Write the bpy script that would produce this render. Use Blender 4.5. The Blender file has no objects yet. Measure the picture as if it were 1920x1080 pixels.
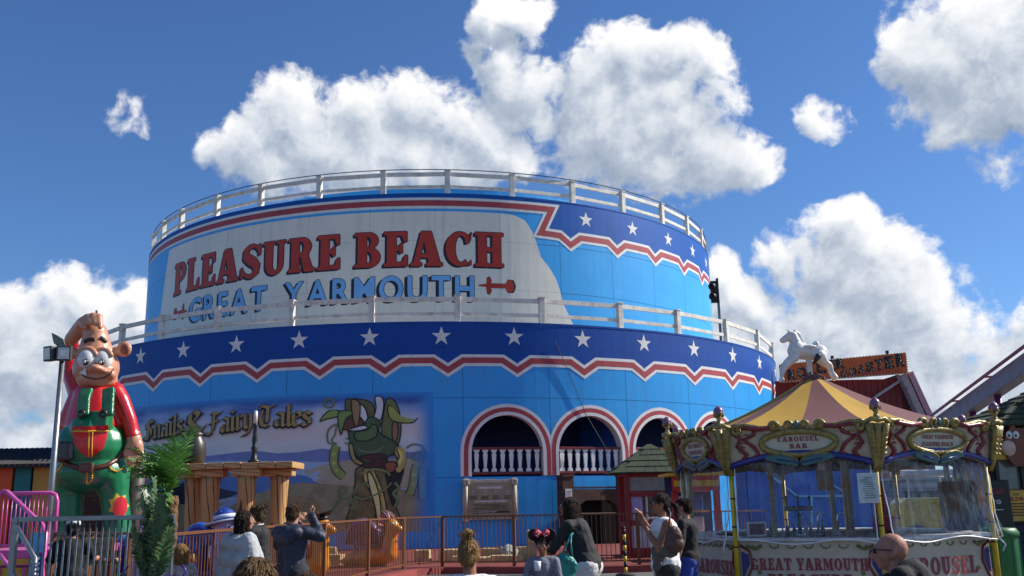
import bpy, bmesh, math, random
from mathutils import Vector, Matrix, noise
from mathutils.geometry import tessellate_polygon
random.seed(7)
R_ = math.radians
SC = bpy.context.scene
COL = SC.collection

# ------------------------------------------------------------------ camera (solved from the tower's stars and railing posts)
FPX, PITCH, ROLL, EYE = 1800.0, 0.2211, -0.0193, 1.6
_c, _s = math.cos(ROLL), math.sin(ROLL)
FWD = Vector((0, math.cos(PITCH), math.sin(PITCH)))
_U = Vector((0, -math.sin(PITCH), math.cos(PITCH)))
RT = Vector((1, 0, 0)) * _c + _U * _s
UP = _U * _c - Vector((1, 0, 0)) * _s
CAM = Vector((0, 0, EYE))
cd = bpy.data.cameras.new('camera'); co = bpy.data.objects.new('camera', cd); COL.objects.link(co)
cd.sensor_width = 36; cd.lens = 36 * FPX / 1920; cd.clip_start = 0.1; cd.clip_end = 5000
co.matrix_world = Matrix(((RT.x, UP.x, -FWD.x, CAM.x), (RT.y, UP.y, -FWD.y, CAM.y), (RT.z, UP.z, -FWD.z, CAM.z), (0, 0, 0, 1)))
SC.camera = co

def ray(x, y): return FWD + RT * ((x - 960) / FPX) + UP * ((540 - y) / FPX)
def at(x, y, Y):
    """point of the place that stands Y metres ahead and is seen at pixel x, y of the photograph"""
    d = ray(x, y); return CAM + d * (Y / d.y)
TC = Vector((-4.29, 52.4)); R1 = 18.0; R2 = 15.04
def cyl(x, y, R):
    """angle (degrees) and height where pixel x, y meets the drum of radius R"""
    d = ray(x, y); ox, oy = CAM.x - TC.x, CAM.y - TC.y
    a = d.x * d.x + d.y * d.y; b = 2 * (ox * d.x + oy * d.y); c = ox * ox + oy * oy - R * R
    D = max(b * b - 4 * a * c, 0); t = (-b - math.sqrt(D)) / (2 * a)
    p = CAM + d * t
    return math.degrees(math.atan2(p.x - TC.x, TC.y - p.y)), p.z

# ------------------------------------------------------------------ light, world, exposure
SUN_AZ = R_(76); SUN_EL = R_(38)      # azimuth from +Y towards +X
SUNV = Vector((math.sin(SUN_AZ) * math.cos(SUN_EL), math.cos(SUN_AZ) * math.cos(SUN_EL), math.sin(SUN_EL)))
sd = bpy.data.lights.new('sun', 'SUN'); sd.energy = 5.0; sd.angle = R_(0.55); sd.color = (1.0, 0.95, 0.87)
so = bpy.data.objects.new('sun', sd); COL.objects.link(so); so.location = (0, 0, 60)
so.rotation_euler = (-SUNV).to_track_quat('-Z', 'Y').to_euler()
SC.view_settings.view_transform = 'Standard'; SC.view_settings.look = 'None'
SC.view_settings.exposure = 0.36; SC.view_settings.gamma = 1.0; SC.view_settings.use_curve_mapping = False
SC.cycles.max_bounces = 8; SC.cycles.transparent_max_bounces = 16
SC.cycles.sample_clamp_indirect = 6

def build_world():
    w = bpy.data.worlds.new('World'); SC.world = w; w.use_nodes = True
    w.cycles.sampling_method = 'MANUAL'; w.cycles.sample_map_resolution = 256
    nt = w.node_tree; nt.nodes.clear()
    def N(t, T, **kw):
        n = T.nodes.new(t)
        for k, v in kw.items(): setattr(n, k, v)
        return n
    def math_(T, op, a, b=None, c=None, clamp=False):
        n = N('ShaderNodeMath', T, operation=op, use_clamp=clamp)
        for i, v in enumerate((a, b, c)):
            if v is None: continue
            if isinstance(v, (int, float)): n.inputs[i].default_value = v
            else: T.links.new(v, n.inputs[i])
        return n.outputs[0]
    # cloud field: soft masses at fixed places of the sky, broken up by noise
    blobs = [  # pixel x, y, radius
        (470, 285, 75), (545, 225, 78), (600, 265, 85), (680, 275, 85), (735, 275, 55), (500, 310, 60), (420, 285, 42),
        (790, 205, 62), (850, 240, 62), (910, 275, 72), (960, 285, 60),
        (925, 60, 37), (940, 15, 37), (955, 110, 36), (1000, 80, 30), (985, 20, 36), (900, 90, 30),
        (985, 175, 82), (1110, 150, 78), (1190, 130, 80), (1260, 110, 68), (1320, 125, 52), (1365, 135, 25),
        (1120, 225, 105), (1220, 225, 125), (1310, 290, 92), (1380, 315, 62), (1080, 285, 62), (1260, 335, 60),
        (1780, 130, 85), (1850, 70, 110), (1900, 160, 110), (1720, 110, 50), (1860, 20, 60), (1725, 190, 48), (1960, 90, 150), (1800, 215, 55),
        (1535, 222, 38), (1572, 214, 30), (1550, 240, 24),
        (1605, 440, 52), (1570, 500, 78), (1660, 520, 84), (1500, 515, 62), (1540, 590, 110), (1690, 600, 95), (1790, 650, 90),
        (1450, 500, 30), (1640, 690, 140), (1760, 730, 130), (1600, 560, 120), (1720, 650, 130), (1500, 610, 110), (1800, 720, 120), (1580, 640, 130), (690, 300, 70), (1860, 690, 90), (1960, 700, 110), (1910, 610, 46), (1385, 560, 58), (1430, 590, 66), (1355, 520, 34), (1380, 640, 80), (1460, 660, 90), (1330, 570, 60), (1560, 730, 110), (1850, 770, 120), (1990, 790, 130),
        (45, 600, 70), (110, 620, 80), (190, 590, 75), (250, 560, 52), (280, 620, 80), (60, 690, 90), (160, 690, 90), (-40, 640, 90), (20, 790, 85), (130, 800, 70), (220, 690, 90), (60, 860, 100), (180, 770, 95), (-60, 780, 110), (250, 760, 80), (-50, 560, 70),
        (250, 205, 28), (1290, 195, 85), (1345, 215, 50), (760, 300, 60), (860, 300, 60)]
    extra = []
    rr = random.Random(5)
    for _ in range(18):        # the same broken cumulus goes on round the rest of the sky
        a = rr.uniform(R_(48), R_(312)); e = rr.uniform(R_(6), R_(52)); r = rr.uniform(.08, .17)
        for _ in range(1):
            aa, ee = a + rr.uniform(-.13, .13), e + rr.uniform(-.05, .06)
            extra.append((Vector((math.sin(aa) * math.cos(ee), math.cos(aa) * math.cos(ee), math.sin(ee))), r * rr.uniform(.7, 1.1)))
    g = bpy.data.node_groups.new('cloud_field', 'ShaderNodeTree')
    g.interface.new_socket('Vector', in_out='INPUT', socket_type='NodeSocketVector')
    g.interface.new_socket('Field', in_out='OUTPUT', socket_type='NodeSocketFloat')
    g.interface.new_socket('Coarse', in_out='OUTPUT', socket_type='NodeSocketFloat')
    gi = N('NodeGroupInput', g); go = N('NodeGroupOutput', g)
    vin = gi.outputs[0]
    wn = N('ShaderNodeTexNoise', g, noise_dimensions='3D'); wn.inputs['Scale'].default_value = 9; wn.inputs['Detail'].default_value = 4
    wn.inputs['Roughness'].default_value = .6
    g.links.new(vin, wn.inputs['Vector'])
    ws = N('ShaderNodeVectorMath', g, operation='MULTIPLY_ADD'); g.links.new(wn.outputs['Color'], ws.inputs[0])
    ws.inputs[1].default_value = (.075,) * 3; ws.inputs[2].default_value = (-.0375,) * 3
    wv = N('ShaderNodeVectorMath', g, operation='ADD'); g.links.new(vin, wv.inputs[0]); g.links.new(ws.outputs[0], wv.inputs[1])
    wvn = N('ShaderNodeVectorMath', g, operation='NORMALIZE'); g.links.new(wv.outputs[0], wvn.inputs[0]); wv = wvn.outputs[0]
    acc = None
    dirs = [(ray(x, y).normalized(), r / FPX * 1.12) for x, y, r in blobs] + extra
    for d, r in dirs:
        dn = N('ShaderNodeVectorMath', g, operation='DOT_PRODUCT'); g.links.new(wv, dn.inputs[0]); dn.inputs[1].default_value = d
        k = 1.0 / (1 - math.cos(r))
        k *= 1.0 if r > .04 else .8 if r > .021 else .3
        v = math_(g, 'MULTIPLY_ADD', dn.outputs['Value'], k, -math.cos(r) * k)
        acc = v if acc is None else math_(g, 'SMOOTH_MAX', acc, v, .25)
    acc = math_(g, 'MAXIMUM', acc, -1.6)
    n1 = N('ShaderNodeTexNoise', g, noise_dimensions='3D'); n1.inputs['Scale'].default_value = 13; n1.inputs['Detail'].default_value = 7
    n1.inputs['Roughness'].default_value = .6; n1.inputs['Distortion'].default_value = .1
    g.links.new(vin, n1.inputs['Vector'])
    n2 = N('ShaderNodeTexNoise', g, noise_dimensions='3D'); n2.inputs['Scale'].default_value = 30; n2.inputs['Detail'].default_value = 4
    n2.inputs['Roughness'].default_value = .55
    g.links.new(wv, n2.inputs['Vector'])
    puff = math_(g, 'SUBTRACT', .26, math_(g, 'ABSOLUTE', math_(g, 'MULTIPLY_ADD', n2.outputs[0], 2, -1)))
    f1 = math_(g, 'MULTIPLY_ADD', math_(g, 'SUBTRACT', n1.outputs[0], .5), 3.5, acc)
    f2 = math_(g, 'MULTIPLY_ADD', puff, 1.1, f1)
    g.links.new(f2, go.inputs[0]); g.links.new(acc, go.inputs[1])
    tc = N('ShaderNodeTexCoord', nt)
    nrm = N('ShaderNodeVectorMath', nt, operation='NORMALIZE'); nt.links.new(tc.outputs['Generated'], nrm.inputs[0])
    A = N('ShaderNodeGroup', nt); A.node_tree = g; nt.links.new(nrm.outputs[0], A.inputs[0])
    off = N('ShaderNodeVectorMath', nt, operation='ADD'); nt.links.new(nrm.outputs[0], off.inputs[0])
    off.inputs[1].default_value = Vector((.45, -.1, .88)).normalized() * .026
    B = N('ShaderNodeGroup', nt); B.node_tree = g; nt.links.new(off.outputs[0], B.inputs[0])
    def rng(v, a, b, c=0.0, d=1.0):
        q = N('ShaderNodeMapRange', nt, interpolation_type='SMOOTHSTEP'); nt.links.new(v, q.inputs[0])
        q.inputs[1].default_value = a; q.inputs[2].default_value = b; q.inputs[3].default_value = c; q.inputs[4].default_value = d; return q.outputs[0]
    cl = lambda v: math_(nt, 'MINIMUM', math_(nt, 'MAXIMUM', v, -.2), 1.7)
    dif = math_(nt, 'SUBTRACT', cl(A.outputs[0]), cl(B.outputs[0]))
    difc = math_(nt, 'SUBTRACT', A.outputs[1], B.outputs[1])
    cov = rng(A.outputs[0], .0, .68)
    # thickness greys the hearts, the side towards the sun is bright, undersides dull
    lit = math_(nt, 'MULTIPLY_ADD', dif, .27, .68)
    lit = math_(nt, 'MULTIPLY_ADD', difc, .36, lit)
    lit = math_(nt, 'SUBTRACT', lit, rng(A.outputs[1], .0, .9, 0, .15))
    lit = math_(nt, 'ADD', lit, rng(A.outputs[0], .7, .0, 0, .10))
    cr = N('ShaderNodeValToRGB', nt); nt.links.new(lit, cr.inputs[0])
    E = cr.color_ramp.elements
    E[0].position = .12; E[0].color = (.26, .33, .45, 1)
    E[1].position = .98; E[1].color = (.98, .98, .99, 1)
    e = E.new(.45); e.color = (.46, .53, .64, 1)
    e = E.new(.72); e.color = (.76, .80, .86, 1)
    sky = N('ShaderNodeTexSky', nt, sky_type='NISHITA'); sky.sun_disc = False
    sky.sun_elevation = SUN_EL; sky.sun_rotation = SUN_AZ; sky.air_density = 1.0; sky.dust_density = .3; sky.ozone_density = 1.4; sky.altitude = 0
    tint = N('ShaderNodeMix', nt, data_type='RGBA', blend_type='MULTIPLY'); tint.inputs[0].default_value = 1
    nt.links.new(sky.outputs[0], tint.inputs[6]); tint.inputs[7].default_value = (.585, .885, 1.32, 1)
    b1 = N('ShaderNodeBackground', nt); nt.links.new(tint.outputs[2], b1.inputs[0]); b1.inputs[1].default_value = .074
    b2 = N('ShaderNodeBackground', nt); nt.links.new(cr.outputs[0], b2.inputs[0]); b2.inputs[1].default_value = .80
    mx = N('ShaderNodeMixShader', nt); nt.links.new(cov, mx.inputs[0])
    nt.links.new(b1.outputs[0], mx.inputs[1]); nt.links.new(b2.outputs[0], mx.inputs[2])
    out = N('ShaderNodeOutputWorld', nt); nt.links.new(mx.outputs[0], out.inputs[0])
build_world()

# ------------------------------------------------------------------ materials
def lin(c):
    return tuple((v / 255 / 12.92) if v / 255 <= .04045 else ((v / 255 + .055) / 1.055) ** 2.4 for v in c)
_M = {}
def mat(name, col, rough=.5, metal=0.0, var=.15, scale=6.0, bump=0.0, bscale=30.0, col2=None, coat=0.0, streak=0.0, seams=None, stretch=(1, 1, 1), spec=.5):
    """paint-like material: sRGB colour, blotchy variation, fine relief, streaky dirt, optional sheet-metal seams (R, degree step, first degree, heights)"""
    if name in _M: return _M[name]
    m = bpy.data.materials.new(name); _M[name] = m; m.use_nodes = True
    nt = m.node_tree; P = nt.nodes['Principled BSDF']; L = nt.links.new
    P.inputs['Roughness'].default_value = rough; P.inputs['Metallic'].default_value = metal
    P.inputs['Coat Weight'].default_value = coat; P.inputs['Specular IOR Level'].default_value = spec
    c = lin(col); c2 = lin(col2) if col2 else tuple(v * (1 - 2.2 * var) for v in c)
    geo = nt.nodes.new('ShaderNodeNewGeometry'); vec = geo.outputs['Position']
    if stretch != (1, 1, 1):
        mp = nt.nodes.new('ShaderNodeMapping'); mp.inputs['Scale'].default_value = stretch; L(vec, mp.inputs['Vector']); vec = mp.outputs[0]
    nz = nt.nodes.new('ShaderNodeTexNoise'); nz.inputs['Scale'].default_value = scale; nz.inputs['Detail'].default_value = 5; nz.inputs['Roughness'].default_value = .65
    L(vec, nz.inputs['Vector'])
    rp = nt.nodes.new('ShaderNodeMapRange'); rp.inputs[1].default_value = .42; rp.inputs[2].default_value = .72; L(nz.outputs[0], rp.inputs[0])
    mx = nt.nodes.new('ShaderNodeMix'); mx.data_type = 'RGBA'; L(rp.outputs[0], mx.inputs[0])
    mx.inputs[6].default_value = (*c, 1); mx.inputs[7].default_value = (*c2, 1)
    col_out = mx.outputs[2]
    if streak:
        mp = nt.nodes.new('ShaderNodeMapping'); mp.inputs['Scale'].default_value = (3, 3, .22); L(geo.outputs['Position'], mp.inputs['Vector'])
        n2 = nt.nodes.new('ShaderNodeTexNoise'); n2.inputs['Scale'].default_value = 1.6; n2.inputs['Detail'].default_value = 6; L(mp.outputs[0], n2.inputs['Vector'])
        r2 = nt.nodes.new('ShaderNodeMapRange'); r2.inputs[1].default_value = .56; r2.inputs[2].default_value = .78; r2.inputs[4].default_value = streak; L(n2.outputs[0], r2.inputs[0])
        m2 = nt.nodes.new('ShaderNodeMix'); m2.data_type = 'RGBA'; L(r2.outputs[0], m2.inputs[0]); L(col_out, m2.inputs[6]); m2.inputs[7].default_value = (.16, .15, .13, 1)
        col_out = m2.outputs[2]
    hsrc = None
    if bump:
        nb = nt.nodes.new('ShaderNodeTexNoise'); nb.inputs['Scale'].default_value = bscale; nb.inputs['Detail'].default_value = 4; L(vec, nb.inputs['Vector']); hsrc = nb.outputs[0]
    if seams:
        R, st, t0, zs = seams
        def mth(op, a, b=None, c=None):
            n = nt.nodes.new('ShaderNodeMath'); n.operation = op
            for i, v in enumerate((a, b, c)):
                if v is None: continue
                if isinstance(v, (int, float)): n.inputs[i].default_value = v
                else: L(v, n.inputs[i])
            return n.outputs[0]
        sx = nt.nodes.new('ShaderNodeSeparateXYZ'); L(geo.outputs['Position'], sx.inputs[0])
        th = mth('ARCTAN2', mth('SUBTRACT', sx.outputs[0], TC.x), mth('SUBTRACT', TC.y, sx.outputs[1]))
        u = mth('DIVIDE', mth('SUBTRACT', th, R_(t0)), R_(st))
        e = mth('ABSOLUTE', mth('SUBTRACT', mth('FRACT', u), .5))       # .5 at a seam
        d = mth('MULTIPLY', mth('SUBTRACT', .5, e), R * R_(st))
        for z in zs: d = mth('MINIMUM', d, mth('ABSOLUTE', mth('SUBTRACT', sx.outputs[2], z)))
        line = nt.nodes.new('ShaderNodeMapRange'); L(d, line.inputs[0]); line.inputs[1].default_value = .008; line.inputs[2].default_value = .022; line.inputs[3].default_value = .3; line.inputs[4].default_value = 0
        m3 = nt.nodes.new('ShaderNodeMix'); m3.data_type = 'RGBA'; L(line.outputs[0], m3.inputs[0]); L(col_out, m3.inputs[6]); m3.inputs[7].default_value = (*[v * .35 for v in c], 1)
        col_out = m3.outputs[2]
    L(col_out, P.inputs['Base Color'])
    if hsrc is not None:
        bp = nt.nodes.new('ShaderNodeBump'); bp.inputs['Strength'].default_value = bump; bp.inputs['Distance'].default_value = .05; L(hsrc, bp.inputs['Height']); L(bp.outputs[0], P.inputs['Normal'])
    return m

# ------------------------------------------------------------------ objects
def tag(o, label=None, cat=None, group=None, kind=None):
    if label: o['label'] = label
    if cat: o['category'] = cat
    if group: o['group'] = group
    if kind: o['kind'] = kind
    return o
def empty(name, loc=(0, 0, 0), rz=0.0):
    o = bpy.data.objects.new(name, None); o.empty_display_size = .3; COL.objects.link(o); o.location = loc; o.rotation_euler = (0, 0, rz); return o
def put(name, me, m, parent=None, smooth=None):
    if m is not None and not me.materials: me.materials.append(m)
    o = bpy.data.objects.new(name, me); COL.objects.link(o); o.parent = parent
    if smooth is not None: me.polygons.foreach_set('use_smooth', [smooth] * len(me.polygons))
    return o
class MB:
    """collects vertices and faces of one part"""
    def __init__(s): s.v = []; s.f = []
    def add(s, vs, fs):
        k = len(s.v); s.v += [tuple(v) for v in vs]; s.f += [tuple(i + k for i in f) for f in fs]; return s
    def box(s, c, size, rot=None):
        c = Vector(c); h = Vector(size) / 2; vs = []
        for x in (-1, 1):
            for y in (-1, 1):
                for z in (-1, 1):
                    p = Vector((x * h.x, y * h.y, z * h.z)); p = rot @ p if rot else p; vs.append(c + p)
        return s.add(vs, [(0, 1, 3, 2), (4, 6, 7, 5), (0, 4, 5, 1), (2, 3, 7, 6), (0, 2, 6, 4), (1, 5, 7, 3)])
    def bar(s, a, b, w, h=None, up=(0, 0, 1)):
        a = Vector(a); b = Vector(b); h = h or w; d = (b - a).normalized(); u = Vector(up)
        if abs(d.dot(u)) > .98: u = Vector((0, 1, 0))
        r = d.cross(u).normalized() * w / 2; t = r.cross(d).normalized() * h / 2
        return s.add([a - r - t, a + r - t, a + r + t, a - r + t, b - r - t, b + r - t, b + r + t, b - r + t],
                     [(3, 2, 1, 0), (4, 5, 6, 7), (0, 1, 5, 4), (1, 2, 6, 5), (2, 3, 7, 6), (3, 0, 4, 7)])
    def tube(s, pts, rad, seg=8, cap=True):
        pts = [Vector(p) for p in pts]; n = len(pts); rad = rad if isinstance(rad, (list, tuple)) else [rad] * n
        vs = []; ref = None
        for i, p in enumerate(pts):
            d = (pts[min(i + 1, n - 1)] - pts[max(i - 1, 0)]).normalized()
            if ref is None: ref = d.orthogonal().normalized()
            ref = (ref - d * ref.dot(d)).normalized(); b = d.cross(ref)
            for k in range(seg):
                a = 2 * math.pi * k / seg; vs.append(p + (ref * math.cos(a) + b * math.sin(a)) * rad[i])
        fs = [(i * seg + k, i * seg + (k + 1) % seg, (i + 1) * seg + (k + 1) % seg, (i + 1) * seg + k) for i in range(n - 1) for k in range(seg)]
        if cap: fs += [tuple(range(seg))[::-1], tuple((n - 1) * seg + k for k in range(seg))]
        return s.add(vs, fs)
    def lathe(s, prof, seg=16, c=(0, 0, 0), axis=None):
        c = Vector(c); q = axis or Matrix.Identity(3); vs = []
        for r, z in prof:
            for k in range(seg):
                a = 2 * math.pi * k / seg; vs.append(c + q @ Vector((r * math.cos(a), r * math.sin(a), z)))
        n = len(prof)
        fs = [(i * seg + k, i * seg + (k + 1) % seg, (i + 1) * seg + (k + 1) % seg, (i + 1) * seg + k) for i in range(n - 1) for k in range(seg)]
        fs += [tuple(range(seg))[::-1], tuple((n - 1) * seg + k for k in range(seg))]
        return s.add(vs, fs)
    def prism(s, poly, fn, t):
        """poly in 2-D, fn(x, y, depth) -> point; an extruded plate"""
        n = len(poly); A = sum(poly[i][0] * poly[(i + 1) % n][1] - poly[(i + 1) % n][0] * poly[i][1] for i in range(n))
        if A < 0: poly = poly[::-1]
        k = len(s.v); s.v += [tuple(fn(x, y, 0)) for x, y in poly] + [tuple(fn(x, y, t)) for x, y in poly]
        tr = tessellate_polygon([[Vector((x, y, 0)) for x, y in poly]])
        for a, b, c in tr:
            s.f.append((k + a, k + b, k + c)); s.f.append((k + n + c, k + n + b, k + n + a))
        for i in range(n): j = (i + 1) % n; s.f.append((k + i, k + j, k + n + j, k + n + i))
        return s
    def ball(s, c, r, seg=12, rot=None):
        r = Vector(r) if not isinstance(r, (int, float)) else Vector((r, r, r)); c = Vector(c); vs = []; m = seg // 2 + 1
        for i in range(m + 1):
            t = math.pi * i / m
            for k in range(seg):
                a = 2 * math.pi * k / seg; p = Vector((r.x * math.sin(t) * math.cos(a), r.y * math.sin(t) * math.sin(a), r.z * math.cos(t))); vs.append(c + (rot @ p if rot else p))
        fs = [(i * seg + k, (i + 1) * seg + k, (i + 1) * seg + (k + 1) % seg, i * seg + (k + 1) % seg) for i in range(m) for k in range(seg)]
        return s.add(vs, fs)
    def cap(s, a, b, ra, rb, seg=12):
        """tapered round-ended limb"""
        a = Vector(a); b = Vector(b); d = (b - a)
        if d.length < 1e-6: return s.ball(a, max(ra, rb), seg)
        L = d.length; d.normalize(); u = d.orthogonal().normalized(); w = d.cross(u); prof = []
        for i in range(5): t = math.pi / 2 * i / 4; prof.append((ra * math.sin(t) + 1e-4, -ra * math.cos(t)))
        for i in range(5): t = math.pi / 2 * i / 4; prof.append((rb * math.cos(t) + 1e-4, L + rb * math.sin(t)))
        q = Matrix((u, w, d)).transposed()
        return s.lathe(prof, seg, a, q)
    def mesh(s, name='part'):
        me = bpy.data.meshes.new(name); me.from_pydata(s.v, [], s.f); me.update(); return me
    def build(s, name, m, parent=None, smooth=False, bevel=0.0, fix=True):
        me = s.mesh(name)
        if fix:
            bm = bmesh.new(); bm.from_mesh(me); bmesh.ops.remove_doubles(bm, verts=bm.verts, dist=1e-5); bmesh.ops.recalc_face_normals(bm, faces=bm.faces)
            if bevel: bmesh.ops.bevel(bm, geom=[e for e in bm.edges if len(e.link_faces) == 2 and e.calc_face_angle(0) > .5], offset=bevel, segments=2, affect='EDGES', profile=.6)
            bm.to_mesh(me); bm.free()
        return put(name, me, m, parent, smooth)

TMP = bpy.data.scenes.new('scratch')      # scratch scene for evaluating modifiers and type, removed at the end
def _eval(o):
    TMP.collection.objects.link(o); TMP.view_layers[0].update(); dg = TMP.view_layers[0].depsgraph
    me = bpy.data.meshes.new_from_object(o.evaluated_get(dg)); d = o.data
    bpy.data.objects.remove(o)
    (bpy.data.meshes if isinstance(d, bpy.types.Mesh) else bpy.data.curves).remove(d)
    return me
def fuse(mb, name, m, parent=None, voxel=.02, smooth=6, wob=0.0, wscale=8.0, cut=None):
    """one continuous skin grown over all the shapes in mb"""
    me = mb.mesh(name); o = bpy.data.objects.new('scratch', me)
    r = o.modifiers.new('r', 'REMESH'); r.mode = 'VOXEL'; r.voxel_size = voxel; r.adaptivity = 0
    if smooth: q = o.modifiers.new('s', 'SMOOTH'); q.iterations = smooth; q.factor = .5
    me = _eval(o); me.name = name
    if wob:
        bm = bmesh.new(); bm.from_mesh(me); bm.normal_update()
        for v in bm.verts: v.co += v.normal * wob * noise.fractal(v.co * wscale, .6, 2.0, 4)
        bm.to_mesh(me); bm.free()
    if cut:
        bm = bmesh.new(); bm.from_mesh(me)
        bmesh.ops.delete(bm, geom=[v for v in bm.verts if cut(v.co)], context='VERTS'); bm.to_mesh(me); bm.free()
    return put(name, me, m, parent, True)

# ------------------------------------------------------------------ lettering
_G = {}
def sans(ch, bold=.0):
    """flat shapes of a plain letter: (vertices, faces, width)"""
    k = (ch, bold)
    if k not in _G:
        cu = bpy.data.curves.new('t', 'FONT'); cu.body = ch; cu.size = 1.0; cu.offset = bold; cu.resolution_u = 5; cu.fill_mode = 'FRONT'
        me = _eval(bpy.data.objects.new('scratch', cu))
        v = [tuple(p.co) for p in me.vertices]; f = [tuple(p.vertices) for p in me.polygons]; bpy.data.meshes.remove(me)
        if v:
            x0 = min(p[0] for p in v); x1 = max(p[0] for p in v); y1 = .729
            v = [((p[0] - x0) / y1, p[1] / y1) for p in v]; w = (x1 - x0) / y1
        else: w = .35
        _G[k] = (v, f, w)
    return _G[k]
def arc(cx, cy, rx, ry, a0, a1, n=10):
    return [(cx + rx * math.cos(R_(a0 + (a1 - a0) * i / n)), cy + ry * math.sin(R_(a0 + (a1 - a0) * i / n))) for i in range(n + 1)]
def _ess():
    P = [(.70, .80), (.62, .90), (.50, .95), (.34, .93), (.20, .82), (.20, .66), (.34, .55), (.50, .46), (.62, .34), (.60, .17), (.46, .06), (.30, .05), (.16, .12), (.06, .24)]
    W = [.10, .10, .11, .15, .22, .27, .30, .30, .27, .22, .15, .11, .10, .10]
    l, r = [], []
    for i, p in enumerate(P):
        a = P[max(i - 1, 0)]; b = P[min(i + 1, len(P) - 1)]; d = Vector((b[0] - a[0], b[1] - a[1])).normalized(); n = Vector((-d.y, d.x)) * W[i] / 2
        l.append((p[0] + n.x, p[1] + n.y)); r.append((p[0] - n.x, p[1] - n.y))
    return l + r[::-1]
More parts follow.
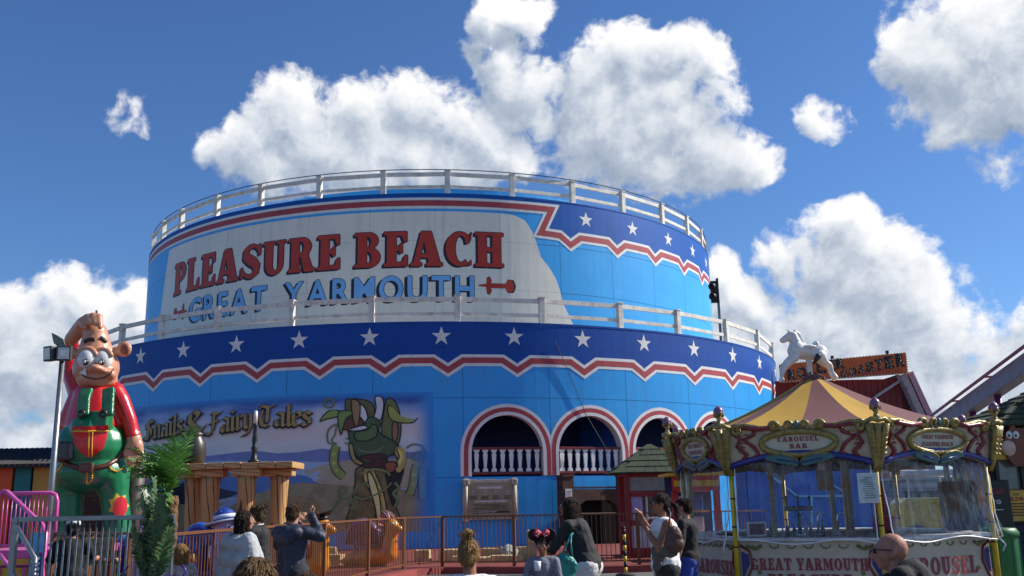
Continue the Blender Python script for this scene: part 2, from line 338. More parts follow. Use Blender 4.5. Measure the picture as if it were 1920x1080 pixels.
SERIF = {   # heavy fairground roman: list of (outline, holes), width
 'L': ([([(0,0),(.7,0),(.7,.34),(.62,.34),(.55,.12),(.36,.12),(.36,.9),(.45,.9),(.45,1),(0,1),(0,.9),(.09,.9),(.09,.1),(0,.1)], [])], .72),
 'E': ([([(0,0),(.7,0),(.7,.32),(.62,.32),(.55,.12),(.36,.12),(.36,.45),(.46,.45),(.48,.38),(.55,.38),(.55,.66),(.48,.66),(.46,.57),(.36,.57),(.36,.88),(.53,.88),(.6,.7),(.68,.7),(.68,1),(0,1),(0,.9),(.09,.9),(.09,.1),(0,.1)], [])], .72),
 'H': ([([(0,0),(.42,0),(.42,.1),(.34,.1),(.34,.44),(.52,.44),(.52,.1),(.44,.1),(.44,0),(.86,0),(.86,.1),(.78,.1),(.78,.9),(.86,.9),(.86,1),(.44,1),(.44,.9),(.52,.9),(.52,.56),(.34,.56),(.34,.9),(.42,.9),(.42,1),(0,1),(0,.9),(.08,.9),(.08,.1),(0,.1)], [])], .88),
 'P': ([([(0,0),(.46,0),(.46,.1),(.36,.1),(.36,.42)] + arc(.45,.71,.3,.29,-90,90) + [(0,1),(0,.9),(.09,.9),(.09,.1),(0,.1)], [[(.36,.54)] + arc(.42,.71,.09,.17,-90,90,6) + [(.36,.88)]])], .76),
 'B': ([([(0,0)] + arc(.46,.28,.31,.28,-90,78) + arc(.44,.76,.27,.24,-70,90) + [(0,1),(0,.9),(.09,.9),(.09,.1),(0,.1)], [[(.36,.12)] + arc(.42,.28,.1,.16,-90,90,6) + [(.36,.44)], [(.36,.58)] + arc(.41,.73,.08,.15,-90,90,6) + [(.36,.88)]])], .80),
 'R': ([([(0,0),(.44,0),(.44,.1),(.36,.1),(.36,.44),(.42,.44),(.5,.1),(.54,0),(.88,0),(.88,.1),(.80,.1),(.66,.46)] + arc(.45,.73,.3,.27,-40,90) + [(0,1),(0,.9),(.09,.9),(.09,.1),(0,.1)], [[(.36,.56)] + arc(.42,.72,.09,.16,-90,90,6) + [(.36,.88)]])], .88),
 'A': ([([(0,0),(.32,0),(.32,.1),(.23,.1),(.27,.24),(.5,.24),(.535,.1),(.46,.1),(.46,0),(.93,0),(.93,.1),(.86,.1),(.6,1),(.3,1),(.07,.1),(0,.1)], [[(.3,.36),(.47,.36),(.385,.72)]])], .94),
 'U': ([([(0,1),(0,.9),(.08,.9)] + arc(.4,.3,.32,.3,180,360) + [(.72,.9),(.8,.9),(.8,1),(.48,1),(.48,.9),(.56,.9)] + arc(.45,.3,.11,.17,0,-180,6) + [(.34,.9),(.42,.9),(.42,1)], [])], .82),
 'C': ([(arc(.42,.5,.42,.5,38,322,18) + [(.75,.04),(.68,.04)] + arc(.46,.5,.18,.39,310,50,12) + [(.60,.66),(.68,.66),(.78,.98),(.75,.98)], [])], .80),
 'O': ([(arc(.43,.5,.43,.5,0,352,24), [arc(.43,.5,.17,.39,0,345,16)])], .88),
 'G': ([(arc(.42,.5,.42,.5,38,322,18) + [(.75,.04),(.68,.04)] + arc(.46,.5,.18,.39,310,50,12) + [(.60,.66),(.68,.66),(.78,.98),(.75,.98)], []), ([(.5,.44),(.9,.44),(.9,.35),(.82,.35),(.82,.03),(.74,.03),(.6,.12),(.6,.35),(.5,.35)], [])], .90),
 'S': ([(_ess(), []), ([(.66,.98),(.76,.98),(.76,.66),(.68,.66)], []), ([(0,.34),(.08,.34),(.10,.02),(0,.02)], [])], .78),
 'T': ([([(.17,0),(.63,0),(.63,.1),(.53,.1),(.53,.88),(.62,.88),(.7,.68),(.8,.68),(.8,1),(0,1),(0,.68),(.1,.68),(.18,.88),(.27,.88),(.27,.1),(.17,.1)], [])], .82),
 'Y': ([([(.22,0),(.66,0),(.66,.1),(.57,.1),(.57,.42),(.8,.9),(.88,.9),(.88,1),(.56,1),(.56,.9),(.66,.9),(.5,.56),(.36,.9),(.43,.9),(.43,1),(0,1),(0,.9),(.07,.9),(.31,.42),(.31,.1),(.22,.1)], [])], .88),
 'M': ([([(0,0),(.3,0),(.3,.1),(.2,.1),(.2,.75),(.44,.05),(.54,.05),(.74,.72),(.74,.1),(.66,.1),(.66,0),(1.1,0),(1.1,.1),(1.02,.1),(1.02,.9),(1.1,.9),(1.1,1),(.76,1),(.56,.42),(.36,1),(0,1),(0,.9),(.09,.9),(.09,.1),(0,.1)], [])], 1.12),
 'N': ([([(0,0),(.3,0),(.3,.1),(.2,.1),(.2,.7),(.6,0),(.74,0),(.74,.9),(.84,.9),(.84,1),(.54,1),(.54,.9),(.63,.9),(.63,.36),(.28,1),(0,1),(0,.9),(.09,.9),(.09,.1),(0,.1)], [])], .86),
}
def serif(ch):
    k = ('serif', ch)
    if k not in _G:
        V, Fc = [], []
        for i, (o, hs) in enumerate(SERIF[ch][0]):
            n = len(V); loops = [o] + hs; V += [(x, y, .0) for l in loops for x, y in l]
            Fc += [tuple(n + j for j in t) for t in tessellate_polygon([[Vector((x, y, 0)) for x, y in l] for l in loops])]
        _G[k] = ([v[:2] for v in V], Fc, SERIF[ch][1])
    return _G[k]
def layout(text, font, space=.45, gap=.08):
    """[(character, x offset, glyph)], total width, for cap height 1"""
    x = 0; out = []
    for ch in text:
        if ch == ' ': x += space; continue
        g = font(ch); out.append((ch, x, g)); x += g[2] + gap
    return out, x - gap

# ------------------------------------------------------------------ sheets laid on a surface
def sheet(V, Fc, fn, step=None, z=0.0):
    """flat 2-D faces cut along x every `step`, then bent by fn(x, y)"""
    bm = bmesh.new(); vs = [bm.verts.new((v[0], v[1], 0)) for v in V]
    for f in Fc:
        try: bm.faces.new([vs[i] for i in f])
        except ValueError: pass
    if step and bm.verts:
        x0 = min(v.co.x for v in bm.verts); x1 = max(v.co.x for v in bm.verts); k = math.floor(x0 / step) + 1
        while k * step < x1:
            bmesh.ops.bisect_plane(bm, geom=bm.verts[:] + bm.edges[:] + bm.faces[:], plane_co=(k * step, 0, 0), plane_no=(1, 0, 0)); k += 1
    for f in bm.faces:
        f.normal_update()
        if f.normal.z < 0: f.normal_flip()
    uv = bm.loops.layers.uv.new('UVMap')
    for f in bm.faces:
        for l in f.loops: l[uv].uv = (l.vert.co.x, l.vert.co.y)
    for v in bm.verts: v.co = Vector(fn(v.co.x, v.co.y))
    me = bpy.data.meshes.new('sheet'); bm.to_mesh(me); bm.free(); return me
def tess(poly, holes=()):
    loops = [list(poly)] + [list(h) for h in holes]; V = [p for l in loops for p in l]
    return V, [tuple(t) for t in tessellate_polygon([[Vector((x, y, 0)) for x, y in l] for l in loops])]
def on_drum(R): return lambda t, z: (TC.x + R * math.sin(R_(t)), TC.y - R * math.cos(R_(t)), z)
def drum_sheet(name, poly, R, m, parent, holes=(), step=1.5):
    V, Fc = tess(poly, holes); return put(name, sheet(V, Fc, on_drum(R), step), m, parent, False)
def ribbon(pts, hw, k):
    """closed outline of a stripe of half width hw along pts = (degrees, z); k metres per degree"""
    P = [Vector((t * k, z)) for t, z in pts]; l, r = [], []
    for i, p in enumerate(P):
        d0 = (p - P[i - 1]).normalized() if i else None; d1 = (P[i + 1] - p).normalized() if i < len(P) - 1 else None
        d0 = d0 or d1; d1 = d1 or d0; n0 = Vector((-d0.y, d0.x)); n1 = Vector((-d1.y, d1.x)); n = (n0 + n1).normalized(); q = hw / max(n.dot(n0), .35)
        l.append((p.x + n.x * q, p.y + n.y * q)); r.append((p.x - n.x * q, p.y - n.y * q))
    return [(x / k, z) for x, z in l + r[::-1]]
def star_poly(t, z, r, k):
    return [(t + r * (1 if i % 2 == 0 else .39) * math.sin(math.pi * i / 5) / k, z + r * (1 if i % 2 == 0 else .39) * math.cos(math.pi * i / 5)) for i in range(10)]
def write(text, font, origin, ux, uy, h, m, parent, name='letter', width=None, space=.45, gap=.08, n=None, depth=0.0, center=True):
    """flat lettering on a plane: ux, uy unit vectors, cap height h; one child per letter (or one joined part)"""
    lay, W = layout(text, font, space, gap); sx = (width / W) if width else h
    ux = Vector(ux).normalized(); uy = Vector(uy).normalized(); origin = Vector(origin)
    if center: origin = origin - ux * (W * sx / 2)
    mb = MB()
    for ch, x, (v, f, w) in lay:
        mb.add([origin + ux * ((x + p[0]) * sx) + uy * (p[1] * h) for p in v], f)
    return mb.build(name, m, parent, fix=False)

# ------------------------------------------------------------------ ground
GROUND = mat('tarmac', (104, 101, 98), .9, var=.12, scale=1.3, bump=.5, bscale=60, col2=(88, 86, 84))
g = MB().add([(-900, -60, 0), (900, -60, 0), (900, 1700, 0), (-900, 1700, 0)], [(0, 1, 2, 3)]).build('ground', GROUND); tag(g, kind='structure')

# ------------------------------------------------------------------ the round tower
K1 = R1 * math.pi / 180; K2 = R2 * math.pi / 180
ST1, T01, ZS1 = 10.3, 7.81, (2.55, 5.36)
ST2, T02, ZS2 = 10.1, 4.65, (10.05, 12.05)
Z1, Z2 = 8.1, 14.0
se1 = (R1, ST1, T01, ZS1); se2 = (R2, ST2, T02, ZS2)
LB1 = mat('light_blue_paint_lower', (44, 160, 232), .38, var=.10, scale=.5, bump=.2, bscale=1.1, col2=(38, 150, 224), streak=.3, seams=se1)
LB2 = mat('light_blue_paint_upper', (60, 170, 236), .38, var=.10, scale=.5, bump=.2, bscale=1.1, col2=(50, 160, 230), streak=.15, seams=se2)
DB1 = mat('navy_paint_lower', (0, 70, 156), .48, var=.06, scale=.6, bump=.12, bscale=1.1, streak=.03, spec=.3, seams=(R1, ST1, T01, (7.2,)))
DB2 = mat('navy_paint_upper', (0, 86, 172), .48, var=.06, scale=.6, bump=.12, bscale=1.1, streak=.03, spec=.3, seams=se2)
WHT = mat('white_sign_paint', (236, 228, 212), .42, var=.05, scale=.7, bump=.05, bscale=1.2, streak=.22, seams=se2)
WST = mat('white_stripe_paint', (228, 226, 222), .5, var=.05, scale=2, streak=.2)
RED = mat('red_stripe_paint', (178, 62, 66), .5, var=.12, scale=2, streak=.15)
LRED = mat('red_letter_paint', (190, 50, 26), .5, var=.08, scale=2)
LBLU = mat('sky_blue_letter_paint', (122, 182, 236), .5, var=.06, scale=2)
DARK = mat('letter_shadow_paint', (24, 24, 46), .5)
WOODW = mat('weathered_white_wood', (228, 224, 214), .7, var=.14, scale=3, bump=.3, bscale=25, col2=(190, 182, 168), streak=.3)
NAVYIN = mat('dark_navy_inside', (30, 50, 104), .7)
BACK = mat('seam_shadow_blue', (34, 112, 180), .8)
T = empty('round_tower', (TC.x, TC.y, 0))
tag(T, 'big round blue two-tier tower with stars and large red and blue lettering', 'tower')
Tinv = Matrix.Translation((-TC.x, -TC.y, 0))
def tput(o):            # parts are modelled in place, then hung on the tower
    o.matrix_parent_inverse = Tinv; return o
def tsheet(name, poly, R, m, holes=(), step=1.5, parent=None):
    o = drum_sheet(name, poly, R, m, parent or T, holes, step); o.matrix_parent_inverse = Tinv if parent is None else Matrix.Identity(4); return o
ARCH = [12.96 + 10.3 * i for i in range(5)]; AR, AZ, AB = 1.32, 3.42, 2.58
def arch_path(c, r, zb=AB, n=20):
    return [(c - r / K1, zb)] + [(c - r / K1 * math.cos(math.pi * i / n), AZ + r * math.sin(math.pi * i / n)) for i in range(n + 1)] + [(c + r / K1, zb)]
g_ = .02
rows1 = [(0.0, 2.55), (2.55, 5.36), (5.36, Z1)]
for i in range(-9, 8):
    a, b = T01 + ST1 * i + g_, T01 + ST1 * (i + 1) - g_
    for j, (za, zb) in enumerate(rows1):
        za, zb = za + .006, zb - .006
        if j == 1 and 0 <= i < 5:
            p = arch_path(ARCH[i], AR, za)
            poly = [(a, za), p[0]] + p[1:-1] + [p[-1], (b, za), (b, zb), (a, zb)]
        else: poly = [(a, za), (b, za), (b, zb), (a, zb)]
        tsheet('wall_panel', poly, R1, LB1)
rows2 = [(Z1 - .6, 10.05), (10.05, 12.05), (12.05, Z2)]
for i in range(-9, 8):
    a, b = T02 + ST2 * i + g_, T02 + ST2 * (i + 1) - g_
    for za, zb in rows2: tsheet('wall_panel', [(a, za + .006), (b, za + .006), (b, zb - .006), (a, zb - .006)], R2, LB2)
def strip(R, t0, t1, z0, z1, n=60, inward=False):
    mb = MB()
    for i in range(n):
        a, b = t0 + (t1 - t0) * i / n, t0 + (t1 - t0) * (i + 1) / n; f = on_drum(R)
        q = [f(a, z0), f(b, z0), f(b, z1), f(a, z1)]; mb.add(q if not inward else q[::-1], [(0, 1, 2, 3)])
    return mb
def ring(Ra, Rb, z, n=90):
    mb = MB()
    for i in range(n):
        a, b = 360 * i / n, 360 * (i + 1) / n; fa, fb = on_drum(Ra), on_drum(Rb); mb.add([fa(a, z), fb(a, z), fb(b, z), fa(b, z)], [(0, 1, 2, 3)])
    return mb
# carcass behind the sheets
mb = strip(R1 - .03, -84.9, 7.81, 0, Z1); mb.add(*[(lambda s: (s.v, s.f))(strip(R1 - .03, 59.3, 90.2, 0, Z1))][0]); mb.add(*[(lambda s: (s.v, s.f))(strip(R1 - .03, 7.81, 59.3, 5.3, Z1))][0]); mb.add(*[(lambda s: (s.v, s.f))(strip(R1 - .03, 7.81, 59.3, 0, 2.56))][0])
tput(mb.build('wall_core', BACK, T, fix=False))
tput(strip(R1 - .005, 90.2, 275.1, 0, Z1).build('rear_wall', LB1, T, True, fix=False))
tput(strip(R2 - .03, -86.3, 85.4, 7.4, Z2).build('wall_core', BACK, T, fix=False))
tput(strip(R2 - .005, 85.4, 273.7, 7.4, Z2).build('rear_wall', LB2, T, True, fix=False))
DECK = mat('grey_deck', (120, 122, 126), .9)
tput(ring(R1 - .03, R2 - .3, 7.55).build('deck', DECK, T, fix=False)); tput(ring(R2 - .03, 8, 13.4).build('deck', DECK, T, fix=False))
tput(strip(12.0, 0, 360, 13.4, 15.28, 120).build('inner_drum', LB2, T, True, fix=False))
tput(ring(12.0, .01, 15.28).build('inner_drum_roof', DECK, T, fix=False))
# gallery behind the arches
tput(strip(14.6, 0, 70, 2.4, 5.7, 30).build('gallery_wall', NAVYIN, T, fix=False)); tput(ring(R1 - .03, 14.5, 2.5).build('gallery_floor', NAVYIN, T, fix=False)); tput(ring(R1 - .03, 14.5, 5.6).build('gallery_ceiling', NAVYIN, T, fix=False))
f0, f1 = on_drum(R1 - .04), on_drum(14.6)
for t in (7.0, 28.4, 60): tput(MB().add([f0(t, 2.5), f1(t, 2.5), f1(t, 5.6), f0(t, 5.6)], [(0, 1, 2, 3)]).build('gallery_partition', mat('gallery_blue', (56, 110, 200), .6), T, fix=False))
WB = mat('white_baluster_paint', (226, 226, 222), .5, var=.08, scale=6, streak=.2); RB = mat('maroon_rail_paint', (120, 34, 36), .5)
for i, c in enumerate(ARCH):
    e = .0015 * (i % 2)
    for nm, ra, rb, dr, m in (('arch_trim', 1.585, 1.72, .006, WST), ('arch_trim', AR + .02, 1.60, .010, RED), ('arch_trim', AR - .0, 1.44, .014, WST)):
        p0 = arch_path(c, ra); p1 = arch_path(c, rb); V = p0 + p1; n = len(p0)
        Fc = [(k, k + 1, n + k + 1, n + k) for k in range(n - 1)]
        o = put(nm, sheet(V, Fc, on_drum(R1 + dr + e), 1.5), m, T, False); tput(o)
    p = arch_path(c, AR, 2.5); mb = MB(); fa, fb = on_drum(R1 + .014 + e), on_drum(R1 - .34)
    for k in range(len(p) - 1): mb.add([fa(*p[k]), fb(*p[k]), fb(*p[k + 1]), fa(*p[k + 1])], [(0, 1, 2, 3)])
    tput(mb.build('arch_reveal', WST, T, fix=False))
    # balustrade
    fn = on_drum(R1 - .16); L = Vector(fn(c - AR / K1, 0)); Rr = Vector(fn(c + AR / K1, 0)); ux = (Rr - L).normalized(); uy = Vector((ux.y, -ux.x, 0)); W = (Rr - L).length
    tput(MB().bar(L + Vector((0, 0, 3.56)), Rr + Vector((0, 0, 3.56)), .12, .09).build('balustrade_rail', RB, T, bevel=.01))
    tput(MB().bar(L + Vector((0, 0, 2.68)), Rr + Vector((0, 0, 2.68)), .14, .10).build('balustrade_rail', RB, T, bevel=.01))
    prof = [(-.10, 0), (.10, 0), (.09, .10), (.045, .13), (.05, .2), (.085, .62), (.05, .66), (.11, .74), (.11, .79), (-.11, .79), (-.11, .74), (-.05, .66), (-.085, .62), (-.05, .2), (-.045, .13), (-.09, .10)]
    nb = 8
    for k in range(nb):
        q = L + ux * (W * (k + .6) / (nb + .2)) + Vector((0, 0, 2.73))
        tput(MB().prism(prof, lambda x, y, d: q + ux * x + Vector((0, 0, y)) + uy * (d - .03), .06).build('baluster', WB, T))

# navy band, zigzag stripe and stars of the lower tier
S1 = [(263.8,666.9),(343.8,656.3),(443.4,645.7),(561,635),(693,630),(827.5,629.8),(964,633),(1092.5,638),(1207.3,646),(1301,656),(1374,668.8),(1424,683),(1453,695)]
st = [cyl(x, y, R1)[0] for x, y in S1]
dts = [cyl(x, 690, R1)[0] for x in (290, 377, 483, 600)] + [cyl(x, y, R1)[0] for x, y in ((722, 692), (840, 695), (970, 698), (1096, 705), (1209, 712), (1303, 722), (1374, 733), (1424, 745))]
sp = 8.7
while st[0] > -80: st.insert(0, st[0] - sp)
while st[-1] < 80: st.append(st[-1] + sp)
while dts[0] > -80: dts.insert(0, dts[0] - sp)
while dts[-1] < 80: dts.append(dts[-1] + sp)
def zig(ds, zc, dip, w=1.75, t0=-84, t1=88):
    P = [(t0, zc)]
    for d in ds: P += [(d - w, zc), (d, zc - dip), (d + w, zc)]
    return P + [(t1, zc)]
ZC, DIP = 6.72, .36
zl = zig(dts, ZC, DIP)
tsheet('navy_band', zl + [(88, Z1 - .004), (-84, Z1 - .004)], R1 + .006, DB1)
tsheet('zigzag_stripe', ribbon(zl, .215, K1), R1 + .010, WST)
tsheet('zigzag_stripe', ribbon(zl, .105, K1), R1 + .014, RED)
for t in st: tsheet('star', star_poly(t, 7.60, .37, K1), R1 + .011, WST, step=1.0)
# top tier: sign panel, stripes, stars
LP = [cyl(x, y, R2) for x, y in ((965, 404), (985, 414), (1000, 438), (1008, 462), (1014, 482), (1030, 502), (1042, 522), (1050, 545), (1056, 570), (1066, 590), (1076, 612))]
panel = [(-49.4, 13.27), (-51.0, 11.6), (-52.2, 10.1), (-53.2, Z1 - .5), (27.6, Z1 - .5)] + LP[::-1] + [(15.5, 13.27)]
tsheet('sign_panel', panel, R2 + .006, WHT)
XC = cyl(1037, 384, R2)[0]
up = [cyl(x, y, R2) for x, y in ((1034, 388), (1014, 439))]
u1 = cyl(1049, 442, R2)
dz = [cyl(1070, 456, R2)[0], cyl(1157, 465, R2)[0], cyl(1228, 479, R2)[0]]
while dz[-1] < 80: dz.append(dz[-1] + 9.7)
zz = [(-84, 13.62), (up[0][0], 13.62), (up[1][0], 12.56)]
for d in dz: zz += [(d - 1.9, 12.52), (d, 12.16), (d + 1.9, 12.52)]
zz += [(87, 12.52)]
tsheet('navy_band', [(-84, Z2 - .004), (-84, 13.8)] + [(up[0][0] - .3, 13.8), (up[0][0] + .2, 13.62)] + zz[2:] + [(87, Z2 - .004)], R2 + .006, DB2)
tsheet('zigzag_stripe', ribbon(zz, .235, K2), R2 + .010, WST)
tsheet('zigzag_stripe', ribbon(zz, .12, K2), R2 + .014, RED)
for i in range(6): tsheet('star', star_poly(29.9 + 10.09 * i, 13.36, .36, K2), R2 + .011, WST, step=1.0)
# lettering on the drum
def drum_word(text, font, t0, t1, z0, h, m, shadow, R, gap=.08, sh=(-.10, -.07), grow=.03):
    lay, W = layout(text, font, gap=gap); k = (t1 - t0) / W; kk = R * math.pi / 180
    for ch, x, (v, f, w) in lay:
        V = [(t0 + (x + p[0]) * k, z0 + p[1] * h) for p in v]
        o = put('letter', sheet(V, f, on_drum(R + .022), 1.0), m, T, False); tput(o)
        if not shadow: continue
        mb = MB(); cx = sum(p[0] for p in V) / len(V); cz = sum(p[1] for p in V) / len(V)
        offs = [(sh[0] * q, sh[1] * q) for q in (1, .75, .5, .25)] + [(grow, 0), (-grow, 0), (0, grow), (0, -grow)]
        for n, (dx, dy) in enumerate(offs):
            me = sheet([(a + dx / kk, b + dy) for a, b in V], f, on_drum(R + .008 + .0015 * n), 1.0)
            mb.add([q.co for q in me.vertices], [tuple(q.vertices) for q in me.polygons]); bpy.data.meshes.remove(me)
        s = mb.build('letter_shadow', shadow, o, fix=False)
drum_word('PLEASURE', serif, -46.2, -10.0, 10.97, 1.45, LRED, DARK, R2)
drum_word('BEACH', serif, -7.75, 15.4, 10.97, 1.45, LRED, DARK, R2)
bold = lambda ch: sans(ch, .022)
drum_word('GREAT', bold, -40.4, -22.6, 9.56, 1.05, LBLU, DARK, R2, gap=.2, sh=(-.13, -.06), grow=.025)
drum_word('YARMOUTH', bold, -19.3, 10.6, 9.56, 1.05, LBLU, DARK, R2, gap=.2, sh=(-.13, -.06), grow=.025)
# small red scroll ornaments at both ends of the lower line
for (t, z, q, w) in ((cyl(932, 539, R2)[0], 10.2, 1, 1), (cyl(338, 583, R2)[0], 10.1, -1, .8)):
    P = lambda L: [(t + q * x * w / K2, z + y) for x, y in L]
    for nm, dr, m, gx in (('scroll_shadow', .012, DARK, 1.12), ('scroll', .018, LRED, 1.0)):
        o = tsheet(nm, P([(-.75, -.03 * gx), (-.45, -.06 * gx), (-.42, -.30 * gx), (-.3, -.34 * gx), (-.22, -.2 * gx), (-.25, -.09 * gx), (.35, -.09 * gx), (.45, -.25 * gx), (.62 * gx, -.24 * gx), (.70 * gx, -.05), (.70 * gx, .05), (.62 * gx, .24 * gx), (.45, .25 * gx), (.35, .09 * gx), (-.25, .09 * gx), (-.22, .2 * gx), (-.3, .34 * gx), (-.42, .30 * gx), (-.45, .06 * gx), (-.75, .03 * gx)]), R2 + dr, m)

# railings: posts, two rails between each pair
T1 = [(225,611.5),(300,590.7),(405.7,575.7),(545,560.7),(696,555),(858,555),(1017,556.7),(1164,565.8),(1273,580.8),(1364,597.5),(1423,619),(1450,639)]
T2 = [(303,420.7),(337.3,394),(404,368),(487,348.7),(597,332),(718,322.7),(839,319.5),(961,326),(1074.6,335),(1169,351),(1243,374.6),(1290,400),(1316.7,427.5)]
def railing(pts, R, zb, h, step):
    ts = [cyl(x, y, R)[0] for x, y in pts]
    while ts[0] > -100: ts.insert(0, ts[0] - step)
    while ts[-1] < 100: ts.append(ts[-1] + step)
    for i, t in enumerate(ts):
        c = Vector(on_drum(R - .12)(t, 0)); rot = Matrix.Rotation(R_(t), 3, 'Z')
        tput(MB().box(c + Vector((0, 0, zb + h / 2 - .15)), (.21, .2, h + .3), rot).build('railing_post', WOODW, T, bevel=.012))
        tput(MB().box(c + Vector((0, 0, zb + h + .02)), (.25, .24, .04), rot).build('post_cap', WOODW, T))
        if i == len(ts) - 1: continue
        d = Vector(on_drum(R - .12)(ts[i + 1], 0)); u = (d - c).normalized() * .107; j = random.uniform(-.012, .012)
        for zz_, hh in ((zb + h - .1, .17), (zb + h * .36, .13)):
            tput(MB().bar(c + u + Vector((0, 0, zz_ + j)), d - u + Vector((0, 0, zz_ + random.uniform(-.012, .012))), .07, hh).build('rail', WOODW, T, bevel=.006))
railing(T1, R1, Z1, 1.02, 10.15); railing(T2, R2, Z2, 1.0, 10.1)
mb = MB().tube([on_drum(R2 - .1)(t, Z2 + 1.10) for t in range(-100, 101, 4)], .02, 5); tput(mb.build('cable', mat('black_cable', (30, 30, 34), .6), T, fix=False))
# parapet cap
tput(strip(R1 + .02, -85, 90, Z1 - .02, Z1 + .05, 90).build('parapet_edge', DB1, T, fix=False)); tput(strip(R2 + .02, -85, 88, Z2 - .02, Z2 + .04, 90).build('parapet_edge', DB2, T, fix=False))
tput(ring(R1 + .02, R1 - .3, Z1 + .05).build('parapet_top', WOODW, T, fix=False)); tput(ring(R2 + .02, R2 - .3, Z2 + .04).build('parapet_top', WOODW, T, fix=False))
tput(strip(R1 - .3, -85, 90, 7.55, Z1 + .05, 90, True).build('parapet_inside', WOODW, T, fix=False)); tput(strip(R2 - .3, -85, 88, 13.4, Z2 + .04, 90, True).build('parapet_inside', WOODW, T, fix=False))
# loose cables hanging on the front
f = on_drum(R1 + .05); pt = [cyl(x, y, R1) for x, y in ((1040, 640), (1062, 690), (1085, 745), (1098, 778), (1118, 812), (1140, 850))]
tput(MB().tube([f(*p) for p in pt], .012, 5).build('cable', _M['black_cable'], T, fix=False))

# ------------------------------------------------------------------ painted mural on the lower tier
def mural_mat():
    m = bpy.data.materials.new('mural_sky'); m.use_nodes = True; nt = m.node_tree; P = nt.nodes['Principled BSDF']; L = nt.links.new
    uv = nt.nodes.new('ShaderNodeUVMap'); s = nt.nodes.new('ShaderNodeSeparateXYZ'); L(uv.outputs[0], s.inputs[0])
    mp = nt.nodes.new('ShaderNodeMapping'); mp.inputs['Scale'].default_value = (.11, .9, 1); L(uv.outputs[0], mp.inputs[0])
    n = nt.nodes.new('ShaderNodeTexNoise'); n.inputs['Scale'].default_value = 1.6; n.inputs['Detail'].default_value = 6; L(mp.outputs[0], n.inputs['Vector'])
    a = nt.nodes.new('ShaderNodeMath'); a.operation = 'MULTIPLY_ADD'; L(n.outputs[0], a.inputs[0]); a.inputs[1].default_value = 1.3; 
    a2 = nt.nodes.new('ShaderNodeMath'); a2.operation = 'SUBTRACT'; L(s.outputs[1], a2.inputs[0]); a2.inputs[1].default_value = .65; L(a2.outputs[0], a.inputs[2])
    mr = nt.nodes.new('ShaderNodeMapRange'); L(a.outputs[0], mr.inputs[0]); mr.inputs[1].default_value = .9; mr.inputs[2].default_value = 5.6
    cr = nt.nodes.new('ShaderNodeValToRGB'); L(mr.outputs[0], cr.inputs[0]); E = cr.color_ramp.elements
    E[0].position = 0; E[0].color = (*lin((128, 150, 178)), 1); E[1].position = 1; E[1].color = (*lin((38, 78, 160)), 1)
    for p, c in ((.45, (176, 194, 204)), (.62, (214, 218, 216)), (.72, (216, 204, 198)), (.80, (206, 208, 214)), (.88, (130, 160, 210)), (.95, (52, 88, 165))):
        e = E.new(p); e.color = (*lin(c), 1)
    # the paint fades into the wall's blue along the right edge and the top
    def edge(inp, a_, b_):
        q = nt.nodes.new('ShaderNodeMapRange'); q.interpolation_type = 'SMOOTHSTEP'; L(inp, q.inputs[0]); q.inputs[1].default_value = a_; q.inputs[2].default_value = b_; return q.outputs[0]
    mxx = nt.nodes.new('ShaderNodeMath'); mxx.operation = 'MAXIMUM'; L(edge(s.outputs[0], 1.9, 4.3), mxx.inputs[0]); L(edge(s.outputs[1], 5.25, 5.6), mxx.inputs[1])
    mx = nt.nodes.new('ShaderNodeMix'); mx.data_type = 'RGBA'; L(mxx.outputs[0], mx.inputs[0]); L(cr.outputs[0], mx.inputs[6]); mx.inputs[7].default_value = (*lin((44, 138, 214)), 1)
    L(mx.outputs[2], P.inputs['Base Color']); P.inputs['Roughness'].default_value = .45; return m
MU = tsheet('mural', [(-38, .9), (4.4, .9), (4.4, 5.58), (-38, 5.58)], R1 + .006, mural_mat())
_ml = [0]
def mpaint(c, c2=None, var=.1, scale=2.0):
    nm = 'mural_%d_%d_%d' % c
    if nm in _M: return _M[nm]
    m = mat(nm, c, .5, var=var, scale=scale, col2=c2); nt = m.node_tree; P = nt.nodes['Principled BSDF']; src = P.inputs['Base Color'].links[0].from_socket
    uv = nt.nodes.new('ShaderNodeUVMap'); sx = nt.nodes.new('ShaderNodeSeparateXYZ'); nt.links.new(uv.outputs[0], sx.inputs[0])
    q = nt.nodes.new('ShaderNodeMapRange'); q.interpolation_type = 'SMOOTHSTEP'; nt.links.new(sx.outputs[0], q.inputs[0]); q.inputs[1].default_value = 1.6; q.inputs[2].default_value = 4.2
    mx = nt.nodes.new('ShaderNodeMix'); mx.data_type = 'RGBA'; nt.links.new(q.outputs[0], mx.inputs[0]); nt.links.new(src, mx.inputs[6]); mx.inputs[7].default_value = (*lin((44, 138, 214)), 1)
    nt.links.new(mx.outputs[2], P.inputs['Base Color']); return m
def spl(P, closed=True, n=4):
    out = []; m = len(P)
    for i in range(m if closed else m - 1):
        p0, p1, p2, p3 = [P[j % m] if closed else P[min(max(j, 0), m - 1)] for j in (i - 1, i, i + 1, i + 2)]
        for k in range(n):
            t = k / n; f = lambda a: .5 * (2 * p1[a] + (p2[a] - p0[a]) * t + (2 * p0[a] - 5 * p1[a] + 4 * p2[a] - p3[a]) * t * t + (3 * p1[a] - p0[a] - 3 * p2[a] + p3[a]) * t ** 3)
            out.append((f(0), f(1)))
    if not closed: out.append(P[-1])
    return out
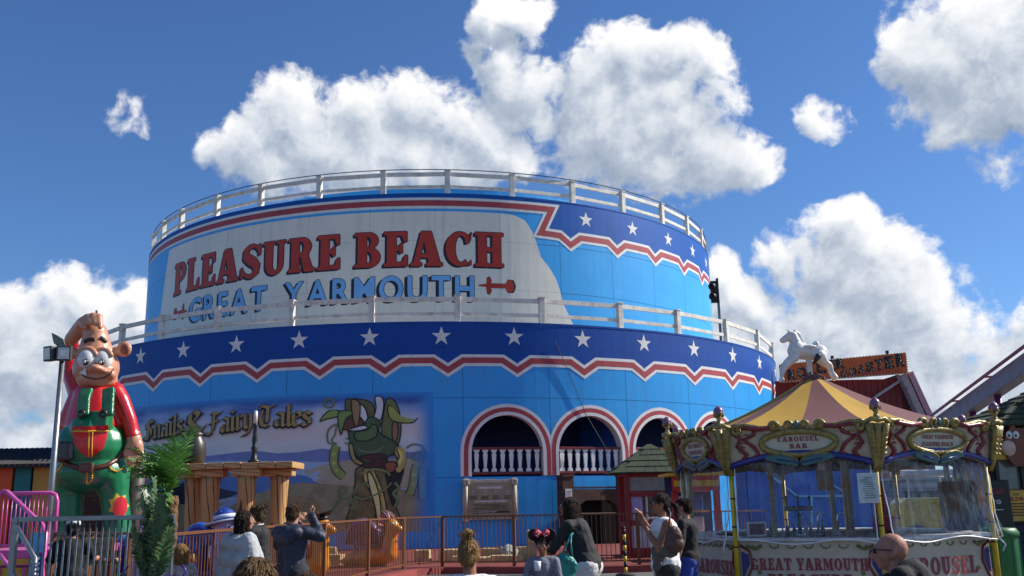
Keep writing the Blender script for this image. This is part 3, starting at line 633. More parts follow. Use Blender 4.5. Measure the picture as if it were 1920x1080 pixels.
def paint(px, c, name='painted_shape', dr=None, var=.1, scale=2.0, col2=None, smooth=True):
    org = smooth and max(x for x, y in px) < 790 and min(x for x, y in px) > 594
    if smooth and max(x for x, y in px) < 790: px = spl(px)
    if org:
        pts = [cyl(x, y, R1) for x, y in px + px[:1]]; tsheet('painted_outline', ribbon(pts, .022, K1), R1 + .008 + .0012 * (_ml[0] + 1.5), mpaint((24, 26, 18)), step=2.0, parent=MU)
    _ml[0] += 1; m = mpaint(c, col2, var, scale)
    tsheet(name, [cyl(x, y, R1) for x, y in px], R1 + (dr or .008 + .0012 * _ml[0]), m, step=2.0, parent=MU)
def vine(px, w, c, name='painted_vine'):
    px = spl(px, False)
    _ml[0] += 1; m = mpaint(c)
    pts = [cyl(x, y, R1) for x, y in px]; tsheet(name, ribbon(pts, w, K1), R1 + .008 + .0012 * _ml[0], m, step=2.0, parent=MU)
paint([(372, 862), (382, 856), (430, 850), (480, 845), (520, 850), (560, 848), (605, 841), (650, 846), (815, 848), (815, 872), (600, 874), (372, 870)], (120, 136, 190))
paint([(372, 868), (480, 864), (600, 866), (640, 868), (600, 884), (560, 920), (372, 905)], (160, 188, 216))
paint([(568, 884), (590, 878), (625, 866), (660, 862), (815, 858), (815, 915), (650, 915), (590, 903), (604, 895), (580, 890)], (176, 170, 142))
paint([(420, 885), (560, 890), (590, 903), (600, 912), (500, 925), (410, 935), (330, 945), (330, 890)], (84, 128, 186))
paint([(330, 908), (380, 908), (430, 920), (446, 923), (432, 932), (410, 938), (400, 950), (330, 945)], (44, 52, 70))
paint([(330, 945), (395, 948), (425, 940), (500, 920), (560, 905), (620, 908), (690, 914), (815, 922), (815, 996), (330, 996)], (158, 146, 112), var=.2)
paint([(400, 996), (418, 975), (404, 958), (425, 942), (448, 932), (470, 930), (440, 945), (425, 960), (445, 978), (440, 996)], (140, 166, 200))
paint([(440, 996), (450, 960), (490, 940), (560, 930), (600, 945), (600, 996)], (158, 136, 92), var=.2)
# beanstalk with pods, and the climber in green
paint([(648, 752), (660, 748), (672, 748), (690, 752), (702, 765), (700, 800), (690, 830), (660, 830), (650, 790)], (113, 103, 64))
paint([(724, 752), (735, 748), (747, 765), (752, 800), (748, 830), (735, 850), (718, 840), (716, 800)], (113, 121, 64))
paint([(736, 795), (744, 792), (747, 810), (742, 828), (736, 822)], (157, 113, 85))
paint([(672, 876), (666, 905), (660, 940), (654, 996), (752, 996), (742, 950), (735, 905), (728, 876)], (131, 116, 70), var=.3, scale=4)
paint([(682, 880), (684, 905), (700, 930), (705, 960), (700, 996), (728, 996), (726, 960), (718, 920), (705, 890), (700, 878)], (225, 198, 118), var=.3, scale=5)
paint([(725, 880), (755, 878), (752, 900), (742, 930), (738, 950), (730, 930), (726, 905)], (26, 26, 20))
paint([(728, 760), (738, 766), (752, 780), (778, 786), (782, 784), (775, 792), (755, 793), (735, 788), (728, 775)], (167, 177, 85))
paint([(600, 790), (612, 774), (626, 769), (645, 774), (630, 782), (612, 786)], (146, 167, 80))
for P_, w in (([(615, 830), (614, 812), (622, 800), (634, 795)], .035), ([(632, 795), (628, 815), (622, 826), (630, 832)], .03), ([(615, 830), (625, 833), (632, 832)], .03),
              ([(762, 840), (772, 834), (786, 834), (794, 842), (790, 858), (776, 862), (772, 855), (782, 848), (800, 845)], .035), ([(792, 850), (784, 866)], .03), ([(798, 848), (792, 870)], .03),
              ([(636, 932), (650, 935), (662, 925), (672, 912), (690, 905)], .04), ([(636, 918), (645, 912), (650, 920), (642, 926)], .03), ([(655, 940), (668, 935), (670, 948), (658, 952), (652, 945), (662, 942)], .035),
              ([(622, 958), (630, 945), (638, 930), (632, 918)], .04), ([(740, 905), (748, 915), (738, 925), (746, 938), (740, 950)], .05),
              ([(608, 755), (616, 748), (626, 752), (624, 762), (612, 764), (606, 756)], .035), ([(612, 757), (618, 754), (620, 758)], .02), ([(648, 822), (656, 824), (654, 832), (646, 830)], .025)):
    vine(P_, w, (113, 134, 85))
def pod(px, r, c=(144, 162, 80)):
    vine(px, r * 1.25, (28, 34, 20), 'painted_pod'); vine(px, r, c, 'painted_pod')
    for x, y in px[1:-1]:
        _ml[0] += 1; t, z = cyl(x, y, R1); tsheet('painted_pea', [(t + r * .6 / K1 * math.cos(a * .7854), z + r * .6 * math.sin(a * .7854)) for a in range(8)], R1 + .008 + .0012 * _ml[0], mpaint((182, 187, 103)), step=2.0, parent=MU)
pod([(631, 836), (627, 852), (627, 868), (632, 882), (644, 893)], .13); pod([(781, 872), (777, 890), (775, 908), (768, 928)], .12); pod([(794, 876), (793, 895), (793, 915), (794, 938)], .13)
paint([(635, 775), (650, 770), (668, 773), (674, 780), (655, 785), (645, 800), (640, 815), (636, 800)], (123, 151, 75))
paint([(652, 783), (668, 777), (678, 786), (683, 792), (676, 800), (662, 805), (648, 806), (645, 800)], (113, 64, 41))
paint([(662, 770), (672, 758), (684, 764), (690, 782), (686, 793), (678, 784), (668, 775)], (225, 225, 225))
paint([(704, 745), (716, 745), (720, 760), (714, 788), (702, 785), (706, 765)], (225, 225, 225))
paint([(656, 806), (680, 800), (690, 785), (700, 782), (714, 792), (712, 812), (742, 830), (746, 845), (722, 858), (690, 868), (668, 852), (658, 832)], (75, 98, 57))
paint([(676, 856), (720, 852), (724, 872), (700, 878), (678, 872)], (80, 39, 36))
vine([(672, 843), (690, 848), (708, 846), (720, 836)], .025, (123, 126, 108))
paint([(744, 836), (760, 845), (761, 862), (752, 884), (741, 882), (746, 862), (740, 850)], (198, 174, 90))
paint([(722, 870), (736, 866), (744, 872), (738, 884), (728, 886)], (159, 90, 57)); paint([(655, 835), (662, 834), (668, 858), (682, 868), (674, 872), (660, 860)], (169, 157, 90))
paint([(655, 806), (682, 798), (690, 803), (672, 808)], (225, 225, 225))

paint([(666, 812), (690, 806), (700, 796), (708, 802), (706, 818), (690, 826), (670, 826)], (95, 123, 72)); paint([(660, 752), (668, 750), (676, 760), (674, 790), (668, 800), (662, 780)], (159, 128, 82)); paint([(690, 888), (698, 890), (712, 930), (716, 985), (710, 990), (704, 950), (694, 915)], (225, 225, 144))
vine([(676, 890), (690, 882), (706, 880), (724, 884), (732, 892)], .035, (134, 149, 90)); vine([(666, 930), (680, 936), (700, 930), (722, 918), (735, 905)], .03, (123, 139, 85))
paint([(744, 842), (754, 848), (755, 862), (748, 876), (745, 866), (749, 856)], (225, 218, 123))
# gothic lettering drawn with a broad nib
NIB = {'S': ([[(.78,1.25),(.5,1.5),(.2,1.25),(.3,.95),(.66,.65),(.7,.3),(.4,0),(.03,.2)], [(.42,1.4),(.40,.1)]], .85),
 'n': ([[(.03,.88),(.18,1),(.18,.08),(.28,0)], [(.18,.8),(.42,1),(.56,.85),(.56,.08),(.68,0)]], .72), 'a': ([[(.08,.85),(.3,1),(.5,.85),(.5,.1),(.62,0)], [(.5,.6),(.14,.45),(.12,.15),(.26,0),(.5,.2)]], .66),
 'i': ([[(.03,.88),(.17,1),(.17,.1),(.3,0)], [(.14,1.34),(.22,1.26)]], .34), 'l': ([[(.03,1.4),(.17,1.5),(.17,.1),(.3,0)]], .34),
 's': ([[(.46,.85),(.25,1),(.08,.8),(.2,.58),(.42,.42),(.42,.15),(.22,0),(.02,.15)]], .54), 'F': ([[(.05,1.3),(.3,1.5),(.68,1.35),(.98,1.5)], [(.42,1.4),(.38,.3),(.18,0),(-.08,.1)], [(.2,.8),(.72,.86)]], .9),
 'r': ([[(.03,.88),(.17,1),(.17,.08),(.28,0)], [(.17,.8),(.4,1),(.5,.88)]], .52), 'y': ([[(.03,.9),(.14,1),(.14,.2),(.3,0),(.5,.15)], [(.52,1),(.52,0),(.35,-.35),(.08,-.4)]], .66),
 'T': ([[(.03,1.2),(.2,1.5),(.55,1.35),(.95,1.5)], [(.25,1.1),(.1,.6),(.25,.1),(.55,0),(.85,.25)], [(.56,1.4),(.52,.3)]], .92), 'e': ([[(.14,.5),(.5,.7),(.45,.95),(.28,1),(.1,.8),(.1,.2),(.25,0),(.52,.15)]], .58),
 '&': ([[(.78,.08),(.22,.95),(.25,1.35),(.45,1.5),(.62,1.3),(.5,1.05),(.15,.6),(.1,.25),(.3,0),(.6,.15),(.88,.6)]], .95)}
GOLD = mat('gold_letter_paint', (176, 148, 84), .5, var=.15, scale=4); GDK = mat('gothic_outline_paint', (22, 18, 30), .6)
def nib_word(word, px0, px1, pyb, xh):
    t0, z0 = cyl(px0, pyb[0], R1); t1, z1 = cyl(px1, pyb[1], R1); W = sum(NIB[c][1] for c in word); k = (t1 - t0) / W; x = 0
    for ch in word:
        for nm, nb, dr, m, add in (('letter_outline', (.15, .12), .070, GDK, .08), ('letter', (.095, .08), .090, GOLD, .0)):
            mb = MB(); n = 0
            for line in NIB[ch][0]:
                for a, b in zip(line[:-1], line[1:]):
                    d = Vector((b[0] - a[0], b[1] - a[1])); u = d.normalized() * add
                    q = [(a[0] - nb[0] - u.x, a[1] - nb[1] - u.y), (b[0] - nb[0] + u.x, b[1] - nb[1] + u.y), (b[0] + nb[0] + u.x, b[1] + nb[1] + u.y), (a[0] + nb[0] - u.x, a[1] + nb[1] - u.y)]
                    sh = (-.04, -.05) if add else (0, 0); fn = on_drum(R1 + dr + .0008 * n); n += 1
                    mb.add([fn(t0 + (x + p[0] + sh[0]) * k, z0 + (z1 - z0) * (x + p[0]) / W + (p[1] + sh[1]) * xh) for p in q], [(0, 1, 2, 3)])
            mb.build(nm, m, MU, fix=False)
        x += NIB[ch][1]
nib_word('Snails', 273, 346, (826, 812), .50); nib_word('&', 348, 388, (822, 818), .64); nib_word('Fairy', 392, 476, (815, 802), .52); nib_word('Tales', 486, 586, (800, 798), .50)

# ------------------------------------------------------------------ painted plinth and brown fence round the snail ride
FENCE_PX = [(120, 13.6), (185, 13.0), (258, 12.4), (334, 11.7), (450, 14.0), (530, 16.0), (610, 18.2), (690, 21.2), (755, 23.4), (825, 24.2), (955, 23.8), (1080, 23.3), (1180, 23.5), (1300, 23.8), (1420, 24.6)]
FP = [Vector(((x - 960) / FPX * D * 1.0, D, 0)) for x, D in FENCE_PX]
KR = mat('red_kerb_paint', (150, 62, 58), .75, var=.2, scale=2.2, bump=.25, bscale=30, col2=(122, 56, 50), streak=.25)
PL = mat('red_plinth_top', (122, 50, 44), .8, var=.2, scale=1.5, bump=.2, bscale=25, col2=(96, 44, 38))
cen = Vector((TC.x, TC.y, 0))
def off_line(P, d):
    out = []
    for i, p in enumerate(P):
        a = P[max(i - 1, 0)]; b = P[min(i + 1, len(P) - 1)]; t = (b - a).normalized(); out.append(p + Vector((t.y, -t.x, 0)) * d)
    return out
edge = off_line(FP, .35); back = [Vector((-9.5, 30, 0)), Vector((-9.5, 10.2, 0))]
plz = .15
poly = [(p.x, p.y) for p in edge] + [(9, 30), (12, 45), (-22, 45), (-22, 16), (-7.5, 14.2)]
plin = MB().prism(poly, lambda x, y, d: (x, y, plz - d), plz + .05)
pl_o = plin.build('plinth', PL, fix=True); tag(pl_o, kind='structure')
kerb = MB()
for a, b in zip(edge[:-1], edge[1:]):
    n = (b - a).normalized(); n = Vector((n.y, -n.x, 0))
    kerb.add([a + n * .012, b + n * .012, b + n * .012 + Vector((0, 0, plz + .004)), a + n * .012 + Vector((0, 0, plz + .004)), b - n * .16 + Vector((0, 0, plz + .004)), a - n * .16 + Vector((0, 0, plz + .004))], [(0, 1, 2, 3), (3, 2, 4, 5)])
k_o = kerb.build('kerb', KR, fix=False); tag(k_o, kind='structure')
FM = mat('brown_fence_paint', (118, 74, 42), .45, var=.2, scale=5, bump=.1, bscale=40, col2=(104, 62, 36), metal=.1)
FN = empty('railing_fence', FP[6]); tag(FN, 'brown metal railing fence with upright bars round the snail ride', 'fence')
FI = Matrix.Translation(-FP[6])
def fput(o): o.matrix_parent_inverse = FI; return o
zt, zb_ = 1.345, .25
up_ = Vector((0, 0, 1))
seg_len = 0; acc_bars = []
for a, b in zip(FP[:-1], FP[1:]):
    L = (b - a).length; u = (b - a) / L
    n = max(1, round(L / 2.3))
    for i in range(n):
        p, q = a + u * (L * i / n), a + u * (L * (i + 1) / n)
        fput(MB().box(p + up_ * ((zt + plz) / 2), (.075, .075, zt - plz), Matrix.Rotation(math.atan2(u.y, u.x), 3, 'Z')).build('fence_post', FM, FN, bevel=.006))
        e = u * .039
        fput(MB().bar(p + e + up_ * (zt - .02), q - e + up_ * (zt - .02), .055, .035).build('top_rail', FM, FN)); fput(MB().bar(p + e + up_ * zb_, q - e + up_ * zb_, .04, .03).build('bottom_rail', FM, FN))
        m = max(2, round((q - p).length / .112))
        for k in range(1, m): acc_bars.append(p + (q - p) * (k / m))
barme = MB().tube([(0, 0, zb_ + .016), (0, 0, zt - .038)], .0095, 6).mesh('bar'); barme.materials.append(FM)
for p in acc_bars[:298]:
    o = bpy.data.objects.new('bar', barme); COL.objects.link(o); o.parent = FN; o.matrix_parent_inverse = FI; o.location = p
# a sagging joint cover plate where two panels meet on the right
fput(MB().box(FP[11] + Vector((.35, -.07, zt + .004)), (.85, .11, .012)).build('joint_plate', mat('bright_plate', (222, 190, 150), .35), FN))

# ------------------------------------------------------------------ striped bollard
def bollard():
    p = at(1173, 1066, 22.2); p.z = 0
    o = empty('bollard', p); tag(o, 'thin black and yellow banded bollard post standing by the red kerb', 'bollard')
    Y = mat('bollard_yellow', (226, 190, 34), .5, var=.15, scale=9); K = mat('bollard_black', (24, 22, 24), .6)
    MB().lathe([(.22, 0), (.22, .03), (.10, .06), (.05, .07)], 20).build('base', mat('bollard_rubber', (56, 54, 52), .85), o, True)
    z = .06; i = 0
    while z < .98: MB().lathe([(.036, z), (.036, z + .118)], 12).build('band', Y if i % 2 == 0 else K, o, True); z += .118; i += 1
    MB().lathe([(.037, z), (.037, z + .03), (.02, z + .05), (.004, z + .055)], 12).build('cap', K, o, True)
bollard()

# ------------------------------------------------------------------ cream stone blocks and a boulder on the ride floor
STONE = mat('cream_stone', (196, 172, 128), .85, var=.25, scale=4, bump=.8, bscale=14, col2=(160, 136, 98))
def block(x, y, w, h, Y, lab, d=.35, rz=0):
    c = at(x, y, Y); k = FPX / (Y * .98); c.z = plz + .002
    o = empty('stone_block', c, rz); tag(o, lab, 'stone block', 'cream stone blocks on the ride floor')
    mb = MB().box((0, 0, h / 2), (w, d, h)); me = mb.mesh(); bm = bmesh.new(); bm.from_mesh(me)
    bmesh.ops.subdivide_edges(bm, edges=bm.edges[:], cuts=4, use_grid_fill=True)
    s = random.uniform(0, 50)
    for v in bm.verts:
        n = noise.noise_vector(v.co * 5 + Vector((s, 0, 0))); v.co += n * .018
        for ax in range(3):
            lim = (w / 2, d / 2, 9)[ax]
        f = abs(v.co.x) / (w / 2) > .93, abs(v.co.y) / (d / 2) > .9, v.co.z / h > .93
        if sum(f) >= 2: v.co.x *= .96; v.co.y *= .95; v.co.z *= .97
        v.co.z = max(v.co.z, 0)
    bm.to_mesh(me); bm.free(); put('block', me, STONE, o, False)
for x, w, h, Y, lab in ((612, .55, .42, 26.5, 'tall cream stone block behind the golden snail car'), (626, .5, .25, 26, 'low cream stone block just in front of the tall one by the golden snail'), (793, .42, .30, 26.5, 'cream stone block beside the orange frilled snail car'), (845, .55, .30, 26.5, 'squared cream stone block below the left end of the notice board'),
        (920, .52, .32, 26.3, 'cream stone block directly left of the grey boulder'), (936, .5, .16, 25.8, 'low cream slab in front of the grey boulder'), (905, .4, .14, 25.6, 'low cream slab left of the slab before the boulder'), (983, .6, .34, 26.4, 'broad cream stone block directly right of the grey boulder'), (962, .5, .16, 25.7, 'low cream slab in front of the broad block right of the boulder'), (865, .45, .15, 25.9, 'low cream slab in front of the block under the notice board')):
    block(x, 1040, w, h, Y, lab, rz=random.uniform(-.2, .2))
block(995, 1010, .22, .75, 26.6, 'tall narrow cream stone block standing upright among the low ones', .25)
bo = at(951, 1030, 26.2); bo.z = plz + .16
ro = fuse(MB().ball(bo, (.30, .26, .22)).ball(bo + Vector((.08, 0, .03)), (.2, .2, .18)), 'boulder', mat('grey_boulder', (150, 148, 142), .85, var=.25, scale=6, bump=.5, bscale=18), None, .03, 2, .05, 6); tag(ro, 'rounded pale grey boulder between cream stone blocks behind the fence', 'boulder')

# ------------------------------------------------------------------ giant table with jug and candlestick
def wood_mat(name, c, c2, axis='Z', sc=5.0):
    if name in _M: return _M[name]
    m = bpy.data.materials.new(name); _M[name] = m; m.use_nodes = True; nt = m.node_tree; P = nt.nodes['Principled BSDF']; L = nt.links.new
    geo = nt.nodes.new('ShaderNodeNewGeometry'); mp = nt.nodes.new('ShaderNodeMapping'); L(geo.outputs['Position'], mp.inputs[0])
    mp.inputs['Scale'].default_value = {'Z': (2.2, 2.2, .3), 'X': (.3, 2.2, 2.2)}[axis]
    w = nt.nodes.new('ShaderNodeTexWave'); w.wave_type = 'BANDS'; w.bands_direction = 'DIAGONAL'; w.inputs['Scale'].default_value = sc * .3; w.inputs['Distortion'].default_value = 3.5; w.inputs['Detail'].default_value = 2; L(mp.outputs[0], w.inputs[0])
    cr = nt.nodes.new('ShaderNodeValToRGB'); L(w.outputs[1], cr.inputs[0]); E = cr.color_ramp.elements
    E[0].position = .02; E[0].color = (*lin(c2), 1); E[1].position = .10; E[1].color = (*lin(c), 1)
    L(cr.outputs[0], P.inputs['Base Color']); P.inputs['Roughness'].default_value = .55
    b = nt.nodes.new('ShaderNodeBump'); b.inputs['Strength'].default_value = .5; b.inputs['Distance'].default_value = .03; L(cr.outputs[0], b.inputs['Height']); L(b.outputs[0], P.inputs['Normal'])
    return m
WL = wood_mat('carved_leg_wood', (186, 142, 86), (70, 42, 22)); WT = wood_mat('table_top_wood', (190, 152, 98), (122, 88, 52), 'X', 9)
def table():
    Y = 27.0; a = at(330, 874, Y); b = at(555, 874, Y); z = (a.z + b.z) / 2; o = empty('giant_table', ((a.x + b.x) / 2, Y, plz)); tag(o, 'giant carved wooden table on thick wavy legs in front of the mural', 'table')
    I = Matrix.Translation(-o.location)
    def tp(q): q.matrix_parent_inverse = I; return q
    x0, x1 = a.x, b.x; n = 7; w = (x1 - x0) / n; h = .17
    for i in range(n):
        tp(MB().box((x0 + w * (i + .5), Y + .35, z + random.uniform(-.01, .01)), (w * random.uniform(.965, .985), 1.5, h)).build('plank', WT, o, bevel=.025))
    for px, dy in ((352, .6), (396, .05), (466, -.1), (520, .3)):
        t = at(px, 880, Y); zc = z - h / 2
        tp(MB().box((t.x, Y + dy, zc - .11), (.8, .5, .2)).build('capital', WT, o, bevel=.04))
        mb = MB(); prof = []
        for i in range(13):
            f = i / 12; zz = zc - .21 - (zc - .21 - plz) * f; prof.append(((.265 - .06 * math.sin(f * 2.2) + .10 * max(0, f - .6)) * 1.0, zz))
        prof[-1] = (prof[-1][0], plz)
        seg = 14; mb.lathe(prof[::-1], seg, (t.x, Y + dy, 0))
        tp(mb.build('leg', WL, o, True))
    return z + h / 2 + .01
ttz = table()
JB = mat('dark_jug_glaze', (62, 54, 46), .4, var=.2, scale=6)
p = at(363, 866, 27.2); p.z = ttz + .004; o = empty('jug', p); tag(o, 'dark brown jug with a square handle standing on the giant table', 'jug')
MB().lathe([(.26, 0), (.30, .10), (.33, .35), (.30, .58), (.22, .72), (.20, .78), (.24, .84), (.19, .84), (.16, .7), (.02, .68)], 22).build('body', JB, o, True)
MB().tube([(-.28, 0, .2), (-.5, 0, .22), (-.58, 0, .32), (-.58, 0, .74), (-.5, 0, .84), (-.2, 0, .82)], .04, 8).build('handle', JB, o, True)
p = at(476, 866, 27.2); p.z = ttz + .004; o = empty('candlestick', p); tag(o, 'tall black turned candlestick with a white candle on the giant table', 'candlestick')
MB().lathe([(.17, 0), (.17, .05), (.09, .09), (.07, .3), (.10, .4), (.06, .46), (.08, .62), (.055, .8), (.05, 1.0), (.07, 1.05), (.05, 1.08)], 16).build('stick', mat('black_iron', (24, 22, 22), .45), o, True)
MB().lathe([(.055, 1.08), (.055, 1.42), (.03, 1.44)], 12).build('candle', mat('candle_wax', (226, 224, 216), .5), o, True)

# ------------------------------------------------------------------ notice board on the tower wall
def notice():
    t, z = cyl(918, 935, R1); c = Vector(on_drum(R1 + .16)(t, 0)); o = empty('notice_board', (c.x, c.y, 1.0), R_(t)); tag(o, 'parchment-coloured notice board with scrolled corners on the blue tower wall', 'notice board')
    F_ = mat('parchment_frame', (190, 180, 156), .6, var=.15, scale=5); B_ = mat('parchment_face', (158, 148, 116), .6, var=.15, scale=3); T_ = mat('notice_ink', (60, 52, 44), .6); W_ = mat('notice_white', (210, 208, 204), .5)
    Wd, H0, H1 = 1.98, .02, 1.48
    out = [(-.99, .05), (-.8, 0), (-.78, .08), (.78, .08), (.8, 0), (.99, .05), (.97, .4), (.99, .9), (.96, 1.2), (1.0, 1.46), (.85, 1.52), (.72, 1.47), (.4, 1.44), (0, 1.47), (-.4, 1.44), (-.72, 1.47), (-.85, 1.52), (-1.0, 1.46), (-.96, 1.2), (-.99, .9), (-.97, .4)]
    MB().prism(out, lambda x, y, d: (x, d - .03, y), .1).build('backing', F_, o, bevel=.01)
    MB().prism([(-.8, .14), (.8, .14), (.78, 1.36), (-.78, 1.36)], lambda x, y, d: (x, d - .055, y), .02).build('face', B_, o)
    for sx in (-1, 1):
        MB().tube([(sx * .87, -.05, .15), (sx * .87, -.05, 1.3)], .07, 10).build('scroll_pole', F_, o, True)
        MB().box((sx * .86, -.07, 1.37), (.2, .14, .2)).build('scroll_corner', F_, o, bevel=.03)
        write('2', sans, (sx * .86, -.146, 1.32), (1, 0, 0), (0, 0, 1), .1, T_, o, 'lettering')
    MB().box((0, -.060, 1.17), (.86, .012, .08)).build('white_strip', W_, o); MB().box((0, -.060, .70), (1.1, .012, .05)).build('white_strip', W_, o)
    for i in range(4):
        MB().lathe([(.065, 0), (.065, .012)], 14, (-.6 + .4 * i, -.056, 1.0), Matrix.Rotation(R_(90), 3, 'X')).build('pictogram', W_, o)
        MB().lathe([(.035, 0), (.035, .008)], 10, (-.6 + .4 * i, -.0685, 1.0), Matrix.Rotation(R_(90), 3, 'X')).build('pictogram_mark', T_, o)
        for j in range(3): MB().box((-.6 + .4 * i, -.059, .88 - .045 * j), (.28 - .05 * (j % 2), .01, .018)).build('text_line', T_, o)
    for j in range(5): MB().box((0, -.059, .60 - .045 * j), (1.3 - .12 * (j % 3), .01, .016)).build('text_line', T_, o)
    MB().box((0, -.060, .335), (1.35, .012, .07)).build('dark_strip', T_, o)
    MB().box((-.25, -.0665, .34), (.9, .004, .02)).build('text_line', W_, o)
notice()

# ------------------------------------------------------------------ brick entrance to the ride
def brick_mat():
    m = bpy.data.materials.new('dark_brick'); m.use_nodes = True; nt = m.node_tree; P = nt.nodes['Principled BSDF']; L = nt.links.new
    tc = nt.nodes.new('ShaderNodeTexCoord'); mp = nt.nodes.new('ShaderNodeMapping'); mp.inputs['Rotation'].default_value = (R_(-90), 0, 0); L(tc.outputs['Object'], mp.inputs[0])
    b = nt.nodes.new('ShaderNodeTexBrick'); L(mp.outputs[0], b.inputs[0]); b.inputs['Scale'].default_value = 1; b.inputs['Brick Width'].default_value = .23; b.inputs['Row Height'].default_value = .085; b.inputs['Mortar Size'].default_value = .010
    b.inputs['Color1'].default_value = (*lin((92, 58, 42)), 1); b.inputs['Color2'].default_value = (*lin((70, 46, 36)), 1); b.inputs['Mortar'].default_value = (*lin((58, 50, 44)), 1)
    L(b.outputs[0], P.inputs['Base Color']); P.inputs['Roughness'].default_value = .85
    bp = nt.nodes.new('ShaderNodeBump'); bp.inputs['Strength'].default_value = .7; bp.inputs['Distance'].default_value = .02; bp.invert = True; L(b.outputs[1], bp.inputs['Height']); L(bp.outputs[0], P.inputs['Normal']); return m
def entrance():
    BR = brick_mat(); ta, tb = cyl(1036, 893, R1)[0], cyl(1164, 893, R1)[0]; t = (ta + tb) / 2; W = (tb - ta) * K1
    c = Vector(on_drum(R1 + .55)(t, 0)); o = empty('brick_entrance', (c.x, c.y, plz), R_(t)); tag(o, 'dark brick gateway with two pillars and a black arched opening under the gallery', 'gateway')
    pw = .42; H = 2.5 - plz; lw = 2.06 - plz
    for s in (-1, 1):
        MB().box((s * (W / 2 - pw / 2), 0, H / 2), (pw, .5, H)).build('pillar', BR, o)
        MB().box((s * (W / 2 - pw / 2), 0, H + .03), (pw + .06, .56, .07)).build('pillar_cap', BR, o, bevel=.015)
    x = W / 2 - pw; ow = x - .16
    arch_ = [(-x, 0), (-ow, 0)] + [(-ow, 1.1), (-ow + .08, 1.35), (-ow + .35, 1.52), (ow - .35, 1.52), (ow - .08, 1.35), (ow, 1.1)] + [(ow, 0), (x, 0), (x, lw), (-x, lw)]
    MB().prism(arch_, lambda a, b, d: (a, d - .15, b), .4).build('arch_wall', BR, o)
    dk = mat('black_void', (10, 9, 9), .95)  # near-black colour stands in for the unlit depth behind the arch
    mb = MB().box((0, .42, .8), (2 * x, .05, 1.7)); mb.build('void_shade_sheet', dk, o)
    MB().box((0, .1, lw + .06), (2 * x - .01, .5, .05)).build('lintel_slab', BR, o)
    MB().box((-W / 2 + pw / 2, -.262, 1.75), (.26, .015, .36)).build('paper_notice', mat('paper_white', (205, 205, 208), .6), o)
    for j in range(4): MB().box((-W / 2 + pw / 2, -.2715, 1.84 - .06 * j), (.17, .004, .016)).build('text_line', mat('paper_ink', (120, 120, 130), .6), o)
entrance()

# ------------------------------------------------------------------ red ticket booth with green shingle roof
def shingle(name, a, b, c_, d_, rows, cols, m, parent):
    """roof plane a-b (eave), c-d (top, same order), courses of separate tabs"""
    a, b, c_, d_ = map(Vector, (a, b, c_, d_)); n = (b - a).cross(c_ - a).normalized(); n = n if n.z > 0 else -n
    for r in range(rows):
        f0, f1 = r / rows, min((r + 1.35) / rows, 1); L0, L1 = a.lerp(c_, f0), b.lerp(d_, f0); U0, U1 = a.lerp(c_, f1), b.lerp(d_, f1)
        k = max(2, round(cols * (L1 - L0).length / max((b - a).length, .01)))
        for j in range(k):
            s = (j + (.5 if r % 2 else 0)) / k; e = min(s + .97 / k, 1); s = max(s, 0)
            if e - s < .01: continue
            t0, t1 = n * .035, n * .008; p = [L0.lerp(L1, s), L0.lerp(L1, e), U0.lerp(U1, e), U0.lerp(U1, s)]
            MB().add([p[0], p[1], p[2], p[3], p[0] + t0, p[1] + t0 * random.uniform(.8, 1.2), p[2] + t1, p[3] + t1], [(4, 5, 6, 7), (0, 1, 5, 4), (1, 2, 6, 5), (3, 0, 4, 7)]).build('shingle', m, parent, fix=False)
GRS = mat('green_shingle', (60, 70, 48), .9, var=.35, scale=3, bump=.4, bscale=60, col2=(42, 56, 44))
RDP = mat('booth_red_paint', (150, 26, 32), .45, var=.12, scale=3)
GLS = mat('dull_glass', (120, 128, 130), .08, spec=.8, var=.2, scale=1.5, col2=(70, 84, 92))
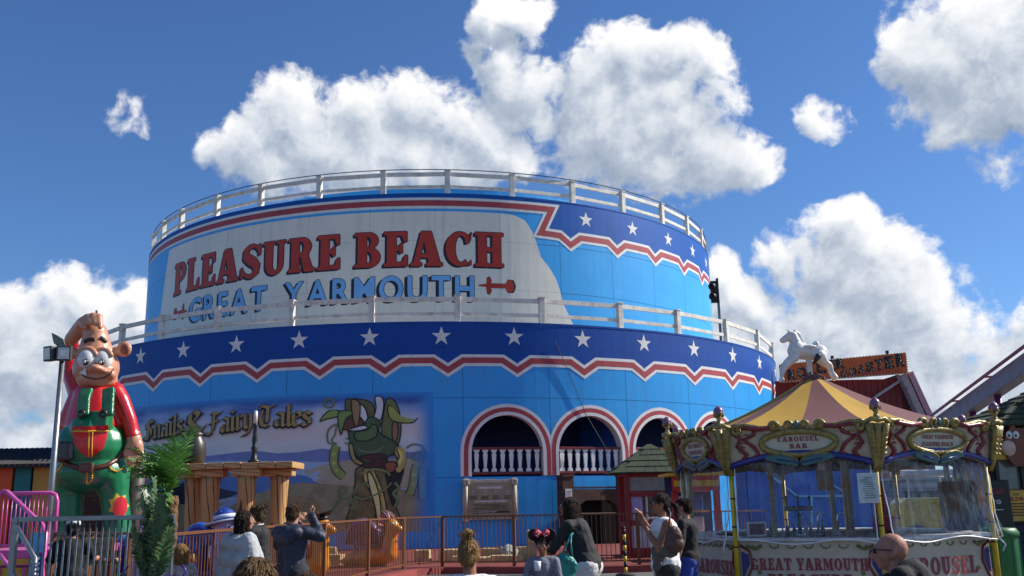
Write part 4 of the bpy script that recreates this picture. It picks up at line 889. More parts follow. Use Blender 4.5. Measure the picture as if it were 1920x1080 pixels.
def booth():
    Y = 26.5; a = at(1173, 965, Y); b = at(1290, 965, Y); w = b.x - a.x; o = empty('ticket_booth', ((a.x + b.x) / 2, Y, plz)); tag(o, 'red framed ticket booth with big windows and green shingle roof', 'booth')
    h = at(1180, 878, Y).z - plz; d = 1.6; he = at(1180, 888, Y).z - plz; top = at(1233, 832, Y + .6).z - plz
    for sx in (-1, 1):
        for sy in (0, 1): MB().box((sx * (w / 2 - .07), sy * d, h / 2), (.14, .14, h)).build('post', RDP, o, bevel=.01)
    for sy in (0, 1):
        for zz, hh in ((.12, .24), (h - .12, .24), (h - .68, .14), (1.02 - plz, .1)): MB().box((0, sy * d, zz), (w - .29, .11, hh)).build('rail', RDP, o, bevel=.008)
    for sx in (-1, 1):
        for zz in (.2, h - .12, 1.0 - plz): MB().box((sx * (w / 2 - .07), d / 2, zz), (.11, d - .15, .14)).build('rail', RDP, o)
    MB().box((0, 0, .55), (w - .29, .06, .7)).build('panel', mat('booth_grey_panel', (196, 198, 200), .5), o)
    MB().box((0, 0, h - .42), (w - .29, .03, .36)).build('sign_panel', mat('booth_sign_panel', (150, 146, 136), .4), o)
    MB().box((0, d, h / 2), (w - .29, .04, h - .2)).build('back_panel', mat('booth_inside', (128, 122, 104), .7, var=.3, scale=3), o)
    MB().box((-.25, .05, 1.3), (.05, .05, .72)).build('mullion', mat('booth_white', (214, 214, 210), .5), o)
    pa = MB().box((-w / 2 + .32, .02, 1.3), (.3, .01, .7)).build('price_list', mat('price_list_paper', (196, 170, 200), .5, var=.5, scale=30, col2=(90, 110, 190)), o)
    MB().box((.05, .35, 1.35), (.22, .01, .4)).build('poster', mat('booth_poster', (110, 170, 190), .5), o)
    MB().box((0, .3, 1.0), (w - .3, .5, .05)).build('counter', mat('booth_white', (214, 214, 210), .5), o)
    ex = .35; E = [(-w / 2 - ex, -ex, he), (w / 2 + ex, -ex, he), (w / 2 + ex, d + ex, he), (-w / 2 - ex, d + ex, he)]; r0, r1 = (-.05, d / 2, top), (.05, d / 2, top)
    MB().add(E + [r0, r1], [(3, 2, 1, 0), (0, 1, 5, 4), (2, 3, 4, 5), (3, 0, 4), (1, 2, 5)]).build('roof', mat('roof_underside', (44, 38, 34), .8), o)
    for k in range(4):
        p, q = Vector(E[k]), Vector(E[(k + 1) % 4]); ra = Vector(r0 if k in (0, 3) else r1); rb = Vector(r1 if k in (0, 1) else r0)
        shingle('s', p, q, ra, rb, 5, 8, GRS, o)
booth()

# ------------------------------------------------------------------ signal light on the lower railing
def signal():
    t, _ = cyl(1366, 644, R1); c = Vector(on_drum(R1 - .35)(t, 0)); o = empty('signal_light', (c.x, c.y, 7.55)); tag(o, 'black two-lamp signal light on a grey pole above the lower railing', 'signal light')
    MB().box((0, 0, 1.72), (.10, .10, 3.44)).build('pole', mat('signal_pole', (120, 128, 134), .5), o, bevel=.01)
    k = mat('signal_black', (20, 20, 22), .5)
    MB().box((-.16, -.12, 2.82), (.34, .22, .95)).build('housing', k, o, bevel=.03)
    for z in (3.05, 2.6):
        MB().lathe([(.13, 0), (.15, .18), (.13, .18), (.11, .02)], 14, (-.2, -.2, z), Matrix.Rotation(R_(-60), 3, 'Z') @ Matrix.Rotation(R_(90), 3, 'X')).build('hood', k, o, True)
    MB().box((0, 0, 3.2), (.05, .2, .5)).build('bracket', k, o)
signal()

# ------------------------------------------------------------------ carousel bar
CC = Vector((4.85, 15.5, 0))
KP = [Vector((2.57, 15.2, 0)), Vector((3.0, 13.7, 0)), Vector((4.8, 13.0, 0)), Vector((6.68, 13.85, 0))]
KP += [CC * 2 - k for k in KP]
CB = empty('carousel_bar', CC); tag(CB, 'eight-sided carousel bar kiosk with yellow and mauve roof and gilded cornice', 'kiosk')
CI = Matrix.Translation(-CC)
def cput(o): o.matrix_parent_inverse = CI; return o
GO = mat('gilded_plaster', (158, 138, 76), .38, metal=.25, var=.3, scale=14, bump=.3, bscale=30, col2=(112, 96, 56))
CR = mat('cream_plaster', (190, 172, 148), .5, var=.15, scale=8); MR = mat('maroon_plaster', (128, 26, 40), .35, var=.15, scale=8, coat=.3); BLU = mat('royal_blue_plaster', (36, 44, 126), .35, coat=.3)
TEAL = mat('teal_plaster', (52, 108, 122), .35, var=.35, scale=18, coat=.3, col2=(52, 96, 62)); BUD = mat('mauve_bud', (128, 86, 118), .35, coat=.4, var=.2, scale=20)
YP = mat('yellow_post_paint', (214, 180, 40), .4, var=.12, scale=6); LTX = mat('carousel_letter_red', (150, 62, 66), .6, var=.2, scale=30)
YCL = mat('canopy_yellow', (178, 138, 42), .85, var=.1, scale=1.5, bump=.15, bscale=3, col2=(166, 128, 38)); MCL = mat('canopy_mauve', (112, 68, 66), .85, var=.1, scale=1.5, bump=.15, bscale=3, col2=(102, 60, 58))
ZB, ZT = 1.95, 2.60
def outw(k, f): return KP[k] + (KP[k] - CC).normalized() * f
for k in range(8):
    cput(MB().tube([outw(k, -.03), outw(k, -.03) + Vector((0, 0, ZB + .3))], .036, 10).build('post', YP, CB, True))
    for zz in (.95, 1.22, 1.6): cput(MB().lathe([(.039, zz), (.039, zz + .02)], 10, outw(k, -.03)).build('cable_tie', _M['black_cable'], CB, True))
# canopy: gores alternate, two per side; a skirt hangs under the rim
APX = CC + Vector((0, 0, 3.53)); rimz = 2.53
rim = []
for k in range(8):
    a, b = outw(k, .06), outw((k + 1) % 8, .06); rim += [a + Vector((0, 0, rimz)), a.lerp(b, .5) + Vector((0, 0, rimz))]
for i in range(16):
    a, b = rim[i], rim[(i + 1) % 16]; mb = MB(); n = 10; L = []
    top = [APX + (a - APX).normalized() * .16, APX + (b - APX).normalized() * .16]
    for j in range(n + 1):
        f = j / n; sag = Vector((0, 0, -.10 * math.sin(math.pi * f)))
        L += [top[0].lerp(a, f) + sag, top[0].lerp(a, f).lerp(top[1].lerp(b, f), .5) + sag + Vector((0, 0, -.025 * f)), top[1].lerp(b, f) + sag]
    fs = []
    for j in range(n): q = j * 3; fs += [(q, q + 1, q + 4, q + 3), (q + 1, q + 2, q + 5, q + 4)]
    cput(mb.add(L, fs).build('canopy_gore', (MCL, YCL)[(i + 1) % 2], CB, True))
cput(MB().lathe([(.2, 3.38), (.18, 3.5), (.10, 3.55), (.03, 3.56)], 16, CC).build('canopy_cap', MCL, CB, True))
mb = MB()
for k in range(8):
    a, b = outw(k, -.03), outw((k + 1) % 8, -.03); n = 8
    for j in range(n):
        p, q = a.lerp(b, j / n), a.lerp(b, (j + 1) / n); dz = lambda f: -.06 * abs(math.sin(3 * math.pi * f))
        mb.add([p + Vector((0, 0, 2.12 + dz(j / n))), q + Vector((0, 0, 2.12 + dz((j + 1) / n))), q + Vector((0, 0, 2.5)), p + Vector((0, 0, 2.5))], [(0, 1, 2, 3)])
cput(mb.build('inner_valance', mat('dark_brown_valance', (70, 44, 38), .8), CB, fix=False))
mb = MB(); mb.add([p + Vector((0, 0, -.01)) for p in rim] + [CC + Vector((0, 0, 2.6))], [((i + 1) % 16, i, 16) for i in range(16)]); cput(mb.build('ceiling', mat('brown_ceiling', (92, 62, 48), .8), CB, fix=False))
WORDS = {1: ('CAROUSEL', 'BAR'), 2: ('GREAT YARMOUTH', 'PLEASURE BEACH'), 0: ('GREAT YARMOUTH', 'PLEASURE BEACH'), 3: ('CAROUSEL', 'BAR')}
def curl(cx, cy, r, turns, a0, sgn=1, n=18):
    return [(cx + r * (1 - .8 * i / n) * math.cos(a0 + sgn * turns * 6.283 * i / n), cy + r * (1 - .8 * i / n) * math.sin(a0 + sgn * turns * 6.283 * i / n)) for i in range(n + 1)]
for k in range(8):
    A, B = KP[k], KP[(k + 1) % 8]; ux = (B - A).normalized(); nn = Vector((ux.y, -ux.x, 0)); mid = (A + B) / 2; W = (B - A).length; hw = W / 2
    def pf(x, z, d, _m=mid, _u=ux, _n=nn): return _m + _u * (x * (1 + .055 * (z - ZB))) + _n * (d + .02 + .17 * (z - ZB)) + Vector((0, 0, z))
    def strokes(name, pts, r, m, d=.05, seg=7):
        rr = r if not isinstance(r, tuple) else [r[0] + (r[1] - r[0]) * i / (len(pts) - 1) for i in range(len(pts))]
        return cput(MB().tube([pf(x, z, d) for x, z in pts], rr, seg).build(name, m, CB, True, fix=False))
    N = 14; bot = [(-hw + W * i / N, 2.0 + .17 * math.cos((i / N - .5) * math.pi) ** .8 if 0 < i < N else 2.0) for i in range(N + 1)]
    top = [(hw, 2.56), (hw * .8, 2.57), (hw * .5, 2.52), (hw * .3, 2.56), (.0, 2.62), (-hw * .3, 2.56), (-hw * .5, 2.52), (-hw * .8, 2.57), (-hw, 2.56)]
    cput(MB().prism(bot + top, lambda x, y, d: pf(x, y, .02 - d), .05).build('cornice_board', CR if k in (0, 1, 2, 3, 7) else MR, CB))
    if k in (4, 5, 6): continue          # plain boards round the back
    strokes('blue_border', [(x, z + .03) for x, z in bot], .042, BLU, .035)
    ow, oh, oz = min(hw * .50, .52), .155, 2.335
    el = [(ow * math.cos(i * math.pi / 16), oz + oh * math.sin(i * math.pi / 16)) for i in range(33)]
    strokes('oval_frame', el, .044, GO, .04)
    cput(MB().prism(el[:-1], lambda x, y, d: pf(x, y, .032 - d), .02).build('oval_plate', mat('oval_cream', (196, 190, 172), .45, var=.1, scale=8), CB))
    o0 = pf(0, oz, .040); uz = (pf(0, oz + .1, .040) - o0).normalized()
    sz = .066 if len(WORDS[k % 4][0]) < 10 else .055
    for r_, wd in enumerate(WORDS[k % 4]) if k in (0, 1, 2, 3) else ():
        full = len(wd) >= 8; ww = min(ow * 1.12, (.60 if len(wd) == 8 else .76)) if full else .24
        cput(write(wd, serif, o0 + uz * (.022 - .095 * r_), ux, uz, sz, LTX, CB, 'lettering', width=ww, gap=.12))
    for i in range(9):
        for s in (-1, 1):
            q = pf(s * ow * (.86 - .02 * abs(i - 4)), oz + (i - 4) * .022, .042); 
            if i % 3 == 0: cput(MB().ball(q, .009, 6).build('gilt_bead', GO, CB, True))
    for s in (-1, 1):
        strokes('red_scroll', [(s * x, z) for x, z in [(ow * 1.12, 2.54), (ow * 1.02 + .08, 2.47), (ow + .22, 2.40), (ow + .10, 2.30), (ow + .05, 2.2), (ow + .16, 2.13)] if x < hw - .05], .03, MR, .03)
        strokes('red_scroll', [(s * x, z) for x, z in [(hw - .12, 2.50), (hw - .22, 2.42), (hw - .16, 2.32), (hw - .27, 2.2), (hw - .2, 2.1)]], (.030, .036), MR, .03)
        strokes('top_scroll', [(s * x, z) for x, z in curl(.30, 2.565, .07, 1.0, 3.4, -1)[::-1] + [(hw * .5, 2.555), (hw * .7, 2.60), (hw - .22, 2.59)] + curl(hw - .18, 2.53, .07, 1.0, 1.57, -1)], .034, GO, .045)
        strokes('top_scroll', [(s * x, z) for x, z in [(.34, 2.56), (hw * .5, 2.535), (hw * .7, 2.565), (hw - .25, 2.56)]], .030, MR, .068)
        strokes('crown_loop', [(s * x, z) for x, z in curl(.09, 2.58, .07, .9, -1.2, 1)], .024, GO, .05)
        leaf = [(0, 2.09), (.10, 2.17), (.26, 2.205), (.40, 2.185), (.46, 2.13), (.34, 2.085), (.17, 2.05), (.04, 2.02)]
        cput(MB().prism([(s * x, z) for x, z in leaf], lambda x, y, d: pf(x, y, .085 - d), .07).build('leaf', TEAL, CB, bevel=.012))
        strokes('leaf_rib', [(s * x, z + .012) for x, z in ((.02, 2.10), (.14, 2.165), (.28, 2.19), (.38, 2.165))], .013, GO, .085)
        strokes('leaf_rib', [(s * x, z) for x, z in ((.02, 2.075), (.16, 2.10), (.30, 2.125))], .010, BLU, .088)
        for j in range(5):        # carved flourishes on the cream fields
            bx, bz = s * (ow + .16 + .02 * j), 2.46 - .055 * j
            if abs(bx) < hw - .12: strokes('flourish', [(bx, bz), (bx + s * .035, bz + .02), (bx + s * .07, bz - .005)], .011, LTX if j % 2 else GO, .027, 5)
    cput(MB().ball(pf(0, 2.585, .05), (.035, .035, .06), 8).build('crown_jewel', TEAL, CB, True))
    strokes('crown_base', [(-.15, 2.515), (0, 2.505), (.15, 2.515)], .022, MR, .045)
# corner fans and finials
for k in range(8):
    d = (KP[k] - CC).normalized(); t = Vector((-d.y, d.x, 0)); base = KP[k]
    def cf(x, z, o_): return base + t * x + d * (o_ + .04 + .19 * (z - ZB)) + Vector((0, 0, z))
    for x, m in ((-.085, GO), (0, GO), (.085, GO)):
        cput(MB().tube([cf(x * .25, 1.93, 0), cf(x * .5, 2.1, .03), cf(x, 2.4, .05), cf(x * 1.35, 2.55, .05)], [.03, .038, .05, .052], 8).build('corner_flute', m, CB, True))
    for j in range(6):
        for s in (-1, 1):
            z = 2.16 + .065 * j; x = s * (.06 + .05 * (z - 2.1) * 2)
            cput(MB().tube([cf(x - .03, z + .015, .075), cf(x, z - .012, .10), cf(x + .03, z + .015, .075)], .009, 5).build('flute_scallop', GO, CB, True))
    cput(MB().tube([cf(-.17, 2.56, .02), cf(-.08, 2.61, .06), cf(0, 2.585, .08), cf(.08, 2.61, .06), cf(.17, 2.56, .02)], .032, 8).build('corner_scroll', GO, CB, True))
    c = cf(0, 2.6, .02); c0 = Vector((c.x, c.y, 0))
    cput(MB().lathe([(.05, 2.58), (.07, 2.62), (.035, 2.66), (.028, 2.70), (.05, 2.725), (.035, 2.74)], 12, c0).build('finial_base', GO, CB, True))
    cput(MB().lathe([(.03, 2.735), (.068, 2.775), (.074, 2.81), (.058, 2.85), (.03, 2.88), (.008, 2.89)], 12, c0).build('finial_bud', BUD, CB, True))
    for j in range(5):
        a = j * 1.2566; q = c0 + Vector((math.cos(a) * .06, math.sin(a) * .06, 2.77)); cput(MB().ball(q, (.022, .022, .045), 6).build('finial_sepal', GO, CB, True))
# counter
CNW = mat('counter_cream', (192, 180, 160), .5, var=.1, scale=3, streak=.12); LED = mat('counter_ledge', (225, 225, 225), .35)
KI = [outw(k, -.10) for k in range(8)]
for k in range(8):
    A, B = KI[k], KI[(k + 1) % 8]; ux = (B - A).normalized(); nn = Vector((ux.y, -ux.x, 0)); W = (B - A).length; mid = (A + B) / 2
    cput(MB().box(mid + Vector((0, 0, .53)) - nn * .03, (W - .02, .06, 1.0), Matrix.Rotation(math.atan2(ux.y, ux.x), 3, 'Z')).build('counter_front', CNW, CB))
    cput(MB().box(mid + Vector((0, 0, 1.055)) - nn * .15, (W - .02, .42, .04), Matrix.Rotation(math.atan2(ux.y, ux.x), 3, 'Z')).build('counter_top', LED, CB, bevel=.008))
    if k not in (0, 1, 2, 3, 7): continue
    def qf(x, z, d=.004): return mid + ux * x + nn * d + Vector((0, 0, z))
    TX = {1: ((('GREAT YARMOUTH', 'PLEASURE', 'BEACH'), 1.52, .155, .655),), 2: ((('CAROUSEL',), 1.45, .23, .56),), 0: ((('CAROUSEL',), 1.2, .2, .56),)}.get(k, ())
    for ws, ww, hh, z0 in TX:
        for r_, wd in enumerate(ws):
            w_ = ww * (1 if len(wd) > 9 or len(ws) == 1 else .72 if len(wd) == 8 else .45)
            cput(write(wd, serif, qf(-.02 + .012, z0 - .205 * r_ - .012, .006), ux, (0, 0, 1), hh, mat('carousel_letter_shadow', (196, 150, 148), .6), CB, 'lettering_shadow', width=w_, gap=.10))
            cput(write(wd, serif, qf(-.02, z0 - .205 * r_, .010), ux, (0, 0, 1), hh, LTX, CB, 'lettering', width=w_, gap=.10))
    GN = mat('counter_olive', (120, 118, 66), .55)
    for j in range(7): cput(MB().tube([qf(x, z, .008) for x, z in [( -W / 2 + .25 + (W - .5) * j / 6 + .06 * math.cos(a), .985 + .045 * math.sin(a)) for a in [math.pi * (1 + i / 8) for i in range(9)]]], .008, 5).build('scallop', GN, CB, True))
    for s in (-1, 1):
        e = W / 2
        cput(MB().tube([qf(s * (e - x), z, .012) for x, z in ((.02, .98), (.14, .9), (.18, .72), (.07, .5), (.05, .3), (.12, .08))], .018, 6).build('counter_scroll', MR, CB, True))
        cput(MB().tube([qf(s * (e - x), z, .012) for x, z in ((.30, .97), (.22, .93), (.10, .97))], .022, 6).build('counter_scroll', GN, CB, True))
        cput(MB().prism([(s * (e - x), z) for x, z in ((.03, .9), (.12, .86), (.14, .74), (.05, .56), (.03, .56))], lambda x, y, d: qf(x, y, .004 + d), .006).build('counter_inlay', BLU, CB))
        for j in range(3): cput(MB().lathe([(.03, 0), (.03, .008)], 12, qf(s * (e - .26), .62 - .14 * j, .002), Matrix((ux, Vector((0, 0, 1)), nn)).transposed()).build('counter_dot', GN, CB))
cput(MB().add([p + Vector((0, 0, .03)) for p in KI], [tuple(range(8))]).build('floor', mat('bar_floor', (70, 60, 54), .8), CB))
# clear plastic weather curtains, creased
def film_mat():
    m = bpy.data.materials.new('clear_plastic_film'); m.use_nodes = True; nt = m.node_tree; nt.nodes.clear(); L = nt.links.new
    out = nt.nodes.new('ShaderNodeOutputMaterial'); tr = nt.nodes.new('ShaderNodeBsdfTransparent'); tr.inputs[0].default_value = (.96, .965, .975, 1)
    gl = nt.nodes.new('ShaderNodeBsdfGlossy'); gl.inputs['Roughness'].default_value = .09; df = nt.nodes.new('ShaderNodeBsdfDiffuse'); df.inputs[0].default_value = (.62, .64, .68, 1)
    geo = nt.nodes.new('ShaderNodeNewGeometry'); mp = nt.nodes.new('ShaderNodeMapping'); mp.inputs['Scale'].default_value = (2.2, 2.2, .7); L(geo.outputs['Position'], mp.inputs[0])
    n = nt.nodes.new('ShaderNodeTexNoise'); n.inputs['Scale'].default_value = 3.0; n.inputs['Detail'].default_value = 5; n.inputs['Distortion'].default_value = .8; L(mp.outputs[0], n.inputs['Vector'])
    b = nt.nodes.new('ShaderNodeBump'); b.inputs['Strength'].default_value = .55; b.inputs['Distance'].default_value = .12; L(n.outputs[0], b.inputs['Height']); L(b.outputs[0], gl.inputs['Normal'])
    fr = nt.nodes.new('ShaderNodeFresnel'); fr.inputs[0].default_value = 1.35; L(b.outputs[0], fr.inputs['Normal'])
    k = nt.nodes.new('ShaderNodeMath'); k.operation = 'MULTIPLY_ADD'; k.use_clamp = True; L(fr.outputs[0], k.inputs[0]); k.inputs[1].default_value = 1.1; k.inputs[2].default_value = .03
    r = nt.nodes.new('ShaderNodeMapRange'); r.inputs[1].default_value = .5; r.inputs[2].default_value = .75; r.inputs[3].default_value = .01; r.inputs[4].default_value = .16; L(n.outputs[0], r.inputs[0])
    m1 = nt.nodes.new('ShaderNodeMixShader'); L(r.outputs[0], m1.inputs[0]); L(tr.outputs[0], m1.inputs[1]); L(df.outputs[0], m1.inputs[2])
    m2 = nt.nodes.new('ShaderNodeMixShader'); L(k.outputs[0], m2.inputs[0]); L(m1.outputs[0], m2.inputs[1]); L(gl.outputs[0], m2.inputs[2]); L(m2.outputs[0], out.inputs[0]); return m
FILM = film_mat(); EDG = mat('plastic_hem', (228, 230, 234), .3)
for k in (0, 1, 2, 3, 7):
    A, B = outw(k, .02), outw((k + 1) % 8, .02); ux = (B - A).normalized(); nn = Vector((ux.y, -ux.x, 0)); mb = MB(); nx, nz = 26, 14; V = []
    zlo = 1.03; 
    for i in range(nx + 1):
        for j in range(nz + 1):
            f, h = i / nx, j / nz; p = A.lerp(B, .04 + .92 * f) + Vector((0, 0, zlo + (2.14 - zlo) * h + (1 - h) * .03 * math.sin(f * 9 + k)))
            V.append(p + nn * (.035 * noise.fractal(Vector((f * 3 + k * 7, h * 2, 0)), .7, 2, 3) + .09 * (1 - h) ** 3))
    cput(mb.add(V, [(i * (nz + 1) + j, (i + 1) * (nz + 1) + j, (i + 1) * (nz + 1) + j + 1, i * (nz + 1) + j + 1) for i in range(nx) for j in range(nz)]).build('plastic_curtain', FILM, CB, True, fix=False))
    cput(MB().tube([V[i * (nz + 1)] for i in range(nx + 1)], .010, 5).build('curtain_hem', EDG, CB, True))
    for i in (0, nx): cput(MB().tube([V[i * (nz + 1) + j] for j in range(nz + 1)], .009, 5).build('curtain_hem', EDG, CB, True))
    a, b = V[0], V[nx * (nz + 1)]
    cput(MB().tube([b + Vector((0, 0, .02)), b + nn * .06 + Vector((.03, 0, -.07)), b + nn * .04 + Vector((.0, 0, -.16))], .012, 5).build('tie_strap', EDG, CB, True))
def thing_at(name, x, y, Y, lab, cat, rz=0, z=None):
    p = at(x, y, Y); p.z = p.z if z is None else z
    o = empty(name, p, rz); tag(o, lab, cat); return o
WOODB = mat('brown_board', (140, 98, 66), .7, var=.2, scale=6, stretch=(6, 6, 1)); CHR = mat('chrome', (205, 208, 212), .18, metal=1.0, var=.05)
wz = 1.077
o = thing_at('beer_tap', 1500, 990, 14.2, 'chrome beer tap tower with dark handles on the carousel bar counter', 'beer tap', .1, wz)
MB().lathe([(.07, 0), (.07, .02), (.03, .05), (.028, .36)], 14).build('column', CHR, o, True); MB().tube([(-.2, 0, .38), (.2, 0, .38)], .035, 12).build('crossbar', mat('brass_bar', (120, 92, 70), .35, metal=.6), o, True)
for s in (-.17, 0, .17): MB().tube([(s, -.03, .38), (s, -.06, .30)], .011, 8).build('spout', CHR, o, True); MB().tube([(s, 0, .41), (s, 0, .56)], [.010, .02], 8).build('handle', _M['signal_black'], o, True)
for x, lab in ((1535, 'chrome goose-neck tap beside the beer tap tower'), (1572, 'chrome goose-neck tap near the hanging brown board')):
    o = thing_at('bar_tap', x, 990, 14.4, lab, 'tap', 0, wz)
    MB().tube([(0, 0, 0), (0, 0, .26), (.03, 0, .31), (.08, 0, .31), (.1, 0, .27)], .014, 8).build('pipe', CHR, o, True); MB().lathe([(.05, 0), (.05, .015), (.02, .03)], 12).build('flange', CHR, o, True)
o = thing_at('framed_notice', 1418, 985, 14.0, 'small maroon counter notice in a white frame behind the plastic', 'notice', .2, wz)
MB().box((0, 0, .11), (.28, .03, .2)).build('frame', LED, o, bevel=.006); MB().box((0, -.018, .11), (.23, .006, .15)).build('face', mat('notice_maroon', (110, 46, 60), .5), o)
o = thing_at('hanging_board', 1543, 890, 14.6, 'brown wooden board with a white paper hanging inside the bar', 'board'); MB().box((0, 0, 0), (.2, .03, .46)).build('board', WOODB, o); MB().box((-.02, -.019, .13), (.1, .005, .13)).build('paper', LED, o)
MB().tube([(-.06, 0, .23), (-.06, 0, .5)], .006, 5).build('hanger', CHR, o)
o = thing_at('menu_sign', 1628, 915, 12.75, 'white framed price list fixed to the front yellow post', 'sign', .05)
MB().box((0, 0, 0), (.27, .025, .38)).build('frame', mat('frame_silver', (205, 210, 212), .35), o, bevel=.006); MB().box((0, -.015, 0), (.22, .005, .33)).build('paper', mat('menu_paper', (196, 206, 206), .6), o)
for j in range(10): MB().box((random.uniform(-.015, .015), -.019, .13 - .028 * j), (random.uniform(.1, .18), .003, .009)).build('text_line', mat('menu_ink', (88, 112, 108), .6), o)
for x, Y in ((1448, 15.9), (1560, 16.9), (1585, 17.1), (1780, 16.2), (1592, 16.6)):
    p = at(x, 930, Y); p.z = 0; o = empty('timber_upright', p); tag(o, 'pale timber upright inside the bar %s' % {1448: 'behind the framed notice', 1560: 'left of the hanging board', 1585: 'close to another upright behind the price list', 1592: 'behind the price list, nearer the counter', 1780: 'at the far side near the corner'}[x], 'post', 'timber uprights inside the bar')
    MB().box((0, 0, 1.25), (.07, .07, 2.44)).build('upright', mat('pale_timber', (188, 160, 118), .7, var=.2, scale=8), o)
# back bar fridge and shelf
p = at(1470, 1000, 17.0); o = empty('back_counter', (p.x, 16.9, .03)); tag(o, 'pale work counter with shelf along the inside of the bar', 'counter'); MB().box((0, 0, .42), (1.5, .45, .84)).build('cabinet', mat('steel_cabinet', (150, 152, 156), .4), o, bevel=.01); MB().box((0, 0, .86), (1.54, .5, .04)).build('worktop', LED, o)

# white galloping horse on the roof
def horse():
    Y = 15.5; q = lambda x, y, d=0: at(x, y, Y + d)
    base = CC + Vector((0, 0, 3.54)); o = empty('horse_figure', base); tag(o, 'white galloping horse figure with dark tail on top of the carousel bar roof', 'horse figure'); I = Matrix.Translation(-base)
    px = 1 / 115.5
    mb = MB()
    def c(a, b, ra, rb): mb.cap(a, b, ra * px, rb * px)
    c(q(1495, 657), q(1515, 661), 17, 14.5); c(q(1515, 661), q(1536, 661), 14.5, 16); c(q(1490, 658), q(1492, 642), 14, 10.5); c(q(1492, 645), q(1487, 628), 11, 8); c(q(1484, 628), q(1466, 638), 8.5, 4.8); c(q(1480, 633), q(1468, 641), 6, 3.5)
    mb.ball(q(1474, 631, -.06), 2.2 * px, 8); mb.ball(q(1474, 631, .06), 2.2 * px, 8)
    for d in (-.05, .05): c(q(1480, 622, d), q(1475, 617, d * 1.3), 2.5, 1.2)
    for (d, L) in ((-.09, [(1490, 670), (1476, 684), (1470, 694), (1466, 706), (1464, 714)]), (.09, [(1488, 670), (1474, 680), (1466, 690), (1464, 702), (1467, 712)])):
        for (a, b), (r0, r1) in zip(zip(L[:-1], L[1:]), ((9, 6), (6, 4.2), (4.2, 3), (3, 4.4))): c(q(*a, d), q(*b, d), r0, r1)
    for (d, L) in ((-.09, [(1538, 668), (1548, 680), (1557, 684), (1561, 698), (1568, 708)]), (.09, [(1536, 670), (1546, 682), (1554, 688), (1556, 700), (1564, 711)])):
        for (a, b), (r0, r1) in zip(zip(L[:-1], L[1:]), ((12, 7), (7, 4.4), (4.4, 3.2), (3.2, 4.4))): c(q(*a, d), q(*b, d), r0, r1)
    W = mat('white_fibreglass', (224, 222, 218), .35, var=.08, scale=6, streak=.15); K = mat('dark_tail_paint', (40, 40, 46), .5)
    h = fuse(mb, 'body', W, o, .016, 5); h.matrix_parent_inverse = I
    mn = MB()
    for i in range(7): f = i / 6; a = q(1490 + 12 * f, 622 + 24 * f); mn.cap(a, q(1500 + 13 * f, 626 + 25 * f), .035, .018)
    m = fuse(mn, 'mane', W, o, .014, 2); m.matrix_parent_inverse = I
    t = fuse(MB().cap(q(1540, 652), q(1544, 655), .035, .04).cap(q(1544, 655), q(1534, 668, -.14), .04, .05).cap(q(1534, 668, -.16), q(1526, 682, -.17), .05, .02), 'tail', K, o, .014, 3); t.matrix_parent_inverse = I
    sd_ = fuse(MB().ball(q(1515, 652), (.17, .17, .05)).ball(q(1529, 646), (.05, .13, .06)).ball(q(1500, 648), (.04, .1, .05)), 'saddle', W, o, .016, 4); sd_.matrix_parent_inverse = I
    a = q(1516, 672); b = Vector((a.x, Y, 3.53)); pl = MB().box((a + b) / 2, (.075, .075, (a.z - b.z))).build('pole', W, o, bevel=.008); pl.matrix_parent_inverse = I
    pl = MB().lathe([(.07, 3.5), (.05, 3.56), (.03, 3.62)], 12, (a.x, Y, 0)).build('socket', K, o, True); pl.matrix_parent_inverse = I
horse()

